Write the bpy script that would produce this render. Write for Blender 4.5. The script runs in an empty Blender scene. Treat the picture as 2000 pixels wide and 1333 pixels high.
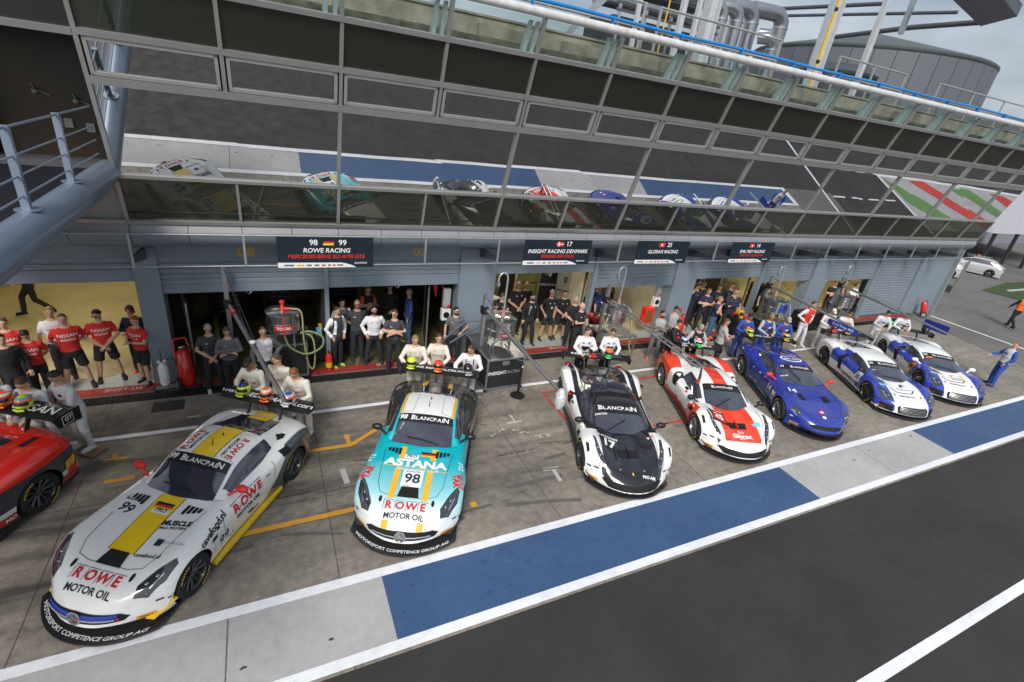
import bpy, bmesh, math, random
from mathutils import Vector, Matrix, noise
from mathutils.bvhtree import BVHTree
R = math.radians
SC = bpy.context.scene
COL = SC.collection
# ---------------------------------------------------------------- camera, sky, sun, exposure
cam = bpy.data.cameras.new('camera'); co = bpy.data.objects.new('camera', cam); COL.objects.link(co)
cam.sensor_width = 36; cam.lens = 17.49; cam.clip_end = 3000; cam.clip_start = .05
cr = ((0.900591, -0.415495, 0.127670), (-0.076420, -0.440494, -0.894497), (0.427897, 0.795820, -0.428457))
co.matrix_world = Matrix(((cr[0][0], -cr[1][0], -cr[2][0], 0), (cr[0][1], -cr[1][1], -cr[2][1], 0), (cr[0][2], -cr[1][2], -cr[2][2], 7.0), (0, 0, 0, 1)))
SC.camera = co
SUN_EL, SUN_AZ = R(44), R(212)          # azimuth measured clockwise from +Y
W = bpy.data.worlds.new('World'); SC.world = W; W.use_nodes = True
wn = W.node_tree.nodes; wl = W.node_tree.links
bg = wn['Background']; sky = wn.new('ShaderNodeTexSky'); sky.sky_type = 'NISHITA'; sky.sun_disc = False
sky.sun_elevation = SUN_EL; sky.sun_rotation = SUN_AZ; sky.air_density = 1.0; sky.dust_density = 4.0; sky.ozone_density = 1.6
# thin broken cloud over the blue: a noise in the direction of the sky
tc = wn.new('ShaderNodeTexCoord'); mp = wn.new('ShaderNodeMapping'); mp.inputs['Scale'].default_value = (1.2, 1.2, 3.2)
nz = wn.new('ShaderNodeTexNoise'); nz.inputs['Scale'].default_value = 2.3; nz.inputs['Detail'].default_value = 6
cr_ = wn.new('ShaderNodeValToRGB'); cr_.color_ramp.elements[0].position = .38; cr_.color_ramp.elements[1].position = .66
cr_.color_ramp.elements[0].color = (.3, .3, .3, 1); cr_.color_ramp.elements[1].color = (.95, .95, .95, 1)
mx = wn.new('ShaderNodeMixRGB'); mx.inputs[2].default_value = (8.0, 8.9, 9.8, 1)
wl.new(tc.outputs['Generated'], mp.inputs[0]); wl.new(mp.outputs[0], nz.inputs[0]); wl.new(nz.outputs[0], cr_.inputs[0])
wl.new(cr_.outputs[0], mx.inputs[0]); wl.new(sky.outputs[0], mx.inputs[1]); wl.new(mx.outputs[0], bg.inputs[0])
bg.inputs[1].default_value = .085
sl = bpy.data.lights.new('sun', 'SUN'); sl.energy = 3.3; sl.angle = R(20); sl.color = (1, .97, .92)
so = bpy.data.objects.new('sun', sl); COL.objects.link(so)
dirv = Vector((math.sin(SUN_AZ) * math.cos(SUN_EL), math.cos(SUN_AZ) * math.cos(SUN_EL), math.sin(SUN_EL)))
so.rotation_euler = dirv.to_track_quat('Z', 'Y').to_euler(); so.location = (0, -20, 30)
SC.view_settings.view_transform = 'Standard'; SC.view_settings.look = 'None'; SC.view_settings.gamma = 1
SC.view_settings.use_curve_mapping = False; SC.view_settings.exposure = 0.0
# ---------------------------------------------------------------- materials
MC = {}
def srgb(h):
    if isinstance(h, str):
        v = [int(h[i:i + 2], 16) / 255 for i in (0, 2, 4)]
        return tuple(x / 12.92 if x <= .04045 else ((x + .055) / 1.055) ** 2.4 for x in v)
    return tuple(h)
def mat(name, col, rough=.5, metal=0., coat=0., var=.12, vs=6., bump=0., bs=40., emit=0., alpha=1., trans=0., spec=.5):
    if name in MC: return MC[name]
    c = srgb(col); m = bpy.data.materials.new(name); m.use_nodes = True; MC[name] = m
    n = m.node_tree.nodes; l = m.node_tree.links; b = n['Principled BSDF']
    b.inputs['Roughness'].default_value = rough; b.inputs['Metallic'].default_value = metal
    b.inputs['Coat Weight'].default_value = coat; b.inputs['Coat Roughness'].default_value = .04
    b.inputs['Specular IOR Level'].default_value = spec
    b.inputs['Base Color'].default_value = (*c, 1)
    t = n.new('ShaderNodeTexCoord')
    if var:
        z = n.new('ShaderNodeTexNoise'); z.inputs['Scale'].default_value = vs; z.inputs['Detail'].default_value = 5
        r = n.new('ShaderNodeMapRange'); r.inputs[1].default_value = .3; r.inputs[2].default_value = .7
        r.inputs[3].default_value = 1 - var; r.inputs[4].default_value = 1 + var
        x = n.new('ShaderNodeMixRGB'); x.blend_type = 'MULTIPLY'; x.inputs[0].default_value = 1; x.inputs[1].default_value = (*c, 1)
        l.new(t.outputs['Object'], z.inputs[0]); l.new(z.outputs[0], r.inputs[0]); l.new(r.outputs[0], x.inputs[2]); l.new(x.outputs[0], b.inputs['Base Color'])
    if bump:
        z = n.new('ShaderNodeTexNoise'); z.inputs['Scale'].default_value = bs; z.inputs['Detail'].default_value = 3
        u = n.new('ShaderNodeBump'); u.inputs['Strength'].default_value = bump; u.inputs['Distance'].default_value = .02
        l.new(t.outputs['Object'], z.inputs[0]); l.new(z.outputs[0], u.inputs['Height']); l.new(u.outputs[0], b.inputs['Normal'])
    if emit: b.inputs['Emission Color'].default_value = (*c, 1); b.inputs['Emission Strength'].default_value = emit
    if trans: b.inputs['Transmission Weight'].default_value = trans
    if alpha < 1: b.inputs['Alpha'].default_value = alpha
    return m
# ---------------------------------------------------------------- mesh builder
class MB:
    def __init__(s): s.v = []; s.f = []; s.m = []; s.c = 0
    def add(s, v, f, mi=None):
        o = len(s.v); s.v += [tuple(p) for p in v]; s.f += [tuple(i + o for i in q) for q in f]; s.m += [s.c if mi is None else mi] * len(f); return s
    def hexa(s, p, mi=None):
        return s.add(p, [(0, 3, 2, 1), (4, 5, 6, 7), (0, 1, 5, 4), (1, 2, 6, 5), (2, 3, 7, 6), (3, 0, 4, 7)], mi)
    def box(s, x0, x1, y0, y1, z0, z1, mi=None):
        return s.hexa([(x0, y0, z0), (x1, y0, z0), (x1, y1, z0), (x0, y1, z0), (x0, y0, z1), (x1, y0, z1), (x1, y1, z1), (x0, y1, z1)], mi)
    def tube(s, pts, r, n=10, cap=True, mi=None):
        pts = [Vector(p) for p in pts]; k = len(pts); rr = r if isinstance(r, (list, tuple)) else [r] * k
        v = []; up = None
        for i, p in enumerate(pts):
            d = (pts[min(i + 1, k - 1)] - pts[max(i - 1, 0)]).normalized()
            if up is None: up = Vector((0, 0, 1)) if abs(d.z) < .9 else Vector((1, 0, 0))
            a = (up - d * up.dot(d)); a = a.normalized() if a.length > 1e-5 else d.orthogonal().normalized(); b = d.cross(a); up = a
            v += [p + (a * math.cos(t) + b * math.sin(t)) * rr[i] for t in [2 * math.pi * j / n for j in range(n)]]
        f = [(i * n + j, i * n + (j + 1) % n, (i + 1) * n + (j + 1) % n, (i + 1) * n + j) for i in range(k - 1) for j in range(n)]
        if cap: f += [tuple(range(n))[::-1], tuple(range((k - 1) * n, k * n))]
        return s.add(v, f, mi)
    def lathe(s, prof, c=(0, 0, 0), ax=(0, 0, 1), n=24, mi=None, cap=True):
        ax = Vector(ax).normalized(); a = ax.orthogonal().normalized(); b = ax.cross(a); c = Vector(c); k = len(prof)
        v = [c + ax * h + (a * math.cos(t) + b * math.sin(t)) * max(r, 1e-4) for r, h in prof for t in [2 * math.pi * j / n for j in range(n)]]
        f = [(i * n + j, i * n + (j + 1) % n, (i + 1) * n + (j + 1) % n, (i + 1) * n + j) for i in range(k - 1) for j in range(n)]
        if cap: f += [tuple(range(n))[::-1], tuple(range((k - 1) * n, k * n))]
        return s.add(v, f, mi)
    def prism(s, poly, ax, a, b, mi=None):
        # poly of 2-D points; ax 'x': (y,z), 'y': (x,z), 'z': (x,y); extruded a..b
        def P(p, h): return {'x': (h, p[0], p[1]), 'y': (p[0], h, p[1]), 'z': (p[0], p[1], h)}[ax]
        n = len(poly); v = [P(p, a) for p in poly] + [P(p, b) for p in poly]
        f = [tuple(range(n))[::-1], tuple(range(n, 2 * n))] + [(i, (i + 1) % n, n + (i + 1) % n, n + i) for i in range(n)]
        return s.add(v, f, mi)
    def ell(s, c, r, n=14, k=9, mi=None, rot=None):
        v = []; c = Vector(c)
        for i in range(k + 1):
            th = math.pi * i / k; st = max(math.sin(th), .01)
            for j in range(n):
                p = Vector((r[0] * st * math.cos(2 * math.pi * j / n), r[1] * st * math.sin(2 * math.pi * j / n), r[2] * math.cos(th)))
                v.append(c + (rot @ p if rot else p))
        f = [((i + 1) * n + j, (i + 1) * n + (j + 1) % n, i * n + (j + 1) % n, i * n + j) for i in range(k) for j in range(n)]
        f += [tuple(range(n)), tuple(range(k * n, k * n + n))[::-1]]
        return s.add(v, f, mi)
    def mesh(s, name):
        me = bpy.data.meshes.new(name); me.from_pydata(s.v, [], s.f); return me
    def build(s, name, mats, parent=None, smooth=False, norm=False):
        me = s.mesh(name)
        for m in (mats if isinstance(mats, (list, tuple)) else [mats]): me.materials.append(m)
        if any(s.m): me.polygons.foreach_set('material_index', s.m)
        if norm:
            b = bmesh.new(); b.from_mesh(me); bmesh.ops.recalc_face_normals(b, faces=b.faces); b.to_mesh(me); b.free()
        if smooth:
            me.polygons.foreach_set('use_smooth', [True] * len(me.polygons))
            try: me.set_sharp_from_angle(angle=R(smooth if smooth > 1 else 40))
            except Exception: pass
        me.update(); o = bpy.data.objects.new(name, me); COL.objects.link(o)
        if parent: o.parent = parent
        return o
def E(name, loc=(0, 0, 0), rz=0, label=None, cat=None, group=None):
    o = bpy.data.objects.new(name, None); COL.objects.link(o); o.location = loc; o.rotation_euler = (0, 0, rz); o.empty_display_size = .2
    return tag(o, label, cat, group)
def tag(o, label=None, cat=None, group=None, kind=None):
    if label: o['label'] = label
    if cat: o['category'] = cat
    if group: o['group'] = group
    if kind: o['kind'] = kind
    return o
def struct(name, mb, m, **k): return tag(mb.build(name, m, **k), kind='structure')
# ---------------------------------------------------------------- lettering
_tc = {}
def text2d(s, size=1., bold=0., shear=0., space=1., sx=1.):
    key = (s, bold, shear, space)
    if key not in _tc:
        cu = bpy.data.curves.new('t', 'FONT'); cu.body = s; cu.align_x = 'CENTER'; cu.align_y = 'CENTER'; cu.fill_mode = 'FRONT'
        cu.offset = bold; cu.shear = shear; cu.space_character = space; cu.resolution_u = 3
        o = bpy.data.objects.new('t', cu); COL.objects.link(o); bpy.context.view_layer.update()
        me = o.to_mesh(); _tc[key] = ([(v.co.x, v.co.y) for v in me.vertices], [tuple(p.vertices) for p in me.polygons])
        o.to_mesh_clear(); bpy.data.objects.remove(o); bpy.data.curves.remove(cu)
    v, f = _tc[key]; return [(x * size * sx, y * size) for x, y in v], f
def caps2d(s, size, bold=0.02, sx=1.):
    # serif-like small capitals: first letter larger, feet added under the stems
    V, F = [], []; x = 0
    for i, ch in enumerate(s):
        k = size * (1.0 if i == 0 or (i == len(s) - 1 and s == 'BLANCPAIN') else .78)
        v, f = text2d(ch, k, bold); w0 = min(p[0] for p in v); w1 = max(p[0] for p in v); b0 = min(p[1] for p in v); top = max(p[1] for p in v)
        o = len(V); V += [((p[0] - w0 + x), p[1] - b0) for p in v]; F += [tuple(a + o for a in q) for q in f]; w = w1 - w0
        feet = {'B': [0], 'L': [0], 'A': [0, 1], 'N': [0], 'P': [0], 'I': [.5], 'C': []}.get(ch, [])
        for q in feet:
            cx = x + q * w; h = k * .06; e = k * .1
            for yy in ([0, top - b0 - h] if ch != 'A' else [0]):
                o = len(V); V += [(cx - e, yy), (cx + e, yy), (cx + e, yy + h), (cx - e, yy + h)]; F.append((o, o + 1, o + 2, o + 3))
        x += w + size * .085
    return [((p[0] - x / 2) * sx, p[1] - size * .35) for p in V], F
def flat(mb, vf, o, U, V, off=0.004, mi=None):
    o, U, V = Vector(o), Vector(U), Vector(V); N = U.cross(V).normalized()
    return mb.add([o + U * x + V * y + N * off for x, y in vf[0]], vf[1], mi)
def rect2(w, h, cx=0, cy=0): return ([(cx - w / 2, cy - h / 2), (cx + w / 2, cy - h / 2), (cx + w / 2, cy + h / 2), (cx - w / 2, cy + h / 2)], [(0, 1, 2, 3)])
def circ2(r, cx=0, cy=0, n=20, sy=1.): return ([(cx + r * math.cos(2 * math.pi * i / n), cy + sy * r * math.sin(2 * math.pi * i / n)) for i in range(n)], [tuple(range(n))])
def poly2(p): return (list(p), [tuple(range(len(p)))])
def shift2(vf, dx, dy): return ([(x + dx, y + dy) for x, y in vf[0]], vf[1])
white = mat('white_paint', (.78, .78, .78), .45, var=.05)
black = mat('black_plastic', (.012, .012, .013), .45)
red = mat('red_paint', (.72, .03, .02), .4, var=.08)
yellow = mat('yellow_paint', (.72, .45, .02), .4, var=.06)
steel = mat('steel', (.45, .46, .47), .3, 1., var=.15)
alu = mat('aluminium', (.55, .56, .57), .35, .9, var=.1)
dsteel = mat('dark_steel', (.16, .16, .17), .4, .8)
# ================================================================ ground and markings
def nodes_mat(name):
    m = bpy.data.materials.new(name); m.use_nodes = True; MC[name] = m
    return m, m.node_tree.nodes, m.node_tree.links, m.node_tree.nodes['Principled BSDF']
def ground_mat(name, ca, cb, rough, joints=(), bscale=180., stain=None, speck=.0, wear=None):
    m, n, l, b = nodes_mat(name); b.inputs['Roughness'].default_value = rough
    t = n.new('ShaderNodeTexCoord'); P = t.outputs['Object']
    def noise_(s, d=6, sc=(1, 1, 1), rg=.55):
        mp_ = n.new('ShaderNodeMapping'); mp_.inputs['Scale'].default_value = sc; z = n.new('ShaderNodeTexNoise'); z.inputs['Scale'].default_value = s; z.inputs['Detail'].default_value = d
        z.inputs['Roughness'].default_value = rg; l.new(P, mp_.inputs[0]); l.new(mp_.outputs[0], z.inputs[0]); return z.outputs[0]
    def ramp(f, a, bb, lo=0., hi=1.):
        r = n.new('ShaderNodeMapRange'); r.inputs[1].default_value = a; r.inputs[2].default_value = bb; r.inputs[3].default_value = lo; r.inputs[4].default_value = hi
        l.new(f, r.inputs[0]); return r.outputs[0]
    def mix(f, a, bb, mode='MIX'):
        x = n.new('ShaderNodeMixRGB'); x.blend_type = mode
        for i, q in ((0, f), (1, a), (2, bb)):
            if isinstance(q, (int, float)): x.inputs[i].default_value = q
            elif isinstance(q, tuple): x.inputs[i].default_value = (*q, 1)
            else: l.new(q, x.inputs[i])
        return x.outputs[0]
    def math_(op, a, bb=None):
        x = n.new('ShaderNodeMath'); x.operation = op
        for i, q in enumerate((a, bb)):
            if q is None: continue
            if isinstance(q, (int, float)): x.inputs[i].default_value = q
            else: l.new(q, x.inputs[i])
        return x.outputs[0]
    c = mix(ramp(noise_(.55), .35, .65), ca, cb)
    c = mix(1., c, ramp(noise_(6, 9), .3, .7, .74 if stain else .92, 1.22 if stain else 1.06), 'MULTIPLY')
    c = mix(1., c, ramp(noise_(45, 3), .25, .75, .78 if stain or speck else .93, 1.2 if stain or speck else 1.06), 'MULTIPLY')
    sep = n.new('ShaderNodeSeparateXYZ'); l.new(P, sep.inputs[0])
    if speck: c = mix(ramp(noise_(bscale * .6, 2), .7, .78, 0, speck), c, (.3, .3, .29))
    if wear:
        wc, thr, st_ = wear; wm = math_('MULTIPLY', ramp(noise_(7, 9, (.5, 1.4, 1), .72), thr, thr + .05), .8); c = mix(wm, c, wc)
        wm2 = math_('MULTIPLY', ramp(noise_(1.3, 6, (.25, 1.6, 1), .6), .52, .7), st_); c = mix(wm2, c, (.09, .09, .09))
    if stain:
        # rubber and oil dragged along the lane
        s = ramp(noise_(.9, 8, (.2, 2.2, 1), .62), .42, .62)
        w = math_('MULTIPLY', ramp(sep.outputs[1], stain[0] - .6, stain[0] + .3), ramp(sep.outputs[1], stain[1] - .3, stain[1] + .6, 1, 0))
        g = ramp(sep.outputs[0], stain[2], stain[3], 1., .3)
        c = mix(math_('MULTIPLY', math_('MULTIPLY', s, w), math_('MULTIPLY', g, .85)), c, (.045, .043, .04))
        s2 = ramp(noise_(2.2, 8, (.6, 1.3, 1), .72), .57, .68); c = mix(math_('MULTIPLY', s2, .55), c, (.05, .047, .043))
        s3 = ramp(noise_(1.1, 7, (1.4, .3, 1), .65), .64, .7); c = mix(math_('MULTIPLY', s3, .45), c, (.33, .3, .26))
    for ax, pos, w in joints:
        d = math_('ABSOLUTE', math_('SUBTRACT', sep.outputs[ax], pos)); k = math_('LESS_THAN', math_('ADD', d, math_('MULTIPLY', math_('SUBTRACT', noise_(14, 3), .5), w * .9)), w)
        c = mix(math_('MULTIPLY', k, .75), c, (.03, .028, .026))
    l.new(c, b.inputs['Base Color'])
    u = n.new('ShaderNodeBump'); u.inputs['Strength'].default_value = .35; u.inputs['Distance'].default_value = .008
    l.new(noise_(bscale, 3), u.inputs['Height']); l.new(u.outputs[0], b.inputs['Normal'])
    l.new(ramp(noise_(2.5), .3, .7, rough - .12, rough + .1), b.inputs['Roughness'])
    return m
def sheet(name, poly, z, m, sub=None):
    mb = MB(); n = len(poly); mb.add([(x, y, z) for x, y in poly], [tuple(range(n))]); return struct(name, mb, m)
def rectp(x0, x1, y0, y1): return [(x0, y0), (x1, y0), (x1, y1), (x0, y1)]
ASPH = ground_mat('asphalt', (.025, .0235, .023), (.037, .0345, .0335), .8, bscale=160, speck=.3, wear=((.05, .048, .046), .64, .06), joints=[(1, 1.0, .012), (1, -3.2, .012), (0, 14.2, .01)])
ASPH2 = ground_mat('old_asphalt', (.12, .115, .11), (.16, .155, .145), .8, bscale=120)
xj = [-7.2, -3.3, .62, 4.66, 8.4, 12.3, 16.2, 20.1, 24]
CONC = ground_mat('stained_concrete', (.205, .183, .155), (.285, .252, .208), .62, bscale=90, stain=(6.5, 10.6, -1, 8),
                  joints=[(0, x, .008) for x in xj] + [(1, 8.42, .008)])
CONL = ground_mat('pale_concrete', (.37, .365, .37), (.45, .445, .44), .6, bscale=70, joints=[(0, x, .01) for x in (-.9, 6.2, 13.6)])
BLUE = ground_mat('blue_lane_paint', (.036, .082, .19), (.048, .1, .22), .55, bscale=90, wear=((.14, .2, .3), .7, .22))
WHT = ground_mat('white_lane_paint', (.74, .75, .79), (.84, .85, .88), .55, bscale=90, wear=((.3, .3, .3), .68, .2))
WORN = ground_mat('worn_grey_tape', (.42, .42, .41), (.5, .5, .49), .6)
ORG = ground_mat('orange_lane_paint', (.62, .29, .03), (.7, .34, .04), .6, bscale=90)
RDP = ground_mat('red_lane_paint', (.5, .03, .02), (.6, .04, .03), .6, bscale=90)
GRNP = ground_mat('green_apron_paint', (.1, .22, .05), (.13, .27, .07), .6)
sheet('ground', rectp(-150, 400, -150, 400), -.006, ASPH2)
sheet('track_asphalt', rectp(-60, 31.2, -60, 4.26), 0, ASPH)
sheet('exit_road', rectp(31.2, 120, -60, 7.7), 0, ASPH)
sheet('pit_lane_concrete', [(-60, 4.2), (26.7, 4.2), (27.6, 7.9), (28.6, 11.9), (-60, 11.9)], .004, CONC)
sheet('pale_lane_strip', rectp(-60, 27.1, 4.38, 5.52), .008, CONL)
for i, (a, b) in enumerate(((1.23, 10.63), (16.35, 27.0))): sheet('blue_lane_patch', rectp(a, b, 4.4, 5.5), .012, BLUE)
sheet('white_lane_line', rectp(-60, 26.8, 5.5, 5.66), .012, WHT)
sheet('white_lane_line', rectp(-60, 26.6, 4.24, 4.4), .016, WHT)
sheet('white_lane_line', [(26.6, 4.24), (26.9, 4.24), (27.15, 5.66), (26.85, 5.66)], .02, WHT)
sheet('white_lane_line', rectp(-9, 24.6, 10.28, 10.4), .012, WHT)
sheet('white_track_line', rectp(-20, 60, 1.36, 1.52), .004, WHT)
sheet('white_road_line', [(30.1, 11.9), (30.25, 11.9), (30.95, -1), (30.75, -1)], .012, WHT)
for i in range(4): sheet('white_road_dash', rectp(31.2 + i * 1.85, 32.35 + i * 1.85, 4.5, 4.62), .012, WHT)
for i in range(4): sheet('white_road_dash', rectp(31.3 + i * 1.6, 32.4 + i * 1.6, 1.75, 1.9), .012, WHT)
sheet('pale_apron', [(38.6, 2.0), (64, 3.2), (64, 7.2), (38.9, 7.2)], .012, CONL)
sheet('white_apron_line', [(37.6, 1.75), (64, 2.95), (64, 3.2), (38.5, 2.05)], .016, WHT)
sheet('white_apron_line', [(38.4, 2.0), (38.62, 2.0), (39.0, 8), (38.75, 8)], .02, WHT)
for nm, pts, m_ in (('green_apron_stripe', [(38.9, 2.2), (43.8, 6.3), (44.3, 7.1), (42.6, 7.1), (41, 6.2), (39.2, 4.6)], GRNP),
                    ('red_apron_stripe', [(41.8, 2.4), (43.9, 2.3), (48.1, 6.2), (48.7, 7.1), (46.6, 7.1), (46, 6.2)], RDP),
                    ('green_apron_stripe', [(47.0, 2.7), (49.7, 2.8), (51.7, 5), (53.4, 7.1), (51.4, 7.1), (50, 5.6)], GRNP),
                    ('red_apron_stripe', [(52.6, 3.0), (54.8, 3.1), (56, 4), (58, 7.1), (55.6, 7.1), (53.4, 4.4)], RDP)):
    sheet(nm, pts, .02, m_)
def strip(name, pts, w, m_, z=.014):
    mb = MB(); P = [Vector((p[0], p[1])) for p in pts]; L = []; Rr = []
    for i, p in enumerate(P):
        a = (P[i] - P[i - 1]).normalized() if i else None; b = (P[i + 1] - P[i]).normalized() if i < len(P) - 1 else None
        d = (a + b).normalized() if a and b else (a or b); nn = Vector((-d.y, d.x)); k = w / 2 / max(.3, nn.dot(Vector((-(b or a).y, (b or a).x))))
        L.append(p + nn * k); Rr.append(p - nn * k)
    V = [(*q, z) for q in L] + [(*q, z) for q in Rr]; n = len(P)
    mb.add(V, [(n + i, n + i + 1, i + 1, i) for i in range(n - 1)]); return struct(name, mb, m_)
strip('orange_bay_line', [(-.95, 7.02), (1.0, 7.06), (1.6, 7.08)], .11, ORG)
strip('orange_bay_line', [(.1, 8.95), (1.27, 8.92), (2.02, 9.42)], .1, ORG)
strip('orange_bay_mark', [(1.25, 8.98), (1.24, 9.3)], .1, ORG)
strip('orange_bay_line', [(-2.95, 8.98), (-2.5, 8.98)], .1, ORG)
strip('orange_bay_mark', [(-3.1, 9.62), (-2.72, 9.62)], .1, ORG); strip('orange_bay_mark', [(-2.92, 9.66), (-2.92, 9.8)], .1, ORG)
strip('orange_bay_mark', [(3.12, 6.52), (3.24, 6.52)], .13, ORG)
strip('red_bay_line', [(6.9, 9.86), (6.47, 9.86), (6.44, 7.7)], .06, RDP)
strip('red_bay_line', [(9.3, 9.87), (10.6, 9.9)], .06, RDP); strip('red_bay_mark', [(10.1, 9.9), (10.1, 10.0)], .06, RDP)
strip('red_bay_line', [(8.5, 7.75), (9.8, 7.72)], .06, RDP)
strip('grey_tape_mark', [(1.0, 8.2), (1.04, 7.76)], .11, WORN)
strip('grey_tape_mark', [(4.97, 7.03), (5.36, 6.99)], .09, WORN); strip('grey_tape_mark', [(5.2, 6.98), (5.17, 6.6)], .09, WORN, .018)
strip('grey_tape_mark', [(4.9, 8.8), (5.3, 8.79)], .06, WORN); strip('grey_tape_mark', [(5.13, 8.83), (5.13, 9.1)], .05, WORN, .018)
strip('grey_tape_mark', [(1.9, 8.95), (1.92, 8.7)], .1, WORN)
strip('white_worn_mark', [(-1.85, 10.75), (-1.6, 10.77)], .05, WORN)
mb = MB(); mb.box(-2.55, -1.95, 11.12, 11.52, .006, .014)
tag(mb.build('drain_cover', mat('cover_iron', (.06, .057, .055), .6, .3, bump=.3)), 'flat dark square drain cover in the concrete near the red trolley', 'drain cover')
# oil spill and rubber marks that stay when the light moves
random.seed(3)
DK = mat('rubber_mark', (.05, .047, .045), .6); OIL = mat('oil_stain', (.1, .08, .06), .4)
def blob(name, cx, cy, r, m_, z, n=30, jag=.5, sx=1.):
    mb = MB(); pts = [(cx + sx * r * (1 - jag * random.random()) * math.cos(2 * math.pi * i / n), cy + r * (1 - jag * random.random()) * math.sin(2 * math.pi * i / n)) for i in range(n)]
    mb.add([(x, y, z) for x, y in pts], [tuple(range(n))]); return struct(name, mb, m_)
for a_, b_ in ((4.15, 4.45), (4.5, 4.58), (4.66, 4.9), (4.98, 5.12), (2.0, 2.4), (5.9, 6.15), (8.95, 9.1), (-1.9, -1.2), (-.2, .35)): strip('dark_seam_tape', [(a_, 7.72), (b_, 7.73)], .03, DK)
for k_ in range(34):
    q_ = random.random(); blob('white_paint_splash', 4.3 + q_ * 1.5 + random.uniform(-.1, .1), 8.35 + .25 * math.sin(q_ * 5) + random.uniform(-.06, .06), random.uniform(.012, .04), WORN, .0166, 9, .6, 1.8)
for k_ in range(26): blob('white_paint_splash', 4.2 + random.random() * 2.4, 10.12 + random.uniform(-.08, .08), random.uniform(.01, .035), WORN, .0166, 9, .6, 1.8)
for k_ in range(22): strip('tyre_scuff', [(random.uniform(-4, 9), 0) for _ in (0,)] and (lambda a, b, l, r: [(a, b), (a + l * .5, b + r * .4), (a + l, b + r)])(random.uniform(-5, 9), random.uniform(6, 9.6), random.uniform(.5, 1.6), random.uniform(-.35, .35)), random.uniform(.03, .09), mat('scuff_grey', (.11, .105, .095), .6), .0162)
blob('oil_stain', 9.55, 9.5, .2, OIL, .016, 40, .75)
for i in range(26): blob('rubber_mark', random.uniform(2, 10.3), random.uniform(4.6, 5.4), random.uniform(.015, .05), mat('faint_mark', (.035, .075, .18), .5), .0165, 9, .6, 2.2)
for i in range(24): blob('rubber_mark', random.uniform(-6, 24), random.uniform(4.5, 5.4), random.uniform(.01, .03), DK, .0168, 9, .6, 2)
# drain grating and red threshold in front of the garages
DKG = mat('drain_iron', (.03, .028, .026), .6, .5)
g = MB(); g.box(-9, 28, 11.66, 11.96, .006, .012); g_ = g.build('drain_channel', mat('drain_dark', (.012, .012, .012), .8)); tag(g_, kind='structure')
g = MB()
for i in range(370): g.box(-9 + i * .1, -9 + i * .1 + .035, 11.68, 11.94, .014, .022)
for y in (11.66, 11.8, 11.94): g.box(-9, 28, y, y + .02, .0145, .0235)
tag(g.build('drain_grate', DKG), 'long dark slotted drain grating along the garage doors', 'drain grate')
THR = ground_mat('red_threshold_paint', (.26, .03, .02), (.36, .045, .03), .6)
g = MB(); g.box(-9, 28.5, 12.08, 12.32, -.02, .045); struct('threshold', g, THR)
txt = MB()
for x in (-3.2, 2.8, 8.3, 14.6, 22): flat(txt, text2d('PIT-LANE', .17, .01), (x, 12.2, .045), (-1, 0, 0), (0, -1, 0), .004)
tag(txt.build('threshold_lettering', WORN), kind='structure')

# ================================================================ pit building
BGREY = mat('blue_grey_cladding', (.2, .245, .29), .45, var=.06, vs=1.5, bump=.02)
BGREY2 = mat('pale_grey_cladding', (.27, .275, .29), .4, .2, var=.05, vs=1.5)
SHUT = mat('shutter_grey', (.22, .265, .31), .45, .15, var=.06, vs=2)
MULL = mat('mullion_alu', (.36, .36, .35), .38, .55, var=.06, vs=3)
FRAME = mat('window_frame', (.36, .36, .35), .4, .35, var=.05, vs=3)
def mirror(name, col, rough, wave, base=(.02, .025, .022), fac=.8, ws=.5):
    m, n, l, b = nodes_mat(name); b.inputs['Base Color'].default_value = (*base, 1); b.inputs['Roughness'].default_value = .35
    gl = n.new('ShaderNodeBsdfGlossy'); gl.inputs['Color'].default_value = (*col, 1); gl.inputs['Roughness'].default_value = rough
    mxs = n.new('ShaderNodeMixShader'); mxs.inputs[0].default_value = fac
    t = n.new('ShaderNodeTexCoord'); z = n.new('ShaderNodeTexNoise'); z.inputs['Scale'].default_value = ws; z.inputs['Detail'].default_value = 1
    u = n.new('ShaderNodeBump'); u.inputs['Strength'].default_value = wave; u.inputs['Distance'].default_value = .05
    l.new(t.outputs['Object'], z.inputs[0]); l.new(z.outputs[0], u.inputs['Height']); l.new(u.outputs[0], gl.inputs['Normal'])
    l.new(b.outputs[0], mxs.inputs[1]); l.new(gl.outputs[0], mxs.inputs[2]); l.new(mxs.outputs[0], n['Material Output'].inputs[0]); return m
MIRR = mirror('mirror_glass', (.78, .79, .80), .0, .04)
SPAN = mirror('spandrel_glass', (.42, .44, .36), .01, .03, (.016, .019, .012), .17)
DARKG = mirror('dark_glass', (.3, .3, .3), .0, .02, (.008, .008, .007), .25)
CLEAR = bpy.data.materials.new('balustrade_glass'); CLEAR.use_nodes = True
_n = CLEAR.node_tree.nodes; _l = CLEAR.node_tree.links
tr = _n.new('ShaderNodeBsdfTransparent'); tr.inputs[0].default_value = (.92, .97, .955, 1); gl = _n.new('ShaderNodeBsdfGlossy'); gl.inputs[0].default_value = (.8, .9, .9, 1); gl.inputs[1].default_value = .02
ms = _n.new('ShaderNodeMixShader'); ms.inputs[0].default_value = .08; _l.new(tr.outputs[0], ms.inputs[1]); _l.new(gl.outputs[0], ms.inputs[2]); _l.new(ms.outputs[0], _n['Material Output'].inputs[0])
TI = R(16.2); UP = Vector((0, -math.sin(TI), math.cos(TI))); NO = Vector((0, -math.cos(TI), -math.sin(TI)))
G0 = Vector((0, 11.55, 4.5))
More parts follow.
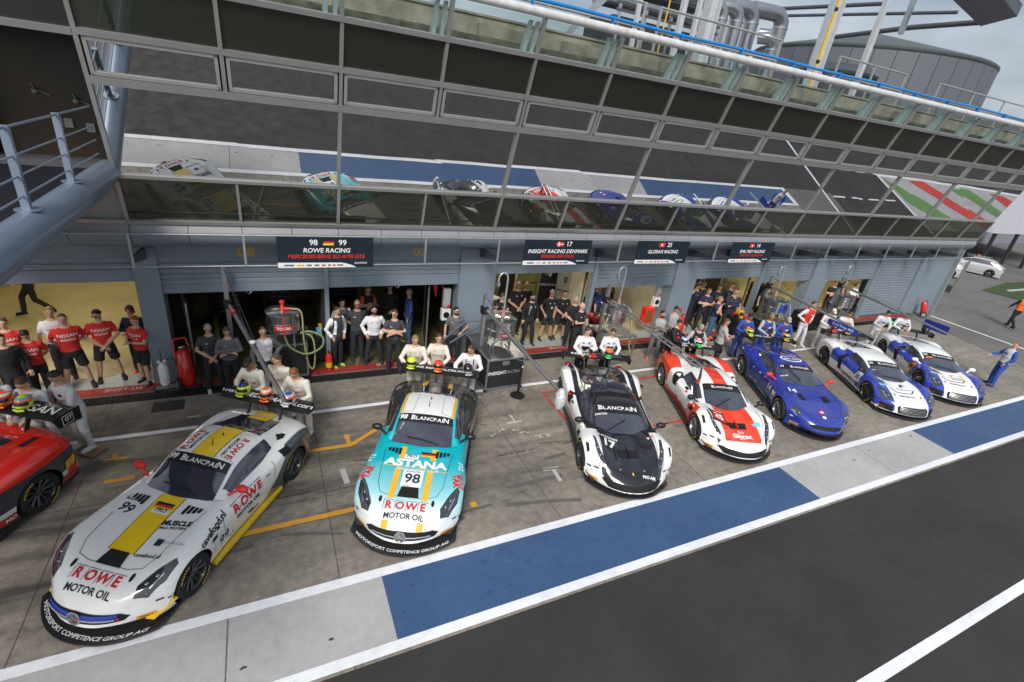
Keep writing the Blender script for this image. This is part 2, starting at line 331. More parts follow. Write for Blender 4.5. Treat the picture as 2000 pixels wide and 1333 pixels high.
def gp(x, z, out=0.): return Vector((x, 0, 0)) + G0 + UP * ((z - 4.5) / math.cos(TI)) + NO * out   # a point of the leaning glass plane
bld = E('pit_building', (0, 12.5, 0), 0, 'long grey pit building with numbered garages, leaning mirror glass front and roof balustrade', 'building')
class Off:   # children are built in world coordinates and shifted to the Empty
    pass
_build = MB.build
def cb(mb, name, m, smooth=False):
    o = mb.build(name, m, bld, smooth); o.location = (0, -12.5, 0); return o
def slab(mb, x0, x1, z0, z1, o0, o1):
    mb.hexa([gp(x0, z0, o0), gp(x1, z0, o0), gp(x1, z0, o1), gp(x0, z0, o1), gp(x0, z1, o0), gp(x1, z1, o0), gp(x1, z1, o1), gp(x0, z1, o1)])
ZS = (4.03, 4.93, 6.47, 7.16, 7.93, 8.62)
MOD = 1.915; X0 = -2.37
XM = [X0 + MOD * i for i in range(18)]           # mullion lines; the glass ends at x = 30.2
XE = XM[-1]
for i in range(17):
    a, b = XM[i], XM[i + 1]; e = .03
    m1 = MB(); slab(m1, a + e, b - e, 4.08, 4.9, -.02, 0); cb(m1, 'spandrel_pane', SPAN)
    m1 = MB(); slab(m1, a + e, b - e, 7.2, 7.9, -.02, 0); cb(m1, 'upper_pane', SPAN)
    m1 = MB(); slab(m1, a + .02, b - .02, 7.97, 8.56, -.006, .004); cb(m1, 'balustrade_pane', CLEAR)
    fr = MB(); z0, z1, w = 6.56, 7.1, .055
    for (p, q, r_, s_) in ((a + .06, b - .06, z0, z0 + w), (a + .06, b - .06, z1 - w, z1), (a + .06, a + .06 + w, z0, z1), (b - .06 - w, b - .06, z0, z1)): slab(fr, p, q, r_, s_, .0, .05)
    f_ = cb(fr, 'awning_window', FRAME)
    m1 = MB(); slab(m1, a + .12, b - .12, z0 + .06, z1 - .06, -.01, .012); p_ = m1.build('pane', MIRR, f_)
for i in range(0, 17, 2):
    a, b = XM[i], XM[min(i + 2, 17)]; m1 = MB(); slab(m1, a + .02, b - .02, 4.96, 6.44, -.02, 0); m1.v = [tuple(Vector(p) + NO * random.uniform(-.005, .005)) for p in m1.v]; cb(m1, 'main_pane', MIRR)
for i, x in enumerate(XM):
    m1 = MB(); w = .032
    if i % 2 == 0: slab(m1, x - w, x + w, 4.0, 8.6, -.05, .06)
    else: slab(m1, x - w * .8, x + w * .8, 4.05, 4.92, -.05, .05); cb(m1, 'mullion', MULL); m1 = MB(); slab(m1, x - w, x + w, 6.5, 8.6, -.05, .06)
    cb(m1, 'mullion', MULL)
for z, h, o in ((4.04, .035, .07), (4.93, .03, .065), (6.49, .06, .067), (7.15, .045, .064), (7.93, .04, .072)):
    m1 = MB(); slab(m1, X0, XE, z - h, z + h, -.05, o); cb(m1, 'transom', MULL)
m1 = MB(); slab(m1, X0, XE, 6.43, 6.5, -.05, .03); cb(m1, 'window_band_sill', FRAME)
# backing so that nothing shows through the joints
m1 = MB(); slab(m1, X0, XE, 4.0, 7.9, -.3, -.12); cb(m1, 'inner_wall', black)
# top tube rail in lengths, blue pipe clipped on it
TZ = 8.66
for i in range(-4, 9):
    a = X0 + MOD * (2 * i) + MOD; b = a + 2 * MOD - .012
    if b > XE + 6: break
    m1 = MB(); m1.tube([gp(a, TZ, .02), gp(b, TZ, .02)], .085, 16); cb(m1, 'rail_tube', mat('rail_paint', (.62, .62, .62), .4, .1), 60)
# parapet, ledges and glass-post brackets behind the balustrade
PARA = mat('weathered_concrete', (.24, .22, .17), .85, var=.4, vs=2.2, bump=.5, bs=20)
PARA2 = mat('mossy_concrete', (.16, .155, .11), .9, var=.5, vs=4, bump=.5, bs=25)
m1 = MB(); m1.box(-8, XE + 2, 11.25, 11.45, 7.6, 8.5); m1.box(-8, XE + 2, 11.22, 11.48, 8.5, 8.54); cb(m1, 'parapet', PARA)
m1 = MB(); m1.box(-8, XE + 2, 10.95, 11.25, 7.6, 8.13); m1.box(-8, XE + 2, 10.78, 10.95, 7.6, 7.98); cb(m1, 'parapet_ledge', PARA2)
m1 = MB(); m1.box(-8, XE + 2, 11.5, 24, 7.6, 7.9); cb(m1, 'roof_deck', mat('roof_felt', (.2, .2, .2), .9))
for x in (4.2, 6.2, 9, 12.9, 19, 23.5):
    m1 = MB(); m1.box(x, x + 1.0, 11.1, 11.24, 8.13, 8.36); cb(m1, 'plinth_block', PARA)
BRK = mat('bracket_green_grey', (.5, .56, .56), .5, .2)
for x in XM[:-1]:
    m1 = MB()
    for dx in (-.26, -.1):
        p = gp(x + dx, 7.97, -.05); q = gp(x + dx, 8.5, -.02); m1.hexa([p + Vector((-.035, 0, 0)), p + Vector((.035, 0, 0)), p + Vector((.035, .2, 0)), p + Vector((-.035, .2, 0)), q + Vector((-.035, 0, 0)), q + Vector((.035, 0, 0)), q + Vector((.035, .09, 0)), q + Vector((-.035, .09, 0))])
    cb(m1, 'balustrade_bracket', BRK)
# fascia panels under the glass, curved soffit behind the rails
prof = [(11.66, 4.0), (11.62, 3.92), (11.6, 3.84)]
curve = [(11.6, 3.83), (11.63, 3.7), (11.72, 3.57), (11.86, 3.48), (12.05, 3.43), (12.49, 3.42)]
x = X0 - 5 * MOD
while x < XE - .3:
    xb = min(x + MOD / 2 - .008, XE + .3)
    for nm, pr, m_ in (('fascia_panel', [(11.69, 4.03), (11.6, 3.8)], BGREY2), ('soffit_panel', curve, BGREY)):
        m1 = MB(); n = len(pr); m1.add([(x + .004, *p) for p in pr] + [(xb, *p) for p in pr] + [(x + .004, p[0] + .05, p[1] + .02) for p in pr] + [(xb, p[0] + .05, p[1] + .02) for p in pr],
            [(i, n + i, n + i + 1, i + 1) for i in range(n - 1)] + [(2 * n + i + 1, 3 * n + i + 1, 3 * n + i, 2 * n + i) for i in range(n - 1)] + [(i, i + 1, 2 * n + i + 1, 2 * n + i) for i in range(n - 1)] + [(n + i + 1, n + i, 3 * n + i, 3 * n + i + 1) for i in range(n - 1)])
        cb(m1, nm, m_, 50)
    x += MOD / 2
m1 = MB(); m1.box(-12, XE + .3, 11.78, 12.5, 3.64, 4.0); cb(m1, 'soffit_core', black)
# ground floor: piers, posts, lintel, shutters
PIERS = [(-2.62, -2.16), (4.74, 5.84), (12.68, 13.72), (20.2, 21.3), (28.1, 30.9)]
POSTS = [(1.2, 1.3), (9.26, 9.4), (17.08, 17.24), (24.7, 24.86)]
for a, b in PIERS:
    m1 = MB(); m1.box(a, b, 12.38, 12.9, 0, 3.3); cb(m1, 'pier', BGREY)
for a, b in POSTS:
    m1 = MB(); m1.box(a, b, 12.4, 12.6, 0, 3.3); cb(m1, 'door_post', BGREY)
m1 = MB(); m1.box(30.9, 31.02, 12.2, 24, 0, 3.5); cb(m1, 'end_wall', mat('end_trim', (.22, .27, .29), .4))
m1 = MB(); m1.box(-12, 31, 12.42, 12.9, 3.05, 3.5); cb(m1, 'lintel', BGREY)
BAYS = [(-7.5, -2.62, 2.52, 'yellow'), (-2.16, 1.2, 2.22, 'dark'), (1.3, 4.74, 2.25, 'dark'), (5.84, 9.26, 2.52, 'yellow'), (9.4, 12.68, 1.98, 'pale'), (13.72, 17.08, 2.18, 'yellow'), (17.24, 20.2, 1.96, 'yellow'), (21.3, 24.7, 1.92, 'yellow'), (24.86, 28.1, .06, 'none')]
for a, b, zb, kind in BAYS:
    m1 = MB(); z = 3.05; y = 12.5
    while z > zb + .001:
        z2 = max(z - .13, zb); h = z - z2
        m1.add([(a, y, z), (b, y, z), (b, y - .022, z - h * .15), (a, y - .022, z - h * .15), (b, y - .022, z - h * .75), (a, y - .022, z - h * .75), (b, y, z2), (a, y, z2)],
               [(0, 3, 2, 1), (3, 5, 4, 2), (5, 7, 6, 4)]); z = z2
    m1.box(a, b, y - .03, y + .03, zb, zb + .2 if zb > 1 else zb + .08); m1.box(a, b, y + .001, y + .02, zb, 3.05)
    s_ = cb(m1, 'shutter', SHUT)
    m1 = MB(); m1.tube([((a + b) / 2 - .06, 12.46, zb - .01), ((a + b) / 2, 12.44, zb - .06), ((a + b) / 2 + .06, 12.46, zb - .01)], .01, 6); m1.build('handle', dsteel, s_)
YN = mat('number_yellow', (.6, .38, .04), .6)
for s_, x in (('09', -4.7), ('08', -.45), ('07', 3.6), ('04', 16.9), ('03', 19.4), ('02', 23.9), ('01', 27.2)):
    m1 = MB(); flat(m1, text2d(s_, .3, .012, sx=1.25), (x, 12.42, 3.18), (1, 0, 0), (0, 0, 1), .004); cb(m1, 'bay_number', YN)
# interiors
def glossfloor(nm, a, b):
    m_ = mat(nm, a, .18, var=.12, vs=.8, spec=.6); return m_
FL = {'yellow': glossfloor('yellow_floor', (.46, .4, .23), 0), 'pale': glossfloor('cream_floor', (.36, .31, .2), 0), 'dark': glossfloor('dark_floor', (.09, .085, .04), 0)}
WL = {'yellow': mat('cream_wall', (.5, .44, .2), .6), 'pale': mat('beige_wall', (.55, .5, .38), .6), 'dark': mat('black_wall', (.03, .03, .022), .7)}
GREYF = mat('grey_floor', (.3, .32, .31), .4)
LAMP = mat('lamp_tube', (1, .93, .75), .5, emit=34.)
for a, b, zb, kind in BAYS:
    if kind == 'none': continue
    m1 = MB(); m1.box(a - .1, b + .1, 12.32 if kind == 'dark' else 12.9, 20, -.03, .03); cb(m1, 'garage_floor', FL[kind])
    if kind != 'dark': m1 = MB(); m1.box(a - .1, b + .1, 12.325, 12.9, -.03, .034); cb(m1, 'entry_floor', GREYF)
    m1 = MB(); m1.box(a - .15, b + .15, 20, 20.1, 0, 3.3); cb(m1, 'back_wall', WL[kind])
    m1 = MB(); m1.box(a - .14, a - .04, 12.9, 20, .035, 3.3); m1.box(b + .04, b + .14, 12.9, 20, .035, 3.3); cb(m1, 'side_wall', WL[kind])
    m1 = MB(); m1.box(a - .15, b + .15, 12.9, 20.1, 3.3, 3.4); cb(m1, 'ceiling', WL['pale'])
    if kind != 'dark':
        for y in (14.6, 17.6):
            m1 = MB(); m1.box((a + b) / 2 - .75, (a + b) / 2 + .75, y, y + .12, 3.2, 3.28); cb(m1, 'ceiling_lamp', LAMP)
# sign rails with brackets
RAILM = mat('rail_grey', (.36, .38, .4), .4, .5)
rl = E('sign_rail', (0, 11.3, 3.2), 0, 'thin grey double rail carrying the team boards above the garages', 'rail')
def cr2(mb, name, m_, par, loc, smooth=False): o = mb.build(name, m_, par, smooth); o.location = (-loc[0], -loc[1], -loc[2]); return o
m1 = MB(); m1.tube([(-9, 11.3, 3.88), (28.6, 11.3, 3.88)], .022, 8); m1.tube([(-9, 11.3, 3.23), (28.6, 11.3, 3.23)], .018, 8); cr2(m1, 'bar', RAILM, rl, (0, 11.3, 3.2), 60)
x = X0
for i in range(17):
    xx = X0 + MOD * i + .02
    m1 = MB(); m1.box(xx - .02, xx + .02, 11.28, 11.32, 3.23, 3.88); cr2(m1, 'upright', RAILM, rl, (0, 11.3, 3.2))
    if i % 2 == 0 or i > 8:
        m1 = MB(); m1.prism([(11.34, 3.3), (11.34, 3.42), (12.4, 3.3), (12.4, 3.05)], 'x', xx - .03, xx + .03); cr2(m1, 'bracket', dsteel, rl, (0, 11.3, 3.2))
SGN = mat('sign_navy', (.008, .017, .028), .4, var=.3, vs=3); SRED = mat('sign_red', (.7, .03, .02), .4)
def sign(x0, x1, parts, label, hname):
    s = E('team_sign', ((x0 + x1) / 2, 11.24, 3.2), 0, label, 'sign', 'team signs on the rail'); w = x1 - x0; hw = w / 2
    m1 = MB(); m1.box(-hw, hw, -.012, .012, 0, .68); m1.build('board', SGN, s)
    m1 = MB(); pl = [(-hw, 0), (hw * .55, 0)] + [(hw * (.55 - .2 * math.sin(t)), .11 * (1 - math.cos(t)) / 1.) for t in [R(a) for a in (20, 45, 70, 90)]] + [(-hw, .115)]
    flat(m1, poly2([(-hw, 0), (hw * .62, 0), (hw * .52, .05), (hw * .4, .09), (hw * .28, .11), (-hw, .115)]), (0, -.012, .002), (1, 0, 0), (0, 0, 1), .003); m1.build('sponsor_strip', white, s)
    k = hw
    for j, (cx, ww) in enumerate(((-.78, .2), (-.55, .15), (-.38, .1), (-.22, .09), (-.08, .08), (.04, .06), (.14, .06), (.27, .13))):
        m1 = MB(); flat(m1, rect2(ww * k, .035, cx * k, .055), (0, -.012, 0), (1, 0, 0), (0, 0, 1), .006); m1.build('sponsor_mark', yellow if j == 1 else SRED if j in (4, 6) else mat('mark_grey', (.12, .12, .14), .5), s)
    m1 = MB(); flat(m1, text2d('BLANCPAIN', .05, .02), (.72 * k, -.012, .1), (1, 0, 0), (0, 0, 1), .005)
    m1.build('lettering', white, s)
    mw = MB(); mr = MB()
    for (t, sz, cx, cz, colr) in parts:
        flat(mw if colr == 'w' else mr, text2d(t, sz, .018, space=1.0, shear=.15 if sz < .16 else 0.), (cx, -.012, cz), (1, 0, 0), (0, 0, 1), .004)
    mw.build('lettering', white, s)
    if mr.v: mr.build('lettering', SRED, s)
    return s
def flag_panel(s, cx, cz, cols, kind='h', w=.22, h=.13):
    fl = [mat('flag_' + '%02x%02x%02x' % tuple(int(c * 255) for c in q), q, .5) for q in cols]; m1 = MB()
    if kind == 'h':
        for i in range(3): flat(m1, poly2([(cx - w / 2 + .01 * (2 - i), cz + h * (1 / 2 - (i + 1) / 3)), (cx + w / 2 + .01 * (2 - i), cz + h * (1 / 2 - (i + 1) / 3)), (cx + w / 2 + .01 * (3 - i), cz + h * (1 / 2 - i / 3)), (cx - w / 2 + .01 * (3 - i), cz + h * (1 / 2 - i / 3))]), (0, -.012, 0), (1, 0, 0), (0, 0, 1), .004, i)
    else:
        a, b, c_ = (-.1, .02, .018) if kind == 'dk' else (0, .022, .03)
        flat(m1, rect2(w, h, cx, cz), (0, -.012, 0), (1, 0, 0), (0, 0, 1), .004, 0)
        if kind == 'dk': flat(m1, rect2(w, .022, cx, cz), (0, -.012, 0), (1, 0, 0), (0, 0, 1), .006, 1); flat(m1, rect2(.025, h, cx - .04, cz), (0, -.012, 0), (1, 0, 0), (0, 0, 1), .0065, 1)
        else: flat(m1, rect2(.075, .028, cx, cz), (0, -.012, 0), (1, 0, 0), (0, 0, 1), .006, 1); flat(m1, rect2(.028, .075, cx, cz), (0, -.012, 0), (1, 0, 0), (0, 0, 1), .0065, 1)
    m1.build('flag', fl, s)
s = sign(.17, 2.16, [('98', .17, -.27, .56, 'w'), ('99', .17, .33, .56, 'w'), ('ROWE RACING', .14, 0, .385, 'w'), ('MERCEDES-BENZ SLS AMG GT3', .115, 0, .25, 'r')], 'widest team board, numbers 98 and 99 over ROWE RACING in white', 0)
flag_panel(s, .03, .57, [(.01, .01, .01), (.6, .02, .02), (.8, .6, .03)])
s = sign(6.02, 8.1, [('17', .18, .3, .57, 'w'), ('INSIGHT RACING DENMARK', .145, 0, .37, 'w'), ('FERRARI 458 ITALIA', .12, 0, .235, 'r')], 'team board with number 17 and INSIGHT RACING DENMARK', 0)
flag_panel(s, .02, .57, [(.65, .03, .03), (.8, .8, .8)], 'dk')
s = sign(9.72, 11.72, [('25', .18, .2, .57, 'w'), ('GLORAX RACING', .145, 0, .36, 'w')], 'team board with number 25 and GLORAX RACING', 0)
flag_panel(s, -.1, .57, [(.65, .03, .03), (.8, .8, .8)], 'ch')
s = sign(13.6, 15.6, [('14', .18, .2, .57, 'w'), ('EMIL FREY RACING', .14, 0, .37, 'w'), ('EMIL FREY G3 JAGUAR', .11, 0, .24, 'r')], 'team board with number 14 and EMIL FREY RACING', 0)
flag_panel(s, -.1, .57, [(.65, .03, .03), (.8, .8, .8)], 'ch')
# ================================================================ racing cars
import numpy as np
RUB = mat('tyre_rubber', (.014, .014, .015), .75, var=.2, vs=12)
YEL = mat('sticker_yellow', (.75, .47, .02), .4, var=0)
GLASS = mat('car_glass', (.035, .038, .06), .05, coat=1., var=0, spec=1.)
CARB = mat('carbon', (.018, .018, .02), .35, coat=.4, var=.25, vs=50)
RIMB = mat('rim_black', (.07, .07, .075), .3, .5, coat=.3, var=0); RIMS = mat('rim_silver', (.35, .36, .38), .3, .9, var=.05)
DARKV = mat('vent_black', (.005, .005, .006), .8, var=0)
LAMPG = mat('headlamp_glass', (.03, .033, .04), .08, coat=.8, var=0, spec=.8)
LAMPI = mat('headlamp_chrome', (.6, .62, .66), .2, .9, var=0)
S_W = mat('sticker_white', (.8, .8, .8), .4, var=0); S_K = mat('sticker_black', (.012, .012, .014), .4, var=0)
S_R = mat('sticker_red', (.6, .02, .02), .4, var=0); S_N = mat('sticker_navy', (.015, .02, .07), .4, var=0)
S_B = mat('sticker_blue', (.02, .06, .4), .4, var=0); S_O = mat('sticker_orange', (.8, .2, .02), .4, var=0); S_G = mat('sticker_gold', (.7, .42, .05), .4, var=0)
S_GR = mat('sticker_grey', (.3, .3, .32), .4, var=0); S_C = mat('sticker_pale_blue', (.2, .55, .75), .4, var=0)
def paint(name, base, layers=(), rough=.16):
    # layers: (colour, [(a,b,c,d,e,k)...]) -> product of clamp((a*x+b*|y|+c*z+d*y+e)*k); real colour fields of the car's wrap
    m, n, l, b = nodes_mat(name); b.inputs['Roughness'].default_value = rough; b.inputs['Coat Weight'].default_value = .9; b.inputs['Coat Roughness'].default_value = .03
    t = n.new('ShaderNodeTexCoord'); sep = n.new('ShaderNodeSeparateXYZ'); l.new(t.outputs['Object'], sep.inputs[0])
    def M(op, a, c=None, cl=False):
        x = n.new('ShaderNodeMath'); x.operation = op; x.use_clamp = cl
        for i, q in enumerate((a, c)):
            if q is None: continue
            if isinstance(q, (int, float)): x.inputs[i].default_value = q
            else: l.new(q, x.inputs[i])
        return x.outputs[0]
    X, Y, Z = sep.outputs; AY = M('ABSOLUTE', Y); cur = (*srgb(base), 1)
    for col, hs in layers:
        f = None
        for a, b_, c, d, e, k in hs:
            v = e
            for q, s_ in ((a, X), (b_, AY), (c, Z), (d, Y)):
                if q: v = M('ADD', M('MULTIPLY', s_, q), v)
            v = M('MULTIPLY', v, k, True); f = v if f is None else M('MULTIPLY', f, v)
        x = n.new('ShaderNodeMixRGB'); l.new(f, x.inputs[0])
        if isinstance(cur, tuple): x.inputs[1].default_value = cur
        else: l.new(cur, x.inputs[1])
        x.inputs[2].default_value = (*srgb(col), 1); cur = x.outputs[0]
    z = n.new('ShaderNodeTexNoise'); z.inputs['Scale'].default_value = 3; z.inputs['Detail'].default_value = 6; l.new(t.outputs['Object'], z.inputs[0])
    r = n.new('ShaderNodeMapRange'); r.inputs[3].default_value = .95; r.inputs[4].default_value = 1.03; l.new(z.outputs[0], r.inputs[0])
    x = n.new('ShaderNodeMixRGB'); x.blend_type = 'MULTIPLY'; x.inputs[0].default_value = 1
    if isinstance(cur, tuple): x.inputs[1].default_value = cur
    else: l.new(cur, x.inputs[1])
    l.new(r.outputs[0], x.inputs[2]); l.new(x.outputs[0], b.inputs['Base Color']); return m
def spl(P, n):
    # Catmull-Rom through rows of P (k x d), n samples spread by parameter
    P = np.array(P, float); k = len(P); Q = np.vstack([2 * P[0] - P[1], P, 2 * P[-1] - P[-2]]); out = []
    for u in (np.linspace(0, k - 1, n) if isinstance(n, int) else n):
        i = min(int(u), k - 2); t = u - i; a, b, c, d = Q[i:i + 4]
        out.append(.5 * (2 * b + (c - a) * t + (2 * a - 5 * b + 4 * c - d) * t * t + (3 * b - a - 3 * c + d) * t ** 3))
    return np.array(out)
class Car:
    def __init__(s, sp):
        s.sp = sp; s.cols = {}
        T = np.array(sp['st'], float); s.T = T     # x zc zf yf w
        n = sp.get('nu', 64); ST = spl(T, n)
        zs = sp.get('zs', 1.); s.zs = zs; H = []
        sweep = sp.get('sweep', .42); xn = T[0, 0]; rsw = sp.get('rsweep', .18); xr = T[-1, 0]
        def warp(x, y, w):
            q = min(1, abs(y) / max(w, .1)) ** 2.3
            return x - sweep * q * max(0, min(1, (x - (xn - 1.0)) / .9)) ** 1.5 + rsw * q * max(0, min(1, ((xr + .6) - x) / .6))
        s.warp = warp; sill = sp.get('sill', .11)
        rings = []
        for x, zc, zf, yf, w in ST:
            kf = sp.get('kf', 1.); zf = zf + (kf - 1) * max(0, 1 - abs(abs(x) - sp['axf']) / .75) * .5 if kf > 1 else zf
            pts = [(0, zc), (yf * .35, zc + (zf - zc) * .12), (yf * .72, zc + (zf - zc) * .72), (yf, zf), (w * .95, zf - .05 - .02 * zf), (w, zf - .17), (w * .995, .42 if zf > .6 else zf * .6), (w - .045, .24), (w - .06, sill)]
            pts[6] = (pts[6][0], min(pts[6][1], pts[5][1] - .05)); pts[7] = (pts[7][0], min(.24, pts[6][1] - .04))
            half = spl(pts, 30); half[:, 1] = np.maximum(half[:, 1], sill)
            ring = [(warp(x, y, w), y, z * zs) for y, z in half] + [(warp(x, -y, w), -y, z * zs) for y, z in half[::-1][:-1]]
            rings.append(ring)
        m = len(rings[0]); V = [p for r in rings for p in r]
        F = [(i * m + j, i * m + (j + 1) % m, (i + 1) * m + (j + 1) % m, (i + 1) * m + j) for i in range(len(rings) - 1) for j in range(m)]
        # caps as fans of strips between left and right halves
        h = 30
        for base, flip in ((0, 0), ((len(rings) - 1) * m, 1)):
            for j in range(h - 1):
                a, b = base + j, base + j + 1; c = base + (m - j) % m; d = base + (m - j - 1) % m
                q = [a, b, d, c] if j else [a, b, d]
                q = [x for i, x in enumerate(q) if x not in q[:i]]
                if len(q) > 2: F.append(tuple(q[::-1] if flip else q))
        mb = MB(); mb.add(V, F, 0); s.lower = mb
        # cabin: rows (x, ztop, wt, wb, zb)
        C = np.array(sp['cab'], float); nu = 8 * (len(C) - 1) + 1; CS = spl(C, nu); s.C = C; nv = sp.get('vs', [.0, .5, 1, 1.5, 2, 2.4, 2.75, 3, 3.15, 3.35, 3.7, 4.0, 4.5, 4.85, 5.0])
        grid = []
        for i, (x, zt, wt, wb, zb) in enumerate(CS):
            zt = max(zt, zb - .02); pts = [(0, zt), (wt * .5, zt - .008), (wt * .85, zt - .03 * min(1, (zt - zb) / .15 + .2)), (wt, zt - .07 * min(1, max(0, (zt - zb)) / .2)), (wt + (wb - wt) * .5, zb + (zt - zb) * .5), (wb, zb - .02)]
            sec = spl(pts, nv)
            def cw(y): return x - sp.get('wsw', .2) * (abs(y) / .75) ** 2 * max(0, min(1, (x - C[2, 0]) / (C[0, 0] - C[2, 0]))) + sp.get('rww', .1) * (abs(y) / .75) ** 2 * max(0, min(1, (C[-2, 0] - x) / max(.1, C[-2, 0] - C[-1, 0])))
            grid.append([(cw(y), y, z * zs) for y, z in sec])
        s.grid = grid; k = len(nv); s.k = k; s.nu = nu; s.nv = nv
        allv = [p for r in grid for p in r] + [(p[0], -p[1], p[2]) for r in grid for p in r]
        off = nu * k
        def q(i, j, sd): f = (i * k + j, (i + 1) * k + j, (i + 1) * k + j + 1, i * k + j + 1); return tuple(a + off for a in f[::-1]) if sd else f
        regs = {'body': [], 'windscreen': [], 'rear_window': [], 'side_window': [[], []], 'quarter_window': [[], []]}
        g = sp['glass']
        for i in range(nu - 1):
            for j in range(k - 1):
                v = (nv[j] + nv[j + 1]) / 2; ui = i / 8
                for sd in (0, 1):
                    f = q(i, j, sd)
                    if g['ws'][0] <= ui < g['ws'][1] and v < g.get('wsv', 2.75): regs['windscreen'].append(f)
                    elif g['rw'] and g['rw'][0] <= ui < g['rw'][1] and v < g.get('rwv', 2.4): regs['rear_window'].append(f)
                    elif g['sw'][0] <= ui < g['sw'][1] and 3.35 < v < 4.85: regs['side_window'][sd].append(f)
                    elif g.get('qw') and g['qw'][0] <= ui < g['qw'][1] and 3.35 < v < 4.5: regs['quarter_window'][sd].append(f)
                    else: regs['body'].append(f)
        s.allv = allv; s.regs = regs
    def sub(s, F):
        used = sorted({a for f in F for a in f}); mp_ = {a: i for i, a in enumerate(used)}; mb = MB(); mb.add([s.allv[a] for a in used], [tuple(mp_[a] for a in f) for f in F]); return mb
    def build(s, name, loc, yaw, sc, label, pm, wheelstyle, archr=.39, under=None, cat='racing car', group='racing cars lined up in the pit lane'):
        sp = s.sp; root = E(name, (*loc, 0), yaw, label, cat, group); root.scale = (sc, sc, sc); s.root = root
        # lower body with wheel arches cut out
        me = s.lower.mesh('lower'); b = bmesh.new(); b.from_mesh(me); bmesh.ops.remove_doubles(b, verts=b.verts, dist=1e-5); bmesh.ops.recalc_face_normals(b, faces=b.faces); b.to_mesh(me); b.free()
        me.materials.append(pm); me.materials.append(DARKV); lo = bpy.data.objects.new('lower', me); COL.objects.link(lo)
        cut = MB()
        for ax in (sp['axf'], -sp['axf']):
            for sd in (-1, 1):
                y0, y1 = (.5, 1.3) if sd > 0 else (-1.3, -.5); k = 28
                poly = [(ax + archr * math.cos(2 * math.pi * i / k), .33 + archr * .98 * math.sin(2 * math.pi * i / k)) for i in range(k)]
                cut.prism(poly, 'y', y0, y1, 1)
        cm = cut.mesh('cut'); b = bmesh.new(); b.from_mesh(cm); bmesh.ops.recalc_face_normals(b, faces=b.faces); b.to_mesh(cm); b.free()
        cm.materials.append(pm); cm.materials.append(DARKV); cm.polygons.foreach_set('material_index', [1] * len(cm.polygons)); cuo = bpy.data.objects.new('cut', cm); COL.objects.link(cuo)
        md = lo.modifiers.new('b', 'BOOLEAN'); md.operation = 'DIFFERENCE'; md.object = cuo; md.solver = 'EXACT'; md.use_self = True
        dg = bpy.context.evaluated_depsgraph_get(); res = bpy.data.meshes.new_from_object(lo.evaluated_get(dg))
        if len(res.polygons) < 200: res = me.copy()
        bpy.data.objects.remove(lo); bpy.data.objects.remove(cuo)
        cabm = s.sub(s.regs['body']).mesh('cab'); cabm.materials.append(pm)
        b = bmesh.new(); b.from_mesh(cabm); bmesh.ops.recalc_face_normals(b, faces=b.faces); b.from_mesh(res); bmesh.ops.remove_doubles(b, verts=b.verts, dist=1e-5)
        body = bpy.data.meshes.new('body'); b.to_mesh(body); b.free(); body.materials.append(pm); body.materials.append(DARKV)
        body.polygons.foreach_set('use_smooth', [True] * len(body.polygons)); body.set_sharp_from_angle(angle=R(38))
        bo = bpy.data.objects.new('body', body); COL.objects.link(bo); bo.parent = root; s.body = bo
        vs_, fs = [v.co.copy() for v in body.vertices], [tuple(p.vertices) for p in body.polygons]
        for nm in ('windscreen', 'rear_window'):
            if s.regs[nm]:
                mb = s.sub(s.regs[nm]); mb.build(nm, GLASS, root, 60, True); o = len(vs_); vs_ += [Vector(v) for v in mb.v]; fs += [tuple(a + o for a in f) for f in mb.f]
        for nm in ('side_window', 'quarter_window'):
            for sd in (0, 1):
                if s.regs[nm][sd]:
                    mb = s.sub(s.regs[nm][sd]); mb.build(nm, GLASS, root, 60, True); o = len(vs_); vs_ += [Vector(v) for v in mb.v]; fs += [tuple(a + o for a in f) for f in mb.f]
        s.bvh = BVHTree.FromPolygons(vs_, fs)
        # wheels
        wr = .335
        for ax in (sp['axf'], -sp['axf']):
            for sd in (-1, 1):
                w = E('wheel', (ax, sd * (np.interp(ax, s.T[::-1, 0], s.T[::-1, 4]) - .175), wr)); w.parent = root
                if sd < 0: w.rotation_euler = (0, 0, math.pi)
                a, c = wheelstyle; t = a.copy(); COL.objects.link(t); t.parent = w; r = c.copy(); COL.objects.link(r); r.parent = w
        # splitter and skirts
        xn = s.T[0, 0]; pl = []
        w0 = s.T[1, 4] + sp.get('spw', .1)
        for i in range(25):
            y = -w0 + 2 * w0 * i / 24; pl.append((s.warp(xn + sp.get('spo', .07), y, w0), y))
        pl += [(xn - 1.0 + .1, w0 * .98), (xn - 1.0 + .1, -w0 * .98)]
        mb = MB(); mb.prism(pl, 'z', .055, .085); mb.build('splitter', under or CARB, root); s.splitpl = pl
        for sd in (-1, 1):
            y0 = np.interp(0, s.T[::-1, 0], s.T[::-1, 4]); mb = MB()
            mb.prism([(sp['axf'] - .42, sd * (y0 - .1)), (sp['axf'] - .42, sd * (y0 + .035)), (-sp['axf'] + .42, sd * (y0 + .03)), (-sp['axf'] + .42, sd * (y0 - .1))], 'z', .06, .12); mb.build('side_skirt', sp.get('skirt', CARB), root)
        return root
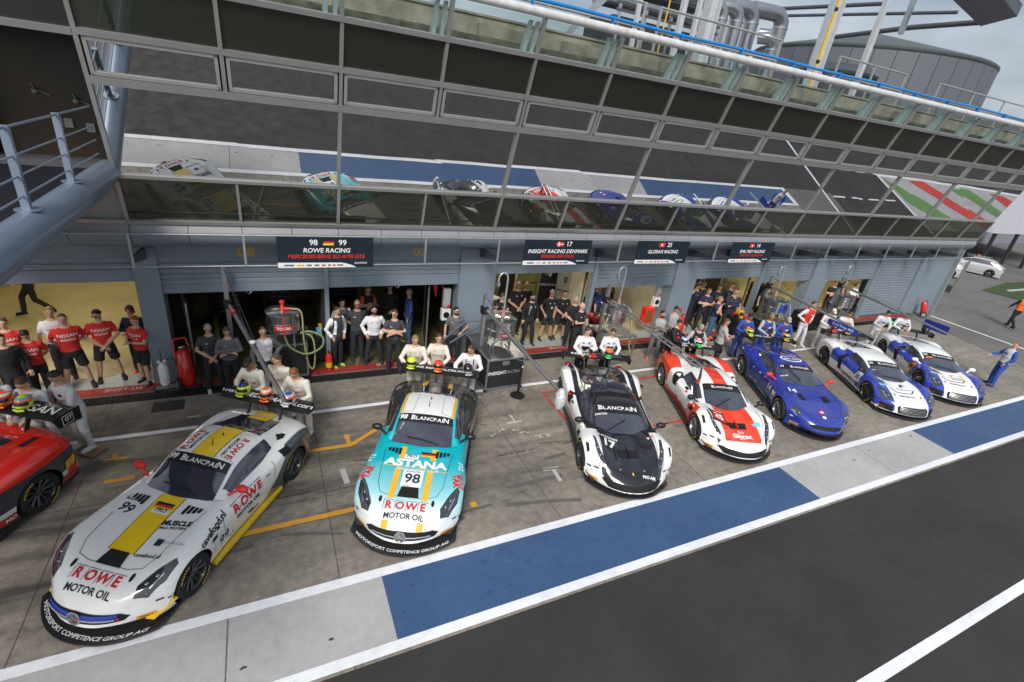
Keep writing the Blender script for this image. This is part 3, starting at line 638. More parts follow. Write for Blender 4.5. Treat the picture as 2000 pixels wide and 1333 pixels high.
    # ---- livery pieces laid on the body
    def lay(s, vf, O, U, V, m_, off=.004, name='livery', step=.05, reach=3.):
        O, U, V = Vector(O), Vector(U).normalized(), Vector(V).normalized(); N = U.cross(V).normalized()
        me = bpy.data.meshes.new('d'); me.from_pydata([(x, y, 0) for x, y in vf[0]], [], vf[1]); b = bmesh.new(); b.from_mesh(me)
        for ax in (0, 1):
            lo_ = min(p[ax] for p in vf[0]); hi = max(p[ax] for p in vf[0]); g = math.ceil(lo_ / step + 1e-6)
            while g * step < hi - 1e-4:
                c = [0, 0, 0]; c[ax] = g * step; nn = [0, 0, 0]; nn[ax] = 1
                bmesh.ops.bisect_plane(b, geom=b.verts[:] + b.edges[:] + b.faces[:], plane_co=c, plane_no=nn); g += 1
        b.verts.index_update(); P = []
        for v in b.verts:
            o = O + U * v.co.x + V * v.co.y + N * reach / 2; hit = s.bvh.ray_cast(o, -N, reach)
            P.append(hit[0] + (hit[1] if hit[1].dot(N) > 0 else -hit[1]) * off if hit[0] is not None else None)
        F = []
        for f in b.faces:
            q = [v.index for v in f.verts]
            if all(P[i] is not None for i in q):
                pts = [P[i] for i in q]; dm = max((pts[i] - pts[i - 1]).length for i in range(len(pts)))
                if dm < step * 4: F.append(tuple(q))
        b.free(); bpy.data.meshes.remove(me)
        if not F: return
        key = (name, m_.name) if name == 'panel_gap' else (name, m_.name, len(s.cols)); e = s.cols.setdefault(key, (MB(), m_)); used = sorted({i for f in F for i in f}); mp_ = {a: i for i, a in enumerate(used)}
        e[0].add([P[i] for i in used], [tuple(mp_[i] for i in f) for f in F])
    def top(s, poly, m_, off=.004, name='livery', step=.05, z=0):     # polygon in (x, y) of the car, seen from above
        s.lay(poly2(poly), (0, 0, z), (1, 0, 0), (0, 1, 0), m_, off, name, step)
    def ttext(s, t, size, x, y, m_, rot=0, off=.007, name='lettering', bold=.02, sx=1., shear=0., caps=False, space=1.):  # read from the front
        c, n = math.cos(R(rot)), math.sin(R(rot)); vf = caps2d(t, size, bold, sx) if caps else text2d(t, size, bold, shear, space, sx)
        s.lay(vf, (x, y, .5), (-n * 1, c, 0), (-c, -n, 0), m_, off, name)
    def side(s, sd, poly, m_, off=.004, name='livery'):                # polygon in (x, z)
        U = Vector((-1, 0, 0)) if sd > 0 else Vector((1, 0, 0)); s.lay(poly2([(x * U.x, z) for x, z in poly]), (0, 0, 0), U, (0, 0, 1), m_, off, name)
    def stext(s, sd, t, size, x, z, m_, rot=0, off=.007, bold=.02, sx=1., shear=0., name='lettering'):
        U = Vector((-1, 0, 0)) if sd > 0 else Vector((1, 0, 0)); V = Vector((0, 0, 1)); c, n = math.cos(R(rot)), math.sin(R(rot))
        s.lay(text2d(t, size, bold, shear, 1., sx), (x, 0, z), U * c + V * n, V * c - U * n, m_, off, name)
    def front(s, vf, m_, off=.004, name='livery', z=0, y=0, tilt=0):   # shape in (y, z), seen from the front
        s.lay(vf, (1.2, y, z), (0, 1, 0), (-math.sin(R(tilt)), 0, math.cos(R(tilt))), m_, off, name, .04, 4.)
    def banner(s, num, dark, txt_m, title='BLANCPAIN', rows=1.0, sz=.15, sx=1.05):
        # sun strip over the top of the windscreen
        C = s.C; g = s.sp['glass']; i1 = int(g['ws'][1] * 8); nrow = int(sz * 0 + 3); mb = MB(); V = []; F = []
        kk = max(j for j in range(s.k) if s.nv[j] <= g.get('wsv', 2.75)) + 1
        rows_ = range(i1 - s.sp.get('brow', 4), i1 + 1)
        for i in rows_:
            for j in range(-kk + 1, kk): p = s.grid[i][abs(j)]; V.append((p[0] + .004, p[1] * (1 if j >= 0 else -1), p[2] + .005))
        w = 2 * kk - 1; F = [(a * w + j, a * w + j + 1, (a + 1) * w + j + 1, (a + 1) * w + j) for a in range(len(rows_) - 1) for j in range(w - 1)]
        mb.add(V, F); mb.build('sun_strip', dark, s.root, 60, True)
        a = Vector(s.grid[i1 - s.sp.get('brow', 4)][0]); b = Vector(s.grid[i1][0]); c = (a + b) / 2; Vd = (b - a).normalized()
        s.lay(caps2d(title, sz, .02, sx), c + Vector((0, .09 if num else 0, 0)), (0, 1, 0), Vd, txt_m, .012, 'lettering')
        if num: s.lay(text2d(num, sz * 1.0, .025, .2), c + Vector((0, -.47, 0)), (0, 1, 0), Vd, txt_m, .012, 'lettering')
    def finish(s):
        for kk, (mb, m_) in s.cols.items(): mb.build(kk[0], m_, s.root, 60)
    def mirror(s, x, y, z, m_, m2=None):
        for sd in (-1, 1):
            zz = z * s.zs; mb = MB(); mb.ell((x, sd * (y - .02), zz - .01), (.07, .115, .07), 14, 9); mb.tube([(x + .02, sd * (y - .08), zz - .03), (x + .08, sd * (y - .22), zz - .12)], .024, 6)
            mb.build('wing_mirror', m_, s.root, 60)
    def shape_at(s, x, y, zdir=1):
        h = s.bvh.ray_cast(Vector((x, y, 3)), Vector((0, 0, -1))); return h[0]
    def wing(s, x, z, hw, ch, m_, txt=(), ep=(.16, .3), epm=None, sup=.35, col2=None):
        z *= s.zs; r = s.root; pr = [(-ch / 2, .035), (-ch * .3, .045), (ch * .1, .032), (ch / 2, 0), (ch * .1, .008), (-ch * .3, .015)]
        w = E('rear_wing', (x, 0, z)); w.parent = r
        mb = MB(); mb.prism(pr, 'y', -hw, hw); mb.v = [(p[0], p[1], p[2]) for p in mb.v]; mb.build('wing_blade', m_, w)
        for sd in (-1, 1):
            mb = MB(); e = ep[1] / 2; mb.prism([(-e, -ep[0] * .7), (e * .7, -ep[0] * .5), (e, .03), (e * .8, .06), (-e, .06)], 'y', sd * hw - .006, sd * hw + .006); mb.build('end_plate', epm or m_, w)
        for sd in (-1, 1):
            p = s.shape_at(x + .16, sd * sup); zb = (p.z if p else .8) - z; mb = MB()
            mb.prism([(.22, zb), (.13, zb), (-.03, .01), (.0, .02), (.06, .02)], 'y', sd * sup - .012, sd * sup + .012); mb.build('wing_support', CARB, w)
        for t, size, y, mm in txt:
            mb = MB(); flat(mb, text2d(t, size, .02), (.0, y, .043), (0, 1, 0), (-1, 0, .03), .004); mb.build('lettering', mm, w)
        s.wingz = z
def make_wheel(spokes, rimm, y=True):
    t = MB(); R0 = .335; t.lathe([(.235, -.15), (.31, -.152), (R0 - .012, -.135), (R0, -.1), (R0, .1), (R0 - .012, .135), (.31, .152), (.235, .15)], (0, 0, 0), (0, 1, 0), 40, None, False)
    t.c = 1
    for a0 in (20, 200):
        for i in range(7):
            a, b = R(a0 + i * 8), R(a0 + i * 8 + 5); n = [(.272 * math.cos(a), .158, .272 * math.sin(a)), (.3 * math.cos(a), .158, .3 * math.sin(a)), (.3 * math.cos(b), .158, .3 * math.sin(b)), (.272 * math.cos(b), .158, .272 * math.sin(b))]
            t.add(n, [(0, 1, 2, 3)])
    to = t.build('tyre', [RUB, YEL if y else RUB], None, 40)
    m = MB(); m.lathe([(.24, -.15), (.243, .142), (.228, .146), (.215, .12), (.2, -.1), (.2, -.15)], (0, 0, 0), (0, 1, 0), 40, None, False)
    m.lathe([(.2, -.02), (.2, .0), (.02, .0), (.02, -.02)], (0, 0, 0), (0, 1, 0), 24, 1, False)
    m.lathe([(.06, .02), (.055, .1), (.03, .115), (.001, .118)], (0, 0, 0), (0, 1, 0), 20)
    for i in range(spokes):
        a = 2 * math.pi * i / spokes
        for d in (-.09, .09):
            m.tube([(.04 * math.cos(a), .09, .04 * math.sin(a)), (.13 * math.cos(a + d * .6), .1, .13 * math.sin(a + d * .6)), (.222 * math.cos(a + d), .125, .222 * math.sin(a + d))], [.016, .011, .011], 5)
    ro = m.build('rim', [rimm, DARKV], None, 40)
    COL.objects.unlink(to); COL.objects.unlink(ro); return (to, ro)
WP = make_wheel(5, RIMS, False); WB = make_wheel(10, RIMB); WS = make_wheel(8, RIMS); WS2 = make_wheel(10, RIMS)
LOW_SLS = [(2.36, .24, .24, .42, .80), (2.34, .33, .33, .45, .85), (2.30, .42, .42, .5, .88), (2.22, .52, .52, .6, .92), (2.1, .61, .61, .68, .94), (1.95, .665, .68, .72, .96), (1.7, .72, .76, .76, .98), (1.34, .77, .82, .80, 1.0), (.95, .83, .84, .80, .96), (.5, .87, .84, .80, .92), (0, .88, .83, .80, .92), (-.5, .89, .86, .80, .93), (-.95, .92, .92, .80, .98), (-1.34, .94, .95, .80, 1.0), (-1.7, .93, .93, .76, .99), (-2.0, .87, .87, .72, .96), (-2.15, .80, .80, .66, .92), (-2.22, .7, .7, .6, .88)]
CAB_SLS = [(.52, .86, .62, .74, .86), (.22, 1.03, .60, .76, .86), (-.18, 1.19, .57, .775, .86), (-.6, 1.235, .56, .78, .87), (-1.0, 1.19, .55, .77, .89), (-1.4, 1.06, .5, .72, .91), (-1.8, .93, .45, .66, .92)]
GL_SLS = dict(ws=(0, 2), rw=(4, 5.9), sw=(.7, 3.9))
LOW_FER = [(2.32, .2, .2, .4, .80), (2.29, .28, .28, .45, .86), (2.22, .38, .38, .52, .90), (2.1, .47, .49, .62, .94), (1.9, .555, .66, .72, .97), (1.6, .62, .77, .78, 1.0), (1.33, .68, .82, .80, 1.01), (1.0, .76, .82, .78, .98), (.6, .82, .80, .78, .94), (.1, .82, .80, .80, .92), (-.4, .84, .86, .82, .94), (-.9, .90, .95, .82, 1.0), (-1.33, .94, 1.0, .80, 1.03), (-1.7, .93, .97, .78, 1.01), (-2.0, .9, .91, .74, .97), (-2.15, .82, .82, .68, .93), (-2.2, .7, .7, .6, .88)]
CAB_FER = [(.98, .79, .60, .72, .80), (.66, .97, .58, .76, .81), (.2, 1.15, .53, .78, .82), (-.25, 1.2, .52, .78, .84), (-.7, 1.17, .5, .74, .88), (-1.2, 1.07, .45, .66, .92), (-1.85, .94, .38, .55, .94)]
GL_FER = dict(ws=(0, 2), rw=(4, 5.6), sw=(.7, 3.4))
LOW_JAG = [(2.42, .22, .22, .4, .76), (2.40, .32, .32, .45, .82), (2.34, .43, .43, .52, .87), (2.22, .53, .53, .62, .91), (2.0, .62, .64, .70, .96), (1.7, .69, .74, .76, .99), (1.38, .76, .82, .80, 1.02), (.95, .82, .83, .80, .98), (.5, .86, .84, .80, .94), (0, .87, .85, .80, .93), (-.5, .89, .88, .80, .95), (-.95, .92, .94, .80, 1.0), (-1.38, .95, .98, .80, 1.03), (-1.75, .95, .97, .78, 1.01), (-2.1, .92, .92, .74, .97), (-2.28, .86, .84, .68, .93), (-2.34, .74, .72, .6, .88)]
CAB_JAG = [(.62, .86, .60, .73, .86), (.3, 1.04, .58, .75, .86), (-.12, 1.2, .55, .77, .87), (-.55, 1.25, .54, .77, .88), (-1.0, 1.19, .52, .75, .9), (-1.45, 1.06, .47, .68, .93), (-1.9, .96, .4, .58, .95)]
LOW_R8 = [(2.33, .2, .2, .44, .84), (2.31, .3, .3, .5, .88), (2.25, .42, .42, .56, .91), (2.15, .52, .53, .64, .94), (1.9, .61, .66, .72, .97), (1.6, .67, .75, .78, .98), (1.33, .72, .80, .80, .99), (1.0, .77, .81, .80, .97), (.6, .81, .81, .80, .95), (.1, .82, .82, .80, .93), (-.4, .85, .86, .80, .95), (-.9, .92, .94, .80, .99), (-1.33, .97, .98, .80, 1.0), (-1.7, .98, .97, .78, .99), (-2.0, .94, .92, .74, .97), (-2.15, .86, .84, .68, .94), (-2.2, .74, .72, .6, .9)]
CAB_R8 = [(1.02, .79, .60, .72, .80), (.68, .98, .58, .75, .82), (.2, 1.15, .55, .77, .84), (-.25, 1.21, .54, .77, .86), (-.7, 1.19, .52, .75, .89), (-1.2, 1.1, .48, .68, .93), (-1.75, .99, .42, .6, .96)]
GL_R8 = dict(ws=(0, 2), rw=(4.2, 5.8), sw=(.7, 3.3))
def sponsor(c, hl, hlm=LAMPG):
    for sd in (-1, 1):
        c.top([(x, sd * y) for x, y in hl][::sd], hlm, .006, 'headlight')
def marks(c, seed, dark=True):
    rr = random.Random(seed)
    for sd in (-1, 1):
        for k in range(7):
            x = rr.uniform(-.9, .8); z = rr.uniform(.22, .3) if k < 4 else rr.uniform(.62, .7); w_ = rr.uniform(.07, .16)
            c.side(sd, [(x, z), (x + w_, z), (x + w_, z + .035), (x, z + .035)], rr.choice([S_K, S_R, S_B, S_GR] if dark else [S_W, S_W, S_C, YEL]), .0075, 'sponsor_mark')
        for k in range(3):
            x = 1.62 + k * .1; c.side(sd, [(x, .36 + .03 * k), (x + .07, .36 + .03 * k), (x + .07, .39 + .03 * k), (x, .39 + .03 * k)], S_K if dark else S_W, .0075, 'sponsor_mark')
def lamps(c, pts, r=.05):
    a, b = pts[0], pts[-1]
    for sd in (-1, 1): c.top([(a[0] + .03, sd * (a[1] + .05)), (b[0] - .05, sd * (b[1] + .055)), (b[0] - .05, sd * (b[1] + .07)), (a[0] + .03, sd * (a[1] + .065))], LAMPI, .009, 'light_strip')
    for x, y in pts:
        for sd in (-1, 1):
            p = c.shape_at(x, sd * y)
            if p: mb = MB(); mb.ell((p.x, p.y, p.z + .0), (r, r * .7, r * .35), 12, 7); mb.build('headlight_bulb', LAMPI, c.root, 60)
def ovals(c, pts, m_=DARKV, rx=.05, ry=.03, rot=0):
    for x, y in pts:
        for sd in (-1, 1): c.top([(x + rx * math.cos(t), sd * y + ry * math.sin(t)) for t in [2 * math.pi * i / 14 for i in range(14)]], m_, .006, 'hood_pin_hole')
def line_top(c, pts, w=.008, m_=None, off=.005):
    for sd in (-1, 1):
        P = [Vector((x, sd * y)) for x, y in pts]
        for a, b in zip(P[:-1], P[1:]):
            d = (b - a).normalized(); n = Vector((-d.y, d.x)) * w / 2; c.top([tuple(a - n), tuple(b - n), tuple(b + n), tuple(a + n)], m_ or DARKV, off, 'panel_gap')
def line_side(c, sd, pts, w=.008, m_=None):
    P = [Vector(p) for p in pts]
    for a, b in zip(P[:-1], P[1:]):
        d = (b - a).normalized(); n = Vector((-d.y, d.x)) * w / 2; c.side(sd, [tuple(a - n), tuple(b - n), tuple(b + n), tuple(a + n)], m_ or DARKV, .005, 'panel_gap')
def wiper(c, a, b):
    mb = MB(); P = []
    for t in (0, .25, .5, .75, 1):
        x, y = a[0] + (b[0] - a[0]) * t, a[1] + (b[1] - a[1]) * t; p = c.shape_at(x, y)
        if p: P.append(p + Vector((.01, 0, .025)))
    if len(P) > 1: mb.tube(P, .012, 6); mb.build('wiper', black, c.root)
def arc_text(c, t, size, x, R0, m_, z=.088, span=None, bold=.02, sx=1.):
    # lettering that follows the curved splitter
    vf = text2d(t, size, bold, 0, 1., sx); mb = MB(); xn = c.T[0, 0]; w0 = c.T[1, 4] + .1
    V = [(c.warp(xn + x - y * .9, X, w0) , X, z) for X, y in vf[0]]
    mb.add(V, vf[1]); mb.build('splitter_lettering', m_, c.root)
def canard(c, x, z, m_=CARB, up=.09):
    for sd in (-1, 1):
        h = c.bvh.ray_cast(Vector((x, sd * 2, z)), Vector((0, -sd, 0)))
        if h[0] is None: continue
        y = h[0].y; mb = MB(); a = sd * .09
        mb.hexa([(x + .16, y - sd * .16, z - .03), (x + .14, y - sd * .04, z - .03), (x - .16, y + sd * .10, z + up), (x - .18, y - sd * .05, z + up), (x + .16, y - sd * .16, z - .022), (x + .14, y - sd * .04, z - .022), (x - .16, y + sd * .10, z + up + .008), (x - .18, y - sd * .05, z + up + .008)])
        mb.build('canard', m_, c.root)
def pirelli(c, y, x, z=.2, s=.9):
    for sd in (-1, 1):
        c.lay(rect2(.24 * s, .075 * s), (x, sd * y, z), Vector((-sd * .45, 1, 0)), (-.25, 0, 1), YEL, .006, 'sponsor_patch', .04)
        c.lay(text2d('PIRELLI', .055 * s, .02, .15), (x, sd * y, z), Vector((-sd * .45, 1, 0)), (-.25, 0, 1), S_R, .01, 'lettering', .04)
DEFLAG = [(.01, .01, .01), (.55, .02, .02), (.75, .5, .03)]
def deflag(c, x, y, s=1.):
    for i, m_ in enumerate((S_K, S_R, YEL)): c.top([(x - .065 + i * .043, y - .15 * s), (x - .065 + (i + 1) * .043, y - .15 * s), (x - .065 + (i + 1) * .043, y + .15 * s), (x - .065 + i * .043, y + .15 * s)], m_, .010, 'flag')
def sls(car, name, loc, yaw, sc, zs, label, pm, ws, extra):
    c = Car(dict(st=LOW_SLS, cab=CAB_SLS, glass=GL_SLS, axf=1.34, zs=zs, sweep=.46, spo=.135, spw=.08, **extra)); c.build(name, loc, yaw, sc, label, pm, ws)
    sponsor(c, [(2.02, .62), (1.9, .60), (1.66, .72), (1.45, .84), (1.5, .9), (1.72, .88), (1.93, .76)]); lamps(c, [(1.84, .69), (1.72, .76)], .032)
    ovals(c, [(1.83, .46)], DARKV, .06, .028); marks(c, int(extra['num']))
    line_top(c, [(1.74, 0), (1.75, .3), (1.7, .5), (1.5, .585), (1.0, .62), (.62, .66)])
    line_top(c, [(-.2, .57), (-.25, .3), (-.9, .27), (-.95, .5)], .006)
    c.top([(1.76, -.19), (1.76, .19), (1.53, .15), (1.53, -.15)], DARKV, .014, 'hood_duct')
    for sd in (-1, 1):
        for i in range(4):
            y = sd * (.36 + i * .07); c.top([(.78 - i * .03, y - .026), (.78 - i * .03, y + .026), (.6, y + .026), (.6, y - .026)][::1], DARKV, .012, 'hood_louvre')
        line_side(c, sd, [(.45, .2), (.62, .4), (.6, .78)]); line_side(c, sd, [(-.55, .2), (-.7, .5), (-.75, .85)]); line_side(c, sd, [(.45, .2), (-.55, .2)])
        c.side(sd, [(.93, .56), (.8, .56), (.78, .62), (.9, .63)], DARKV, .006, 'side_vent')
    # wide grille with a star in the middle
    g = [(-.56, -.055), (.56, -.055), (.62, 0), (.52, .06), (0, .085), (-.52, .06), (-.62, 0)]
    c.front(poly2(g), DARKV, .012, 'grille', z=.36 * zs); 
    mb = MB(); X = 2.345; zc = .37 * zs
    mb.lathe([(.1, 0), (.1, .014), (.084, .014), (.084, 0)], (X, 0, zc), (1, 0, 0.2), 24)
    for k in range(3):
        a = R(90 + 120 * k); mb.prism([(.09 * math.cos(a), zc + .09 * math.sin(a)), (.02 * math.cos(a + 1.05), zc + .02 * math.sin(a + 1.05)), (.02 * math.cos(a - 1.05), zc + .02 * math.sin(a - 1.05))], 'x', X, X + .012)
    mb.build('grille_star', alu, c.root, 40)
    for sd in (-1, 1):
        mb = MB()
        mb.tube([(c.warp(2.36, sd * y_, .9), sd * y_, zc - .0) for y_ in (.1, .25, .4, .5)], .012, 6); mb.build('grille_bar', alu, c.root, 40)
    pirelli(c, .72, 1.95, .23); canard(c, 1.85, .2, YSK if extra['num'] == '99' else CARB)
    c.banner(extra['num'], S_K, S_W); c.ttext('PRO', .1, .8, -.11 if extra['num'] == '98' else 0.02, S_K, off=.011); c.top([(.87, -.25), (.87, .02), (.76, .02), (.76, -.25)] if extra['num'] == '98' else [(.865, -.12), (.865, .16), (.755, .16), (.755, -.12)], S_W, .009, 'class_panel')
    deflag(c, .72, .2 if extra['num'] == '98' else .0)
    arc_text(c, 'MOTORSPORT COMPETENCE GROUP AG', .092, .045, 0, S_W, sx=.95)
    # sponsor name in framed capitals on the nose
    for i, ch in enumerate('ROWE'):
        y = -.3 + i * .2; c.ttext(ch, .19, 1.93, y, S_R, bold=.03, off=.009)
        for q in ([(1.835, y - .09), (1.835, y + .085), (1.828, y + .085), (1.828, y - .09)], [(1.835, y - .09), (2.01, y - .09), (2.01, y - .083), (1.835, y - .083)]): c.top(q, S_N, .008, 'lettering')
    c.ttext('MOTOR OIL', .115, 2.1, 0, S_K, bold=.025, sx=1.1)
    wiper(c, (.42, .35), (.34, -.3)); 
    mb = MB(); mb.tube([(-.42, 0, 1.2 * zs), (-.47, 0, 1.36 * zs)], [.012, .004], 6); mb.build('antenna', black, c.root); mb = MB(); mb.tube([(-.7, 0, 1.2 * zs), (-.72, 0, 1.29 * zs)], [.02, .006], 8); mb.build('antenna', black, c.root)
    return c
def stripe(c, y0, y1, m_, xs, edge=True):
    for a, b in xs:
        k = max(1, int((b - a) / .5))
        if edge: c.top([(a, y0 - .012), (b, y0 - .012), (b, y1 + .012), (a, y1 + .012)], S_K, .004, 'stripe_edge')
        c.top([(a, y0), (b, y0), (b, y1), (a, y1)], m_, .0065, 'stripe')
YSK = mat('skirt_yellow', (.85, .55, .01), .35, coat=.5, var=.05)
YSTR = mat('stripe_yellow', (.92, .62, .015), .3, coat=.8, var=0); OSTR = mat('stripe_amber', (.85, .45, .03), .3, coat=.8, var=0)
# ---- number 99, white with yellow centre stripe
p99 = paint('wrap_white_grey', (.86, .86, .84), [((.07, .075, .085), [(-1, 0, -.9, 0, -.32, 30), (0, 1, 0, 0, -.86, 30)]), ((.07, .075, .085), [(-1, 0, 0, 0, -2.02, 40), (0, 0, -1, 0, .8, 40)]), ((.02, .02, .022), [(0, 0, -1, 0, .16, 60)])])
c = sls(None, 'racing_car', (-1.332, 7.696), -2.177, .955, 1.0, 'white racing car with one yellow centre stripe, red mirrors and number 99', p99, WB, dict(num='99', skirt=YSK))
stripe(c, -.2, .2, YSTR, [(.5, 1.54), (-1.0, -.19), (-2.12, -1.62)])
c.mirror(.14, .97, .99, red)
for rot, y in ((90, -.42), (-90, .42)):
    for i, ch in enumerate('ROWE'):
        xx = -.5 - (i - 1.5) * .15 * (1 if rot > 0 else -1); c.ttext(ch, .16, xx, y, S_R, rot=rot, bold=.03)
    c.ttext('MOTOR OIL', .085, -.5, y * .72, S_K, rot=rot, bold=.02)
c.top([(1.02, -.66), (1.02, -.36), (.74, -.36), (.74, -.66)], S_W, .006, 'number_panel'); c.ttext('99', .24, .9, -.5, S_N, rot=-12, bold=.02, off=.01); c.ttext('BLANCPAIN', .06, .72, -.5, S_N, off=.01, caps=False)
c.ttext('MUSCLE', .12, .95, .42, S_K, rot=10, bold=.045); c.ttext('MILK PROTEIN', .06, 1.04, .42, S_K, rot=10, bold=.03)
c.top([(1.35, .36), (1.35, .47), (1.24, .47), (1.24, .36)], S_N, .008, 'sponsor_patch'); c.ttext('SCHARNAU', .06, 1.27, .64, S_GR, rot=5, bold=.0); c.ttext('cavefood.nl', .085, 1.52, .42, S_K, rot=5, bold=.02)
c.stext(1, 'cavefood.nl', .14, .82, .74, S_K, bold=.03, rot=6)
c.side(1, [(.86, .27), (.42, .27), (.42, .54), (.86, .54)], S_W, .009, 'number_panel'); c.stext(1, '99', .25, .64, .4, S_N, bold=.02, off=.011)
for i, ch in enumerate('ROWE'): c.stext(1, ch, .22, .28 - i * .2, .66, S_R, bold=.03, off=.01); c.side(1, [(.28 - i * .2 + .09, .77), (.28 - i * .2 - .08, .77), (.28 - i * .2 - .08, .78), (.28 - i * .2 + .09, .78)], S_N, .008, 'lettering')
c.stext(1, 'MOTOR OIL', .11, 0, .49, S_K, bold=.03)
pass
c.side(1, [(-.98, .78), (-.98, .9), (-1.2, .9), (-1.2, .78)], DARKV, .006, 'fuel_flap'); c.top([(-1.2, .72), (-1.3, .78), (-1.42, .76), (-1.42, .66), (-1.3, .62)], DARKV, .007, 'fuel_flap')
c.front(rect2(1.0, .05), S_B, .02, 'grille_band', z=.39); c.front(rect2(.5, .025, .27), S_R, .022, 'grille_band', z=.35)
c.wing(-2.03, 1.2, .93, .4, S_K, [('www.BIEDERMANN.com', .19, 0, S_W)]); c.finish()
# ---- number 98, turquoise fading to a white nose, black tail
p98 = paint('wrap_turquoise', (.0, .44, .52), [((.55, .8, .84), [(1, 0, -.3, 0, -.75, .75)]), ((.84, .85, .86), [(1, 0, -.5, 0, -1.36, 2.2)]), ((.03, .028, .026), [(-1, 0, 0, 0, -.98, 40)]), ((.03, .028, .026), [(-1, 0, -.8, 0, .55, 40), (0, 0, -1, 0, .97, 30)]), ((.74, .75, .75), [(0, 0, 1, 0, -1.03, 40), (1, 0, 0, 0, 1.0, 60), (0, -1, 0, 0, .57, 30)]), ((.02, .02, .022), [(0, 0, -1, 0, .17, 60)])])
c = sls(None, 'racing_car', (2.583, 7.937), -2.017, .975, .965, 'turquoise racing car with white roof, black tail, amber stripes and number 98', p98, WB, dict(num='98'))
for y in (-.3, .3): stripe(c, y - .055, y + .055, OSTR, [(.55, .86), (1.12, 1.8), (2.16, 2.26), (-2.12, -1.62)], False)
for y in (-.53, .53): stripe(c, y - .03, y + .03, OSTR, [(-1.0, -.2)], False)
c.mirror(.14, .97, .99, S_K)
c.ttext('ASTANA', .24, .99, 0, S_W, bold=.05, sx=1.25, off=.011); c.ttext('PRESIDENTIAL CLUB', .075, 1.13, .06, S_W, bold=.01, sx=1.15, off=.011)
c.top([(1.1, -.62), (1.085, -.62), (1.055, 0), (1.15, .66), (1.165, .66), (1.07, 0)][::1], OSTR, .010, 'lettering')
c.top([(1.14, -.19), (1.14, .19), (1.53, .19), (1.53, -.19)], S_W, .009, 'number_panel'); c.ttext('98', .29, 1.34, 0, S_N, bold=.02, off=.014); c.ttext('BLANCPAIN', .05, 1.18, 0, S_N, bold=.01, off=.014)
c.top([(1.505, -.13), (1.505, -.02), (1.52, -.02), (1.52, -.13)], S_O, .014, 'lettering')
for sd, rr in ((1, -80), (-1, 80)): c.ttext('TAK', .16, 1.32, sd * .80, S_R, rot=rr, bold=.05); c.ttext('GROUP', .1, 1.3, sd * .9, S_R, rot=rr, bold=.03); c.ttext('FTZ', .12, .93, sd * .84, S_W, rot=rr, bold=.02)
pass
c.wing(-2.03, 1.2, .93, .36, S_K, [('ROWE MINERALOELWERK', .13, 0, S_W)]); c.finish()
# ---- mid-engined pair
def ferrari(loc, yaw, sc, zs, label, pm, ws, num, m_hood):
    c = Car(dict(st=LOW_FER, cab=CAB_FER, glass=GL_FER, axf=1.33, zs=zs, sweep=.5, spo=.02, spw=.05, kf=1.2)); c.build('racing_car', loc, yaw, sc, label, pm, ws, archr=.368)
    sponsor(c, [(2.0, .62), (1.86, .66), (1.6, .74), (1.25, .77), (1.25, .72), (1.6, .655), (1.84, .56), (1.98, .55)]); lamps(c, [(1.85, .62), (1.7, .67), (1.55, .7)], .035)
    line_top(c, [(2.02, 0), (2.0, .35), (1.9, .52), (1.5, .63), (1.0, .66)])
    c.top([(1.62, -.22), (1.62, .22), (1.42, .24), (1.42, .02), (1.3, .0), (1.42, -.02), (1.42, -.24)], DARKV, .01, 'hood_duct')
    mb = MB(); p = c.shape_at(1.5, 0); mb.prism([(1.2, p.z + .03), (1.62, p.z), (1.62, p.z - .02), (1.2, p.z - .01)], 'y', -.01, .01); mb.build('duct_fin', m_hood, c.root)
    for sd in (-1, 1): mb = MB(); mb.add([(1.62, sd * .03, p.z - .0), (1.3, sd * .01, p.z + .06), (1.62, sd * .0, p.z + .05)], [(0, 1, 2)]); mb.build('duct_fin', m_hood, c.root)
    c.front(poly2([(-.64, .06), (-.5, -.05), (.5, -.05), (.64, .06), (.55, .085), (0, .05), (-.55, .085)]), DARKV, .012, 'grille', z=.25)
    for sd in (-1, 1):
        c.top([(1.62, sd * .88), (1.6, sd * .93), (1.42, sd * .94), (1.45, sd * .88)][::sd], DARKV, .006, 'fender_vent')
        line_side(c, sd, [(.85, .2), (.9, .5), (.75, .72)]); line_side(c, sd, [(-.25, .2), (-.3, .5), (-.35, .78)])
        c.side(sd, [(.72, .5), (.95, .52), (1.0, .68), (.8, .62)], DARKV, .006, 'side_vent')
        c.side(sd, [(-.55, .5), (-.35, .52), (-.4, .78), (-.7, .82)], DARKV, .006, 'side_intake')
        mb = MB(); mb.ell((-2.1, sd * .72, .8 * zs), (.09, .1, .09), 12, 8); mb.build('tail_lamp', mat('tail_red', (.25, .005, .01), .15, coat=.8, var=0), c.root, 60)
    marks(c, int(num)); line_top(c, [(-1.3, 0), (-1.32, .6)], .006); line_side(c, 1, [(-.9, .8), (-.95, .5), (-.8, .2)]); line_side(c, -1, [(-.9, .8), (-.95, .5), (-.8, .2)])
    for x, y in ((1.95, .26),): ovals(c, [(x, y)], LAMPI, .02, .02)
    pirelli(c, .78, 1.9, .2); canard(c, 1.8, .17); c.top([(2.06, -.015), (2.06, .015), (2.0, .015), (2.0, -.015)], YEL, .01, 'badge')
    wiper(c, (.92, -.35), (.66, .12))
    return c
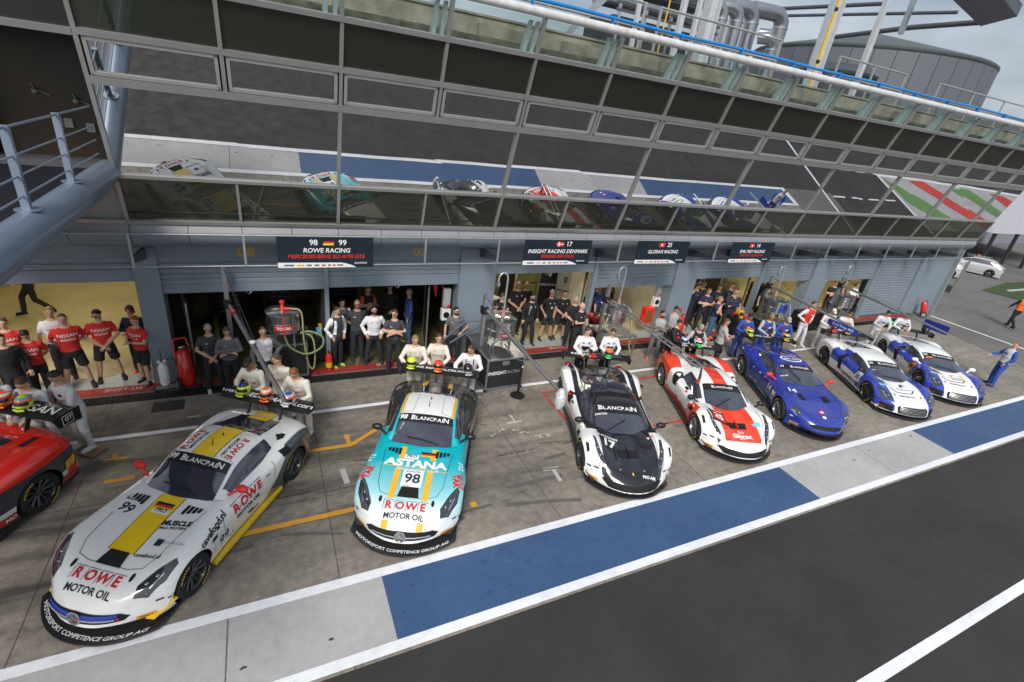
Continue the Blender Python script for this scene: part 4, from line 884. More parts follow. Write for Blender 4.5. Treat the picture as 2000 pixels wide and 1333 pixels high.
p17 = paint('wrap_black_white', (.86, .86, .85), [((.014, .014, .02), [(0, -1, 0, 0, .62, 40), (0, 0, 1, 0, -.25, 60)]), ((.014, .014, .018), [(-1, 0, 0, 0, .95, 40), (0, 0, 1, 0, -.66, 60), (0, -1, 0, 0, .84, 50)]), ((.74, .74, .73), [(0, 0, 1, 0, -.66, 60), (-1, 0, 0, 0, .62, 50), (0, 1, 0, 0, -.62, 60), (0, -1, 0, 0, .70, 60)]), ((.02, .02, .022), [(0, 0, -1, 0, .15, 60)])])
c = ferrari((7.178, 7.827), -1.938, 1.0, .87, 'black and white racing car with glossy black bonnet and number 17', p17, WB, '17', S_K)
c.top([(-.2, -.5), (-.2, .5), (-1.7, .38), (-1.7, -.38)], GLASS, .006, 'roof_panel')
for a in (-.5, -.85, -1.2): line_top(c, [(a, 0), (a, .45)], .012, CARB, .009)
c.sp['brow'] = 5; c.banner('', S_K, S_W, sz=.17, sx=1.1); c.ttext('POSITION', .06, .52, -.42, S_W, bold=.03, off=.016)
c.mirror(.72, .98, .95, S_K)
c.ttext('17', .3, 1.33, -.40, S_W, bold=.04, rot=-8); c.ttext('BLANCPAIN', .09, 1.14, -.40, S_W, bold=.02, rot=-8); c.ttext('PRO-AM', .075, 2.07, .34, S_W, bold=.03)
c.top([(1.12, .5), (1.12, .57), (1.2, .53)], S_W, .008, 'sponsor_patch'); c.top([(1.1 + .035 * math.cos(t), .62 + .035 * math.sin(t)) for t in [i * .6 for i in range(10)]], S_O, .008, 'sponsor_patch')
c.front(text2d('INSIGHTRACING', .1, .03, .1), S_K, .012, 'lettering', z=.145, y=0)
c.stext(-1, 'INSIGHT', .16, .5, .4, S_K, bold=.03, rot=0)
c.stext(-1, '17', .22, .95, .42, S_K, bold=.03)
c.wing(-2.02, 1.22, .93, .3, S_K, [('INSIGHT', .15, -.45, S_W), ('RACING', .15, .42, mat('sticker_faded', (.12, .12, .13), .4, var=0))], ep=(.24, .34)); c.finish()
p25 = paint('wrap_white_red', (.86, .86, .85), [((.78, .055, .02), [(0, -1, 0, 0, .2, 60), (0, 0, 1, 0, -.42, 60), (-1, 0, 0, 0, .35, 60)]), ((.78, .055, .02), [(0, -1, 0, 0, .47, 60), (0, 0, 1, 0, -.42, 60), (1, -.3, 0, 0, -.55, 60), (-1, 0, 0, 0, 2.02, 60)]), ((.78, .055, .02), [(1, -.4, 0, 0, -.35, 60), (-1, .9, 0, 0, .35, 60), (0, 0, 1, 0, -.3, 60), (0, 1, 0, 0, -.85, 60)]), ((.78, .055, .02), [(-1, 0, 0, 0, -.85, 60), (0, 1, .7, 0, -1.25, 60)]), ((.78, .055, .02), [(0, 0, -1, 0, .26, 60), (-1, 0, 0, 0, 1.2, 60)]), ((.02, .02, .022), [(0, 0, -1, 0, .13, 60)])])
c = ferrari((10.679, 7.927), -1.969, .985, .88, 'white racing car with red centre band, red wheel arches and number 25', p25, WS, '25', red)
c.banner('', S_K, S_W, sz=.12, sx=1.0); c.mirror(.72, .98, .95, S_K)
c.top([(1.54, -.66), (1.54, -.22), (1.1, -.24), (1.1, -.66)], S_K, .007, 'number_panel'); c.top([(1.48, -.62), (1.48, -.26), (1.19, -.27), (1.19, -.62)], S_R, .0095, 'number_panel'); c.ttext('25', .27, 1.33, -.43, S_W, bold=.03, off=.014, rot=-6); c.ttext('BLANCPAIN', .06, 1.13, -.44, S_W, off=.012)
c.ttext('Glorax', .17, 1.86, -.0, S_W, bold=.04); c.ttext('RACING', .045, 1.94, 0, S_W); c.ttext('S', .13, 1.74, -.03, S_W, bold=.03); c.ttext('O', .1, 1.74, .05, S_W, bold=.03)
c.top([(1.45, .5), (1.5, .38), (1.58, .42), (1.62, .56), (1.5, .56)], S_C, .008, 'sponsor_patch')
c.side(-1, [(.95, .2), (.95, .6), (.65, .62), (.6, .2)], S_R, .006, 'number_panel'); c.stext(-1, '25', .24, .78, .4, S_W, bold=.03, off=.01)
c.wing(-2.02, 1.2, .93, .3, S_K, [('GLORAX', .17, .3, S_W)], ep=(.22, .34)); c.finish()
# ---- number 14, blue front-engined coupe
p14 = paint('wrap_blue', (.018, .035, .29), [((.02, .02, .022), [(0, 0, -1, 0, .16, 60)])], .22)
c = Car(dict(st=LOW_JAG, cab=CAB_JAG, glass=dict(ws=(0, 2), rw=(4, 5.6), sw=(.7, 4.2)), axf=1.38, zs=.97, sweep=.55, spo=.0, spw=.06)); c.build('racing_car', (13.868, 7.891), -2.033, .93, 'deep blue racing car with red mirrors and number 14', p14, WS2)
sponsor(c, [(1.98, .60), (1.83, .64), (1.7, .76), (1.76, .86), (1.9, .85), (1.98, .74)]); lamps(c, [(1.9, .68), (1.83, .78)], .05)
c.banner('N', S_K, S_W, sz=.12, sx=1.0); c.ttext('PRO-AM', .06, .33, -.5, S_W, off=.016)
for sd in (-1, 1):
    c.top([(1.42, sd * .26), (1.42, sd * .44), (1.12, sd * .46), (1.12, sd * .3)][::sd], DARKV, .008, 'hood_duct')
    line_side(c, sd, [(.55, .2), (.68, .5), (.6, .8)]); line_side(c, sd, [(-.6, .2), (-.7, .5), (-.8, .88)])
line_top(c, [(2.0, 0), (1.98, .4), (1.9, .55), (1.5, .7), (.7, .72)])
c.front(poly2([(-.42, -.03), (.42, -.03), (.46, .03), (.3, .06), (-.3, .06), (-.46, .03)]), DARKV, .012, 'grille', z=.39); c.front(poly2([(-.6, -.04), (.6, -.04), (.62, .05), (-.62, .05)]), DARKV, .012, 'grille', z=.22)
c.top([(1.92, -.09), (1.92, .09), (1.78, .09), (1.78, -.09)], S_R, .008, 'badge'); c.top([(1.895, -.02), (1.895, .02), (1.805, .02), (1.805, -.02)], S_W, .011, 'badge'); c.top([(1.865, -.06), (1.865, .06), (1.835, .06), (1.835, -.06)], S_W, .0115, 'badge')
c.top([(2.04 + .05 * math.cos(t), .0 + .06 * math.sin(t)) for t in [i * .5 for i in range(12)]], S_W, .01, 'badge')
c.ttext('14', .28, .98, -.52, S_W, bold=.03, rot=-10); c.stext(-1, '14', .26, .52, .58, S_W, bold=.03)
c.side(-1, [(.55, .0), (-.35, .0), (-.35, .24), (.55, .24)], mat('sticker_green', (.0, .25, .2), .4, var=0), .006, 'sponsor_patch'); c.stext(-1, 'MOTOREX', .09, .1, .2, S_W, off=.011)
c.stext(-1, 'G3', .12, .9, .42, S_W); c.side(-1, [(1.0, .52), (.8, .52), (.8, .66), (1.0, .66)], S_W, .006, 'sponsor_patch')
c.top([(-.45 + .26 * math.cos(t) * .7, .0 + .36 * math.sin(t)) for t in [i * .3 for i in range(21)]], S_W, .006, 'roof_badge'); c.top([(-.45 + .2 * math.cos(t) * .7, .0 + .3 * math.sin(t)) for t in [i * .3 for i in range(21)]], mat('sticker_deep_blue', (.02, .02, .25), .4, var=0), .008, 'roof_badge'); c.ttext('EMIL FREY', .11, -.42, 0, S_W, bold=.03, off=.012)
pirelli(c, .74, 1.95, .25); canard(c, 1.9, .16); marks(c, 14, False); c.mirror(.36, 1.0, .98, red); wiper(c, (.5, -.05), (.1, -.3))
c.wing(-2.12, 1.2, .93, .3, S_K, [('EMIL FREY', .13, -.2, S_W)], sup=.5); c.finish()
# ---- white and blue pair
pR8 = paint('wrap_white_blue', (.86, .87, .88), [((.03, .05, .38), [(0, 1, 0, 0, -.52, 60), (1, -.5, 0, 0, -.2, 60), (0, 0, 1, 0, -.2, 60)]), ((.03, .06, .42), [(0, 0, 1, 0, -.52, 50), (0, 0, -1, 0, .98, 50), (-1, 0, 0, 0, .75, 60), (1, 0, 0, 0, .85, 60), (0, 1, 0, 0, -.6, 60)]), ((.03, .06, .42), [(1, 0, 0, 0, 1.0, 60), (-1, 0, 0, 0, -.3, 60), (0, 1, 0, 0, -.8, 60), (0, 0, 1, 0, -.45, 60)]), ((.02, .02, .022), [(0, 0, -1, 0, .15, 60)])])
def r8(loc, yaw, sc, zs, label, num, extra):
    c = Car(dict(st=LOW_R8, cab=CAB_R8, glass=GL_R8, axf=1.33, zs=zs, sweep=.42, spo=.03, spw=.05, kf=1.16)); c.build('racing_car', loc, yaw, sc, label, pR8, WB, archr=.368)
    sponsor(c, [(1.98, .60), (1.86, .58), (1.66, .70), (1.5, .84), (1.6, .88), (1.85, .82), (1.96, .74)]); lamps(c, [(1.85, .66), (1.72, .76)], .045)
    c.banner(num, S_K, S_W, sz=.13, sx=1.0)
    # tall framed grille with slats
    c.front(poly2([(-.42, -.13), (.42, -.13), (.47, .08), (.42, .13), (-.42, .13), (-.47, .08)]), DARKV, .012, 'grille', z=.28)
    for k in range(6): c.front(rect2(.82 - abs(k - 3) * .02, .009, 0, -.09 + .036 * k), alu, .02, 'grille_slat', z=.28)
    for q in ([(-.47, .125), (.47, .125), (.47, .14), (-.47, .14)], [(-.43, -.14), (.43, -.14), (.43, -.125), (-.43, -.125)]): c.front(poly2(q), alu, .018, 'grille_frame', z=.28)
    for sd in (-1, 1):
        c.front(poly2([(sd * .55, -.08), (sd * .86, -.08), (sd * .84, .1), (sd * .56, .1)][::sd]), DARKV, .01, 'side_intake', z=.26)
        c.side(sd, [(-.25, .3), (-.45, .3), (-.6, .8), (-.45, .84)], DARKV, .006, 'side_intake'); line_side(c, sd, [(.8, .2), (.85, .5), (.7, .72)]); line_side(c, sd, [(-.15, .2), (-.2, .5), (-.3, .8)])
    ovals(c, [(1.78, .42)], DARKV, .045, .025); line_top(c, [(1.62, 0), (1.6, .25), (1.45, .38)], .03, DARKV, .007); line_top(c, [(1.95, 0), (1.93, .4), (1.7, .6), (1.0, .68)])
    marks(c, int(num)); c.ttext('SAINTELOC', .1, 1.78, 0, S_N, bold=.02); pirelli(c, .74, 1.86, .2); canard(c, 1.8, .17)
    c.stext(-1, 'DERICHEBOURG' if num == '35' else 'AGS', .13 if num == '35' else .2, .3 if num == '35' else -.1, .3 if num == '35' else .5, S_N if num == '35' else S_W, bold=.02)
    c.side(-1, [(.85, .4), (.55, .4), (.5, .7), (.8, .7)], S_W if num == '35' else S_O, .006, 'number_panel'); c.stext(-1, num, .22, .67, .55, S_N, bold=.03, off=.011); extra(c)
    wiper(c, (.95, .35), (.85, -.3)); c.wing(-2.02, 1.2, .93, .34, S_K, [], ep=(.24, .36)); c.finish(); return c
def e35(c):
    c.mirror(.7, .97, .95, S_K); c.ttext('35', .26, 1.17, -.52, S_N, bold=.01, rot=-10); c.ttext('Beltoise', .15, 1.42, .1, S_GR, bold=-.0)
    c.top([(1.25, .02), (1.13, .12), (1.25, .28), (1.21, .15)], S_N, .008, 'sponsor_patch'); c.top([(1.3, .0), (1.2, .1), (1.3, .16)], S_N, .008, 'sponsor_patch'); c.ttext('PRO', .05, .62, -.5, S_W, off=.016)
    c.top([(1.5, -.78), (1.5, -.6), (1.42, -.6), (1.42, -.78)], S_C, .008, 'sponsor_patch')
def e36(c):
    c.mirror(.7, .97, .95, S_W); c.top([(1.3, -.6), (1.3, -.28), (1.1, -.32), (1.1, -.64)], S_O, .007, 'number_panel'); c.ttext('36', .24, 1.2, -.46, S_N, bold=.02, rot=-8, off=.012)
    c.top([(1.2, -.02), (1.2, .36), (1.5, .36), (1.5, -.02)], S_G, .008, 'sponsor_patch'); c.top([(1.35 + .12 * math.cos(t), .17 + .16 * math.sin(t)) for t in [i * .4 for i in range(16)]], S_W, .011, 'sponsor_patch'); c.top([(1.39 + .06 * math.cos(t), .17 + .14 * math.sin(t)) for t in [i * .4 for i in range(16)]], S_C, .013, 'sponsor_patch')
    c.top([(1.5, -.78), (1.5, -.6), (1.42, -.6), (1.42, -.78)], S_C, .008, 'sponsor_patch'); c.top([(.5, -.5), (.5, -.3), (.43, -.3), (.43, -.5)], S_O, .016, 'sponsor_patch')
r8((17.938, 7.782), -2.062, .955, .88, 'white and blue racing car with white roof and black number 35', '35', e35)
r8((21.213, 7.708), -2.202, .965, .86, 'white and blue racing car with orange number 36 panel, last in the row', '36', e36)
# ---- red and white coupe cut by the left edge
pRed = paint('wrap_red_white', (.68, .025, .015), [((.72, .72, .72), [(0, 0, -1, 0, .66, 50), (0, 1, 0, 0, -.6, 60), (1, 0, 0, 0, 1.9, 60)]), ((.04, .045, .055), [(0, 0, -1, 0, .8, 50), (-1, 0, 0, 0, -.75, 60), (0, 1, 0, 0, -.6, 60), (0, 0, 1, 0, -.42, 60)]), ((.5, .02, .015), [(0, 0, -1, 0, .34, 60)]), ((.02, .02, .022), [(0, 0, -1, 0, .2, 60)])])
LOW_GTR = [(2.36, .4, .4, .5, .8), (2.3, .55, .55, .6, .9), (2.1, .68, .68, .7, .97), (1.7, .76, .8, .78, 1.0), (1.39, .82, .86, .8, 1.03), (.9, .88, .88, .8, .98), (.4, .92, .9, .8, .95), (-.4, .94, .93, .82, .96), (-.9, .97, .98, .84, 1.02), (-1.39, 1.0, 1.02, .84, 1.05), (-1.8, 1.0, 1.01, .84, 1.03), (-2.1, .98, .98, .82, 1.0), (-2.25, .9, .9, .78, .98), (-2.32, .7, .7, .7, .95)]
CAB_GTR = [(.7, .9, .62, .75, .9), (.4, 1.1, .6, .77, .9), (0, 1.28, .57, .78, .92), (-.5, 1.34, .56, .78, .93), (-1.0, 1.28, .54, .75, .96), (-1.4, 1.16, .5, .7, .98), (-1.85, 1.02, .44, .62, 1.0)]
c = Car(dict(st=LOW_GTR, cab=CAB_GTR, glass=dict(ws=(0, 2), rw=(4, 5.7), sw=(.7, 4)), axf=1.39, zs=1., sweep=.3)); c.build('racing_car', (-5.2, 7.85), -2.1, 1., 'red and white racing car cut by the left picture edge, black wheels', pRed, WB, archr=.4)
for y in (-.62, .62): c.top([(-1.62, y - .05), (-1.62, y + .05), (-1.9, y + .05), (-1.9, y - .05)], DARKV, .006, 'deck_vent')
c.stext(1, 'NISSAN', .26, -.2, .5, S_R, bold=.04); c.stext(1, 'MOTUL', .1, -1.0, .25, S_W, bold=.03); c.side(1, [(-1.86, .42), (-2.06, .46), (-2.08, .62), (-1.88, .58)], YEL, .007, 'sponsor_patch'); c.stext(1, 'PIRELLI', .05, -1.97, .52, S_R, rot=78, off=.011)
c.stext(1, 'MOTUL', .07, -2.12, .42, S_W, rot=78)
c.wing(-2.2, 1.3, .93, .42, S_K, [('NISSAN', .26, .35, S_W)], ep=(.3, .5), sup=.3)
mb = MB(); flat(mb, rect2(.2, .17), (-2.2, .938, 1.24), (-1, 0, 0), (0, 0, 1), .004); mb.build('end_plate_frame', S_W, c.root); mb = MB(); flat(mb, rect2(.18, .15), (-2.2, .938, 1.24), (-1, 0, 0), (0, 0, 1), .007); flat(mb, rect2(.18, .15), (-2.2, .938, 1.24), (-1, 0, 0), (0, 0, 1), .007); mb.build('end_plate_panel', S_K, c.root)
mb = MB(); flat(mb, text2d('GT', .1, .02, .2), (-2.2, .938, 1.25), (-1, 0, 0), (0, 0, 1), .011); mb.build('lettering', S_W, c.root)
c.finish()
# ================================================================ people
SKIN = [mat('skin_light', (.55, .33, .23), .5, var=.08, vs=9), mat('skin_tan', (.46, .26, .17), .5, var=.08, vs=9), mat('skin_dark', (.28, .15, .09), .5, var=.08, vs=9)]
def cloth(n, c): return mat('cloth_' + n, c, .85, var=.16, vs=7, bump=.25, bs=18)
CL = dict(red=cloth('red', (.62, .03, .02)), black=cloth('black', (.015, .015, .017)), navy=cloth('navy', (.018, .025, .055)), white=cloth('white', (.72, .72, .74)), cream=cloth('cream', (.66, .62, .54)),
          grey=cloth('grey', (.12, .12, .13)), lgrey=cloth('pale_grey', (.38, .38, .37)), blue=cloth('blue', (.02, .05, .2)), royal=cloth('royal_blue', (.03, .07, .32)), jeans=cloth('denim', (.05, .1, .2)), dgrey=cloth('dark_grey', (.045, .05, .055)),
          suitgrey=cloth('suit_grey', (.5, .5, .5)), off=cloth('off_white', (.58, .58, .6)), orange=cloth('orange', (.75, .13, .02)), dark=cloth('dark_trousers', (.018, .019, .024)), shoe=cloth('shoe_black', (.02, .02, .02)), shoew=cloth('shoe_white', (.6, .6, .6)), shoeg=cloth('shoe_green', (.3, .6, .05)), shoeo=cloth('shoe_orange', (.7, .12, .03)))
HAIR = dict(brown=mat('hair_brown', (.07, .035, .018), .6, var=.4, vs=40), black=mat('hair_black', (.012, .01, .009), .5, var=.4, vs=40), fair=mat('hair_fair', (.28, .16, .07), .6, var=.35, vs=40), grey=mat('hair_grey', (.3, .29, .28), .6, var=.35, vs=40), red=mat('hair_red', (.22, .07, .02), .6, var=.35, vs=40))
FEAT = mat('eye_dark', (.03, .015, .01), .4, var=0); LIP = mat('lips', (.35, .12, .09), .5, var=0)
A = dict(  # elbow and wrist of the right (-y) and left (+y) arm: x forward, y out from the spine, z up
    down=((.0, .27, 1.15), (.07, .27, .92), (.0, .27, 1.15), (.07, .27, .92)),
    crossed=((.06, .27, 1.18), (.23, -.06, 1.20), (.06, .27, 1.18), (.20, -.06, 1.16)),
    clasped=((.05, .28, 1.16), (.20, .02, .97), (.05, .28, 1.16), (.21, .03, .99)),
    back=((-.10, .27, 1.17), (-.14, .06, .98), (-.10, .27, 1.17), (-.15, .06, 1.0)),
    hold=((.16, .29, 1.20), (.40, .14, 1.10), (.16, .29, 1.20), (.40, .14, 1.10)),
    holdw=((.14, .34, 1.20), (.36, .30, 1.05), (.16, .29, 1.20), (.40, .12, 1.10)),
    pockets=((-.05, .31, 1.17), (.07, .2, .96), (-.05, .31, 1.17), (.07, .2, .96)),
    hips=((-.06, .38, 1.17), (.07, .19, 1.04), (-.06, .38, 1.17), (.07, .19, 1.04)),
    hip1=((.0, .27, 1.15), (.07, .27, .92), (-.06, .38, 1.19), (.09, .2, 1.04)),
    chin=((.15, .22, 1.18), (.16, .03, 1.43), (.08, .25, 1.17), (.22, -.05, 1.17)),
    phone=((.12, .25, 1.17), (.27, .08, 1.22), (.12, .25, 1.17), (.27, .06, 1.20)),
    up=((.05, .34, 1.42), (.06, .12, 1.63), (.05, .34, 1.42), (.06, .12, 1.63)),
    walk=((-.14, .26, 1.17), (-.10, .27, .93), (.14, .26, 1.17), (.30, .22, 1.03)),
    point=((.10, .27, 1.19), (.36, .22, 1.12), (.02, .28, 1.15), (.16, .22, .98)))
LG = dict(stand=((.02, .10, .50), (-.02, .11, .09), (.02, .10, .50), (-.02, .11, .09)), wide=((.02, .15, .50), (-.02, .20, .09), (.03, .15, .50), (0, .20, .09)),
          ease=((.03, .11, .50), (-.03, .13, .09), (.10, .13, .50), (.10, .16, .09)), walk=((.20, .10, .55), (.24, .10, .12), (-.05, .10, .50), (-.38, .10, .16)))
_pc = {}
def person_mesh(arm, leg, lean, sleeve, shorts, fem, suit):
    key = (arm, leg, lean, sleeve, shorts, fem, suit)
    if key in _pc: return _pc[key]
    V = Vector; mb = MB(); seg = []    # seg: (a, b, ra, rb, region)
    k = 1.13 if suit else 1.07; wy = .9 if fem else 1.
    prof = [(.80, .10, .15), (.86, .125, .172), (.95, .12, .165), (1.06, .112, .152), (1.18, .118, .162), (1.30, .125, .182 * wy), (1.40, .112, .19 * wy), (1.46, .085, .14 * wy), (1.50, .06, .08)]
    n = 18; vv = [(rx * k * math.cos(t) + (.02 if z > 1.1 else 0), ry * k * math.sin(t), z) for z, rx, ry in prof for t in [2 * math.pi * j / n for j in range(n)]]
    lz = R(lean)
    def ln(p):
        p = V(p)
        if lean and p.z > .92: q = p - V((0, 0, .92)); return V((q.x * math.cos(lz) + q.z * math.sin(lz), q.y, .92 + q.z * math.cos(lz) - q.x * math.sin(lz)))
        return p
    K = len(prof); mb.add([ln(p) for p in vv], [(i * n + j, i * n + (j + 1) % n, (i + 1) * n + (j + 1) % n, (i + 1) * n + j) for i in range(K - 1) for j in range(n)] + [tuple(range(n))[::-1], tuple(range((K - 1) * n, K * n))])
    mb.tube([ln((0, 0, 1.44)), ln((.012, 0, 1.6))], [.062, .052], 10)
    a = A[arm]; hands = []
    for sd, (e, w) in ((-1, a[:2]), (1, a[2:])):
        S = ln((.0, sd * .175 * wy, 1.41)); Ee = ln((e[0], sd * e[1] * (wy + .04 if fem else 1), e[2])); 
        wv = (w[0], sd * w[1], w[2]); Ww = V(wv) + (ln((.0, 0, 1.2)) - V((.0, 0, 1.2))) * .8 if lean else V(wv)
        r0, r1, r2 = (.068, .056, .047) if suit or sleeve == 'long' else (.062 if sleeve == 'short' else .055, .042, .032)
        mb.tube([S, S.lerp(Ee, .5), Ee, Ee.lerp(Ww, .5), Ww], [r0, r0 * .92, r1, r1 * .93, r2], 10); mb.ell(S, (r0, r0, r0), 10, 7); mb.ell(Ee, (r1, r1, r1), 10, 7)
        seg.append((S, Ee, r0, 'ua')); seg.append((Ee, Ww, r1, 'fa')); hands.append((Ww, (Ww - Ee).normalized(), sd))
    L = LG[leg]
    for sd, (kn, an) in ((-1, L[:2]), (1, L[2:])):
        Hh = V((0, sd * .09, .88)); Kk = V((kn[0], sd * kn[1], kn[2])); Aa = V((an[0], sd * an[1], an[2])); r0, r1, r2 = (.098, .075, .062) if not shorts else (.1, .078, .04)
        if shorts: mb.tube([Hh, Kk.lerp(Hh, .18)], [.1, .098], 12); mb.tube([Kk.lerp(Hh, .2), Kk, Kk.lerp(Aa, .35), Aa], [.058, .052, .056, .036], 10)
        else: mb.tube([Hh, Hh.lerp(Kk, .5), Kk, Kk.lerp(Aa, .5), Aa + V((0, 0, -.02))], [r0, .088, r1, .07, r2], 12)
        seg.append((Hh, Kk, r0, 'th')); seg.append((Kk, Aa, r1, 'sh')); f = MB()
        mb.ell(Aa + V((.065, sd * .015, -.045)), (.14, .05, .045), 12, 8); mb.ell(Aa + V((0, 0, -.01)), (.05, .045, .06), 10, 7); mb.box(Aa.x - .07, Aa.x + .2, Aa.y + sd * .015 - .045, Aa.y + sd * .015 + .045, Aa.z - .09, Aa.z - .065); seg.append((Aa + V((-.03, 0, -.05)), Aa + V((.15, 0, -.05)), .05, 'ft'))
    me = mb.mesh('p'); b = bmesh.new(); b.from_mesh(me); bmesh.ops.recalc_face_normals(b, faces=b.faces); b.to_mesh(me); b.free()
    o = bpy.data.objects.new('p', me); COL.objects.link(o); md = o.modifiers.new('r', 'REMESH'); md.mode = 'VOXEL'; md.voxel_size = .0155; md.use_smooth_shade = True
    sm = o.modifiers.new('s', 'SMOOTH'); sm.factor = .5; sm.iterations = 3
    out = bpy.data.meshes.new_from_object(o.evaluated_get(bpy.context.evaluated_depsgraph_get())); bpy.data.objects.remove(o)
    N = len(out.vertices); co = np.empty(N * 3); out.vertices.foreach_get('co', co); co = co.reshape(-1, 3)
    # cloth folds: small displacement along the normals away from skin
    best = np.full(N, 9.); reg = np.zeros(N, int); par = np.zeros(N); names = ['to', 'ua', 'fa', 'th', 'sh', 'ft']
    T0, T1 = np.array(ln((0.01, 0, .95))), np.array(ln((0.02, 0, 1.44)))
    def sd_(a_, b_, r): d = b_ - a_; t = np.clip(((co - a_) @ d) / (d @ d), 0, 1); return np.linalg.norm(co - a_ - t[:, None] * d, axis=1) - r, t
    def put(a_, b_, r, i):
        nonlocal_d, t = sd_(np.array(a_), np.array(b_), r); m_ = nonlocal_d < best; best[m_] = nonlocal_d[m_]; reg[m_] = i; par[m_] = t[m_]
    put(T0 + [0, .07, 0], T1 + [0, .07, -.05], .1, 0); put(T0 - [0, .07, 0], T1 - [0, .07, .05], .1, 0)
    for a_, b_, r, nm in seg: put(a_, b_, r, names.index(nm))
    nk = np.array(ln((0.01, 0, 1.485))); up = T1 - T0; up /= np.linalg.norm(up); neck = ((co - nk) @ up) > 0
    sl = 0 if sleeve == 'long' or suit else 1
    vr = np.ones(N, int)                       # 0 skin 1 shirt 2 trousers 3 shoes 4 sleeves/accent
    vr[reg == 1] = 4; vr[reg == 2] = 4 if not sl else 0; vr[(reg == 1) & (par > (.72 if sl else 9))] = 0
    vr[(reg == 3)] = 2; vr[reg == 4] = 0 if shorts else 2
    if shorts: vr[(reg == 3) & (par > .86)] = 0; vr[(reg == 4) & (par > .82)] = 3
    vr[reg == 5] = 3; vr[(reg == 0) & (((co - T0) @ up) < .01)] = 2; vr[(reg == 3) & (par < .12) & (co[:, 2] > .9)] = 2
    vr[(reg < 3) & neck & (np.linalg.norm((co - nk)[:, :2], axis=1) < .09)] = 0
    disp = np.array([noise.noise(Vector(p) * 11) for p in co]) * .007 + np.array([noise.noise(Vector((p[0] * 5, p[1] * 5, p[2] * 16))) for p in co]) * .006
    disp[vr == 0] = 0; nr = np.array([v.normal for v in out.vertices]).reshape(-1, 3); co2 = co + nr * disp[:, None]; out.vertices.foreach_set('co', co2.ravel())
    mi = np.empty(len(out.polygons), int)
    for i, p in enumerate(out.polygons): q = [vr[j] for j in p.vertices]; mi[i] = max(set(q), key=q.count)
    # head, face and hands joined on
    ex = MB()
    hc = ln((.02, 0, 1.655)); pitch = lean * .9
    hands_ = []
    for Wp, d, sd in hands:
        # palm, four curled fingers, a thumb from the side of the palm
        side = V((0, -sd, 0)); side = (side - d * side.dot(d)).normalized(); nrm = d.cross(side)
        if nrm.z > 0: pass
        ex.c = 0; q = Matrix((side, nrm, d)).transposed(); ex.ell(Wp + d * .045, (.043, .018, .055), 10, 7, 0, q)
        for f_ in range(4):
            o0 = Wp + d * .08 + side * ((f_ - 1.5) * .02); L_ = (.068, .078, .073, .056)[f_]; c_ = nrm * (-1 if nrm.z > 0 else 1)
            ex.tube([o0, o0 + d * L_ * .45 + c_ * .008, o0 + d * L_ * .8 + c_ * .026, o0 + d * L_ * .88 + c_ * .048], [.0095, .009, .008, .006], 6)
        t0 = Wp + d * .03 + side * .035; ex.tube([t0, t0 + side * .03 + d * .025, t0 + side * .036 + d * .055], [.012, .0105, .008], 6)
    v_, f_ = ex.v, ex.f
    b = bmesh.new(); b.from_mesh(out); 
    m0 = list(mi); e2 = ex.mesh('h'); nb = len(b.faces); b.from_mesh(e2); bpy.data.meshes.remove(e2)
    b.faces.ensure_lookup_table()
    for i, fc in enumerate(b.faces): fc.material_index = int(m0[i]) if i < nb else 0; fc.smooth = True
    b.to_mesh(out); b.free(); _pc[key] = (out, hc, ln); return _pc[key]
_hc = {}
def head_mesh(beard):
    if beard in _hc: return _hc[beard]
    mb = MB(); mb.ell((0, 0, .015), (.098, .078, .112), 20, 14); mb.ell((.022, 0, -.055), (.066, .058, .062), 16, 10); mb.ell((.094, 0, -.012), (.02, .013, .024), 10, 7); mb.ell((.085, 0, .012), (.014, .010, .022), 8, 6)
    mb.tube([(-.02, 0, -.13), (-.005, 0, -.04)], [.055, .055], 12)
    for s_ in (-1, 1): mb.ell((-.005, s_ * .078, -.005), (.02, .011, .03), 10, 7); mb.ell((.07, s_ * .032, .028), (.022, .026, .010), 10, 6)
    me = mb.mesh('h'); o = bpy.data.objects.new('h', me); COL.objects.link(o); md = o.modifiers.new('r', 'REMESH'); md.mode = 'VOXEL'; md.voxel_size = .0065; md.use_smooth_shade = True
    sm = o.modifiers.new('s', 'SMOOTH'); sm.factor = .5; sm.iterations = 3
    out = bpy.data.meshes.new_from_object(o.evaluated_get(bpy.context.evaluated_depsgraph_get())); bpy.data.objects.remove(o)
    b = bmesh.new(); b.from_mesh(out); nb = len(b.faces); ex = MB(); idx = []
    for s_ in (-1, 1):
        ex.ell((.086, s_ * .033, .012), (.010, .013, .007), 8, 6, 5)
        ex.tube([(.092, s_ * .016, .032), (.093, s_ * .033, .037), (.083, s_ * .052, .031)], .0045, 5, True, 5)
    ex.tube([(.077, -.022, -.062), (.084, 0, -.060), (.077, .022, -.062)], .0055, 5, True, 6)
    if beard: 
        for s_ in (-1, 1): ex.ell((.04, s_ * .035, -.075), (.05, .036, .042), 12, 8, 7)
        ex.ell((.062, 0, -.09), (.032, .04, .03), 12, 8, 7); ex.tube([(.088, -.03, -.046), (.094, 0, -.041), (.088, .03, -.046)], .008, 6, True, 7)
    e2 = ex.mesh('x'); e2.polygons.foreach_set('material_index', ex.m); b.from_mesh(e2); bpy.data.meshes.remove(e2); b.faces.ensure_lookup_table()
    for i, fc in enumerate(b.faces):
        fc.smooth = True
        if i < nb: fc.material_index = 0
    me2 = bpy.data.meshes.new('head'); b.to_mesh(me2); b.free(); _hc[beard] = me2; return me2
_hr = {}
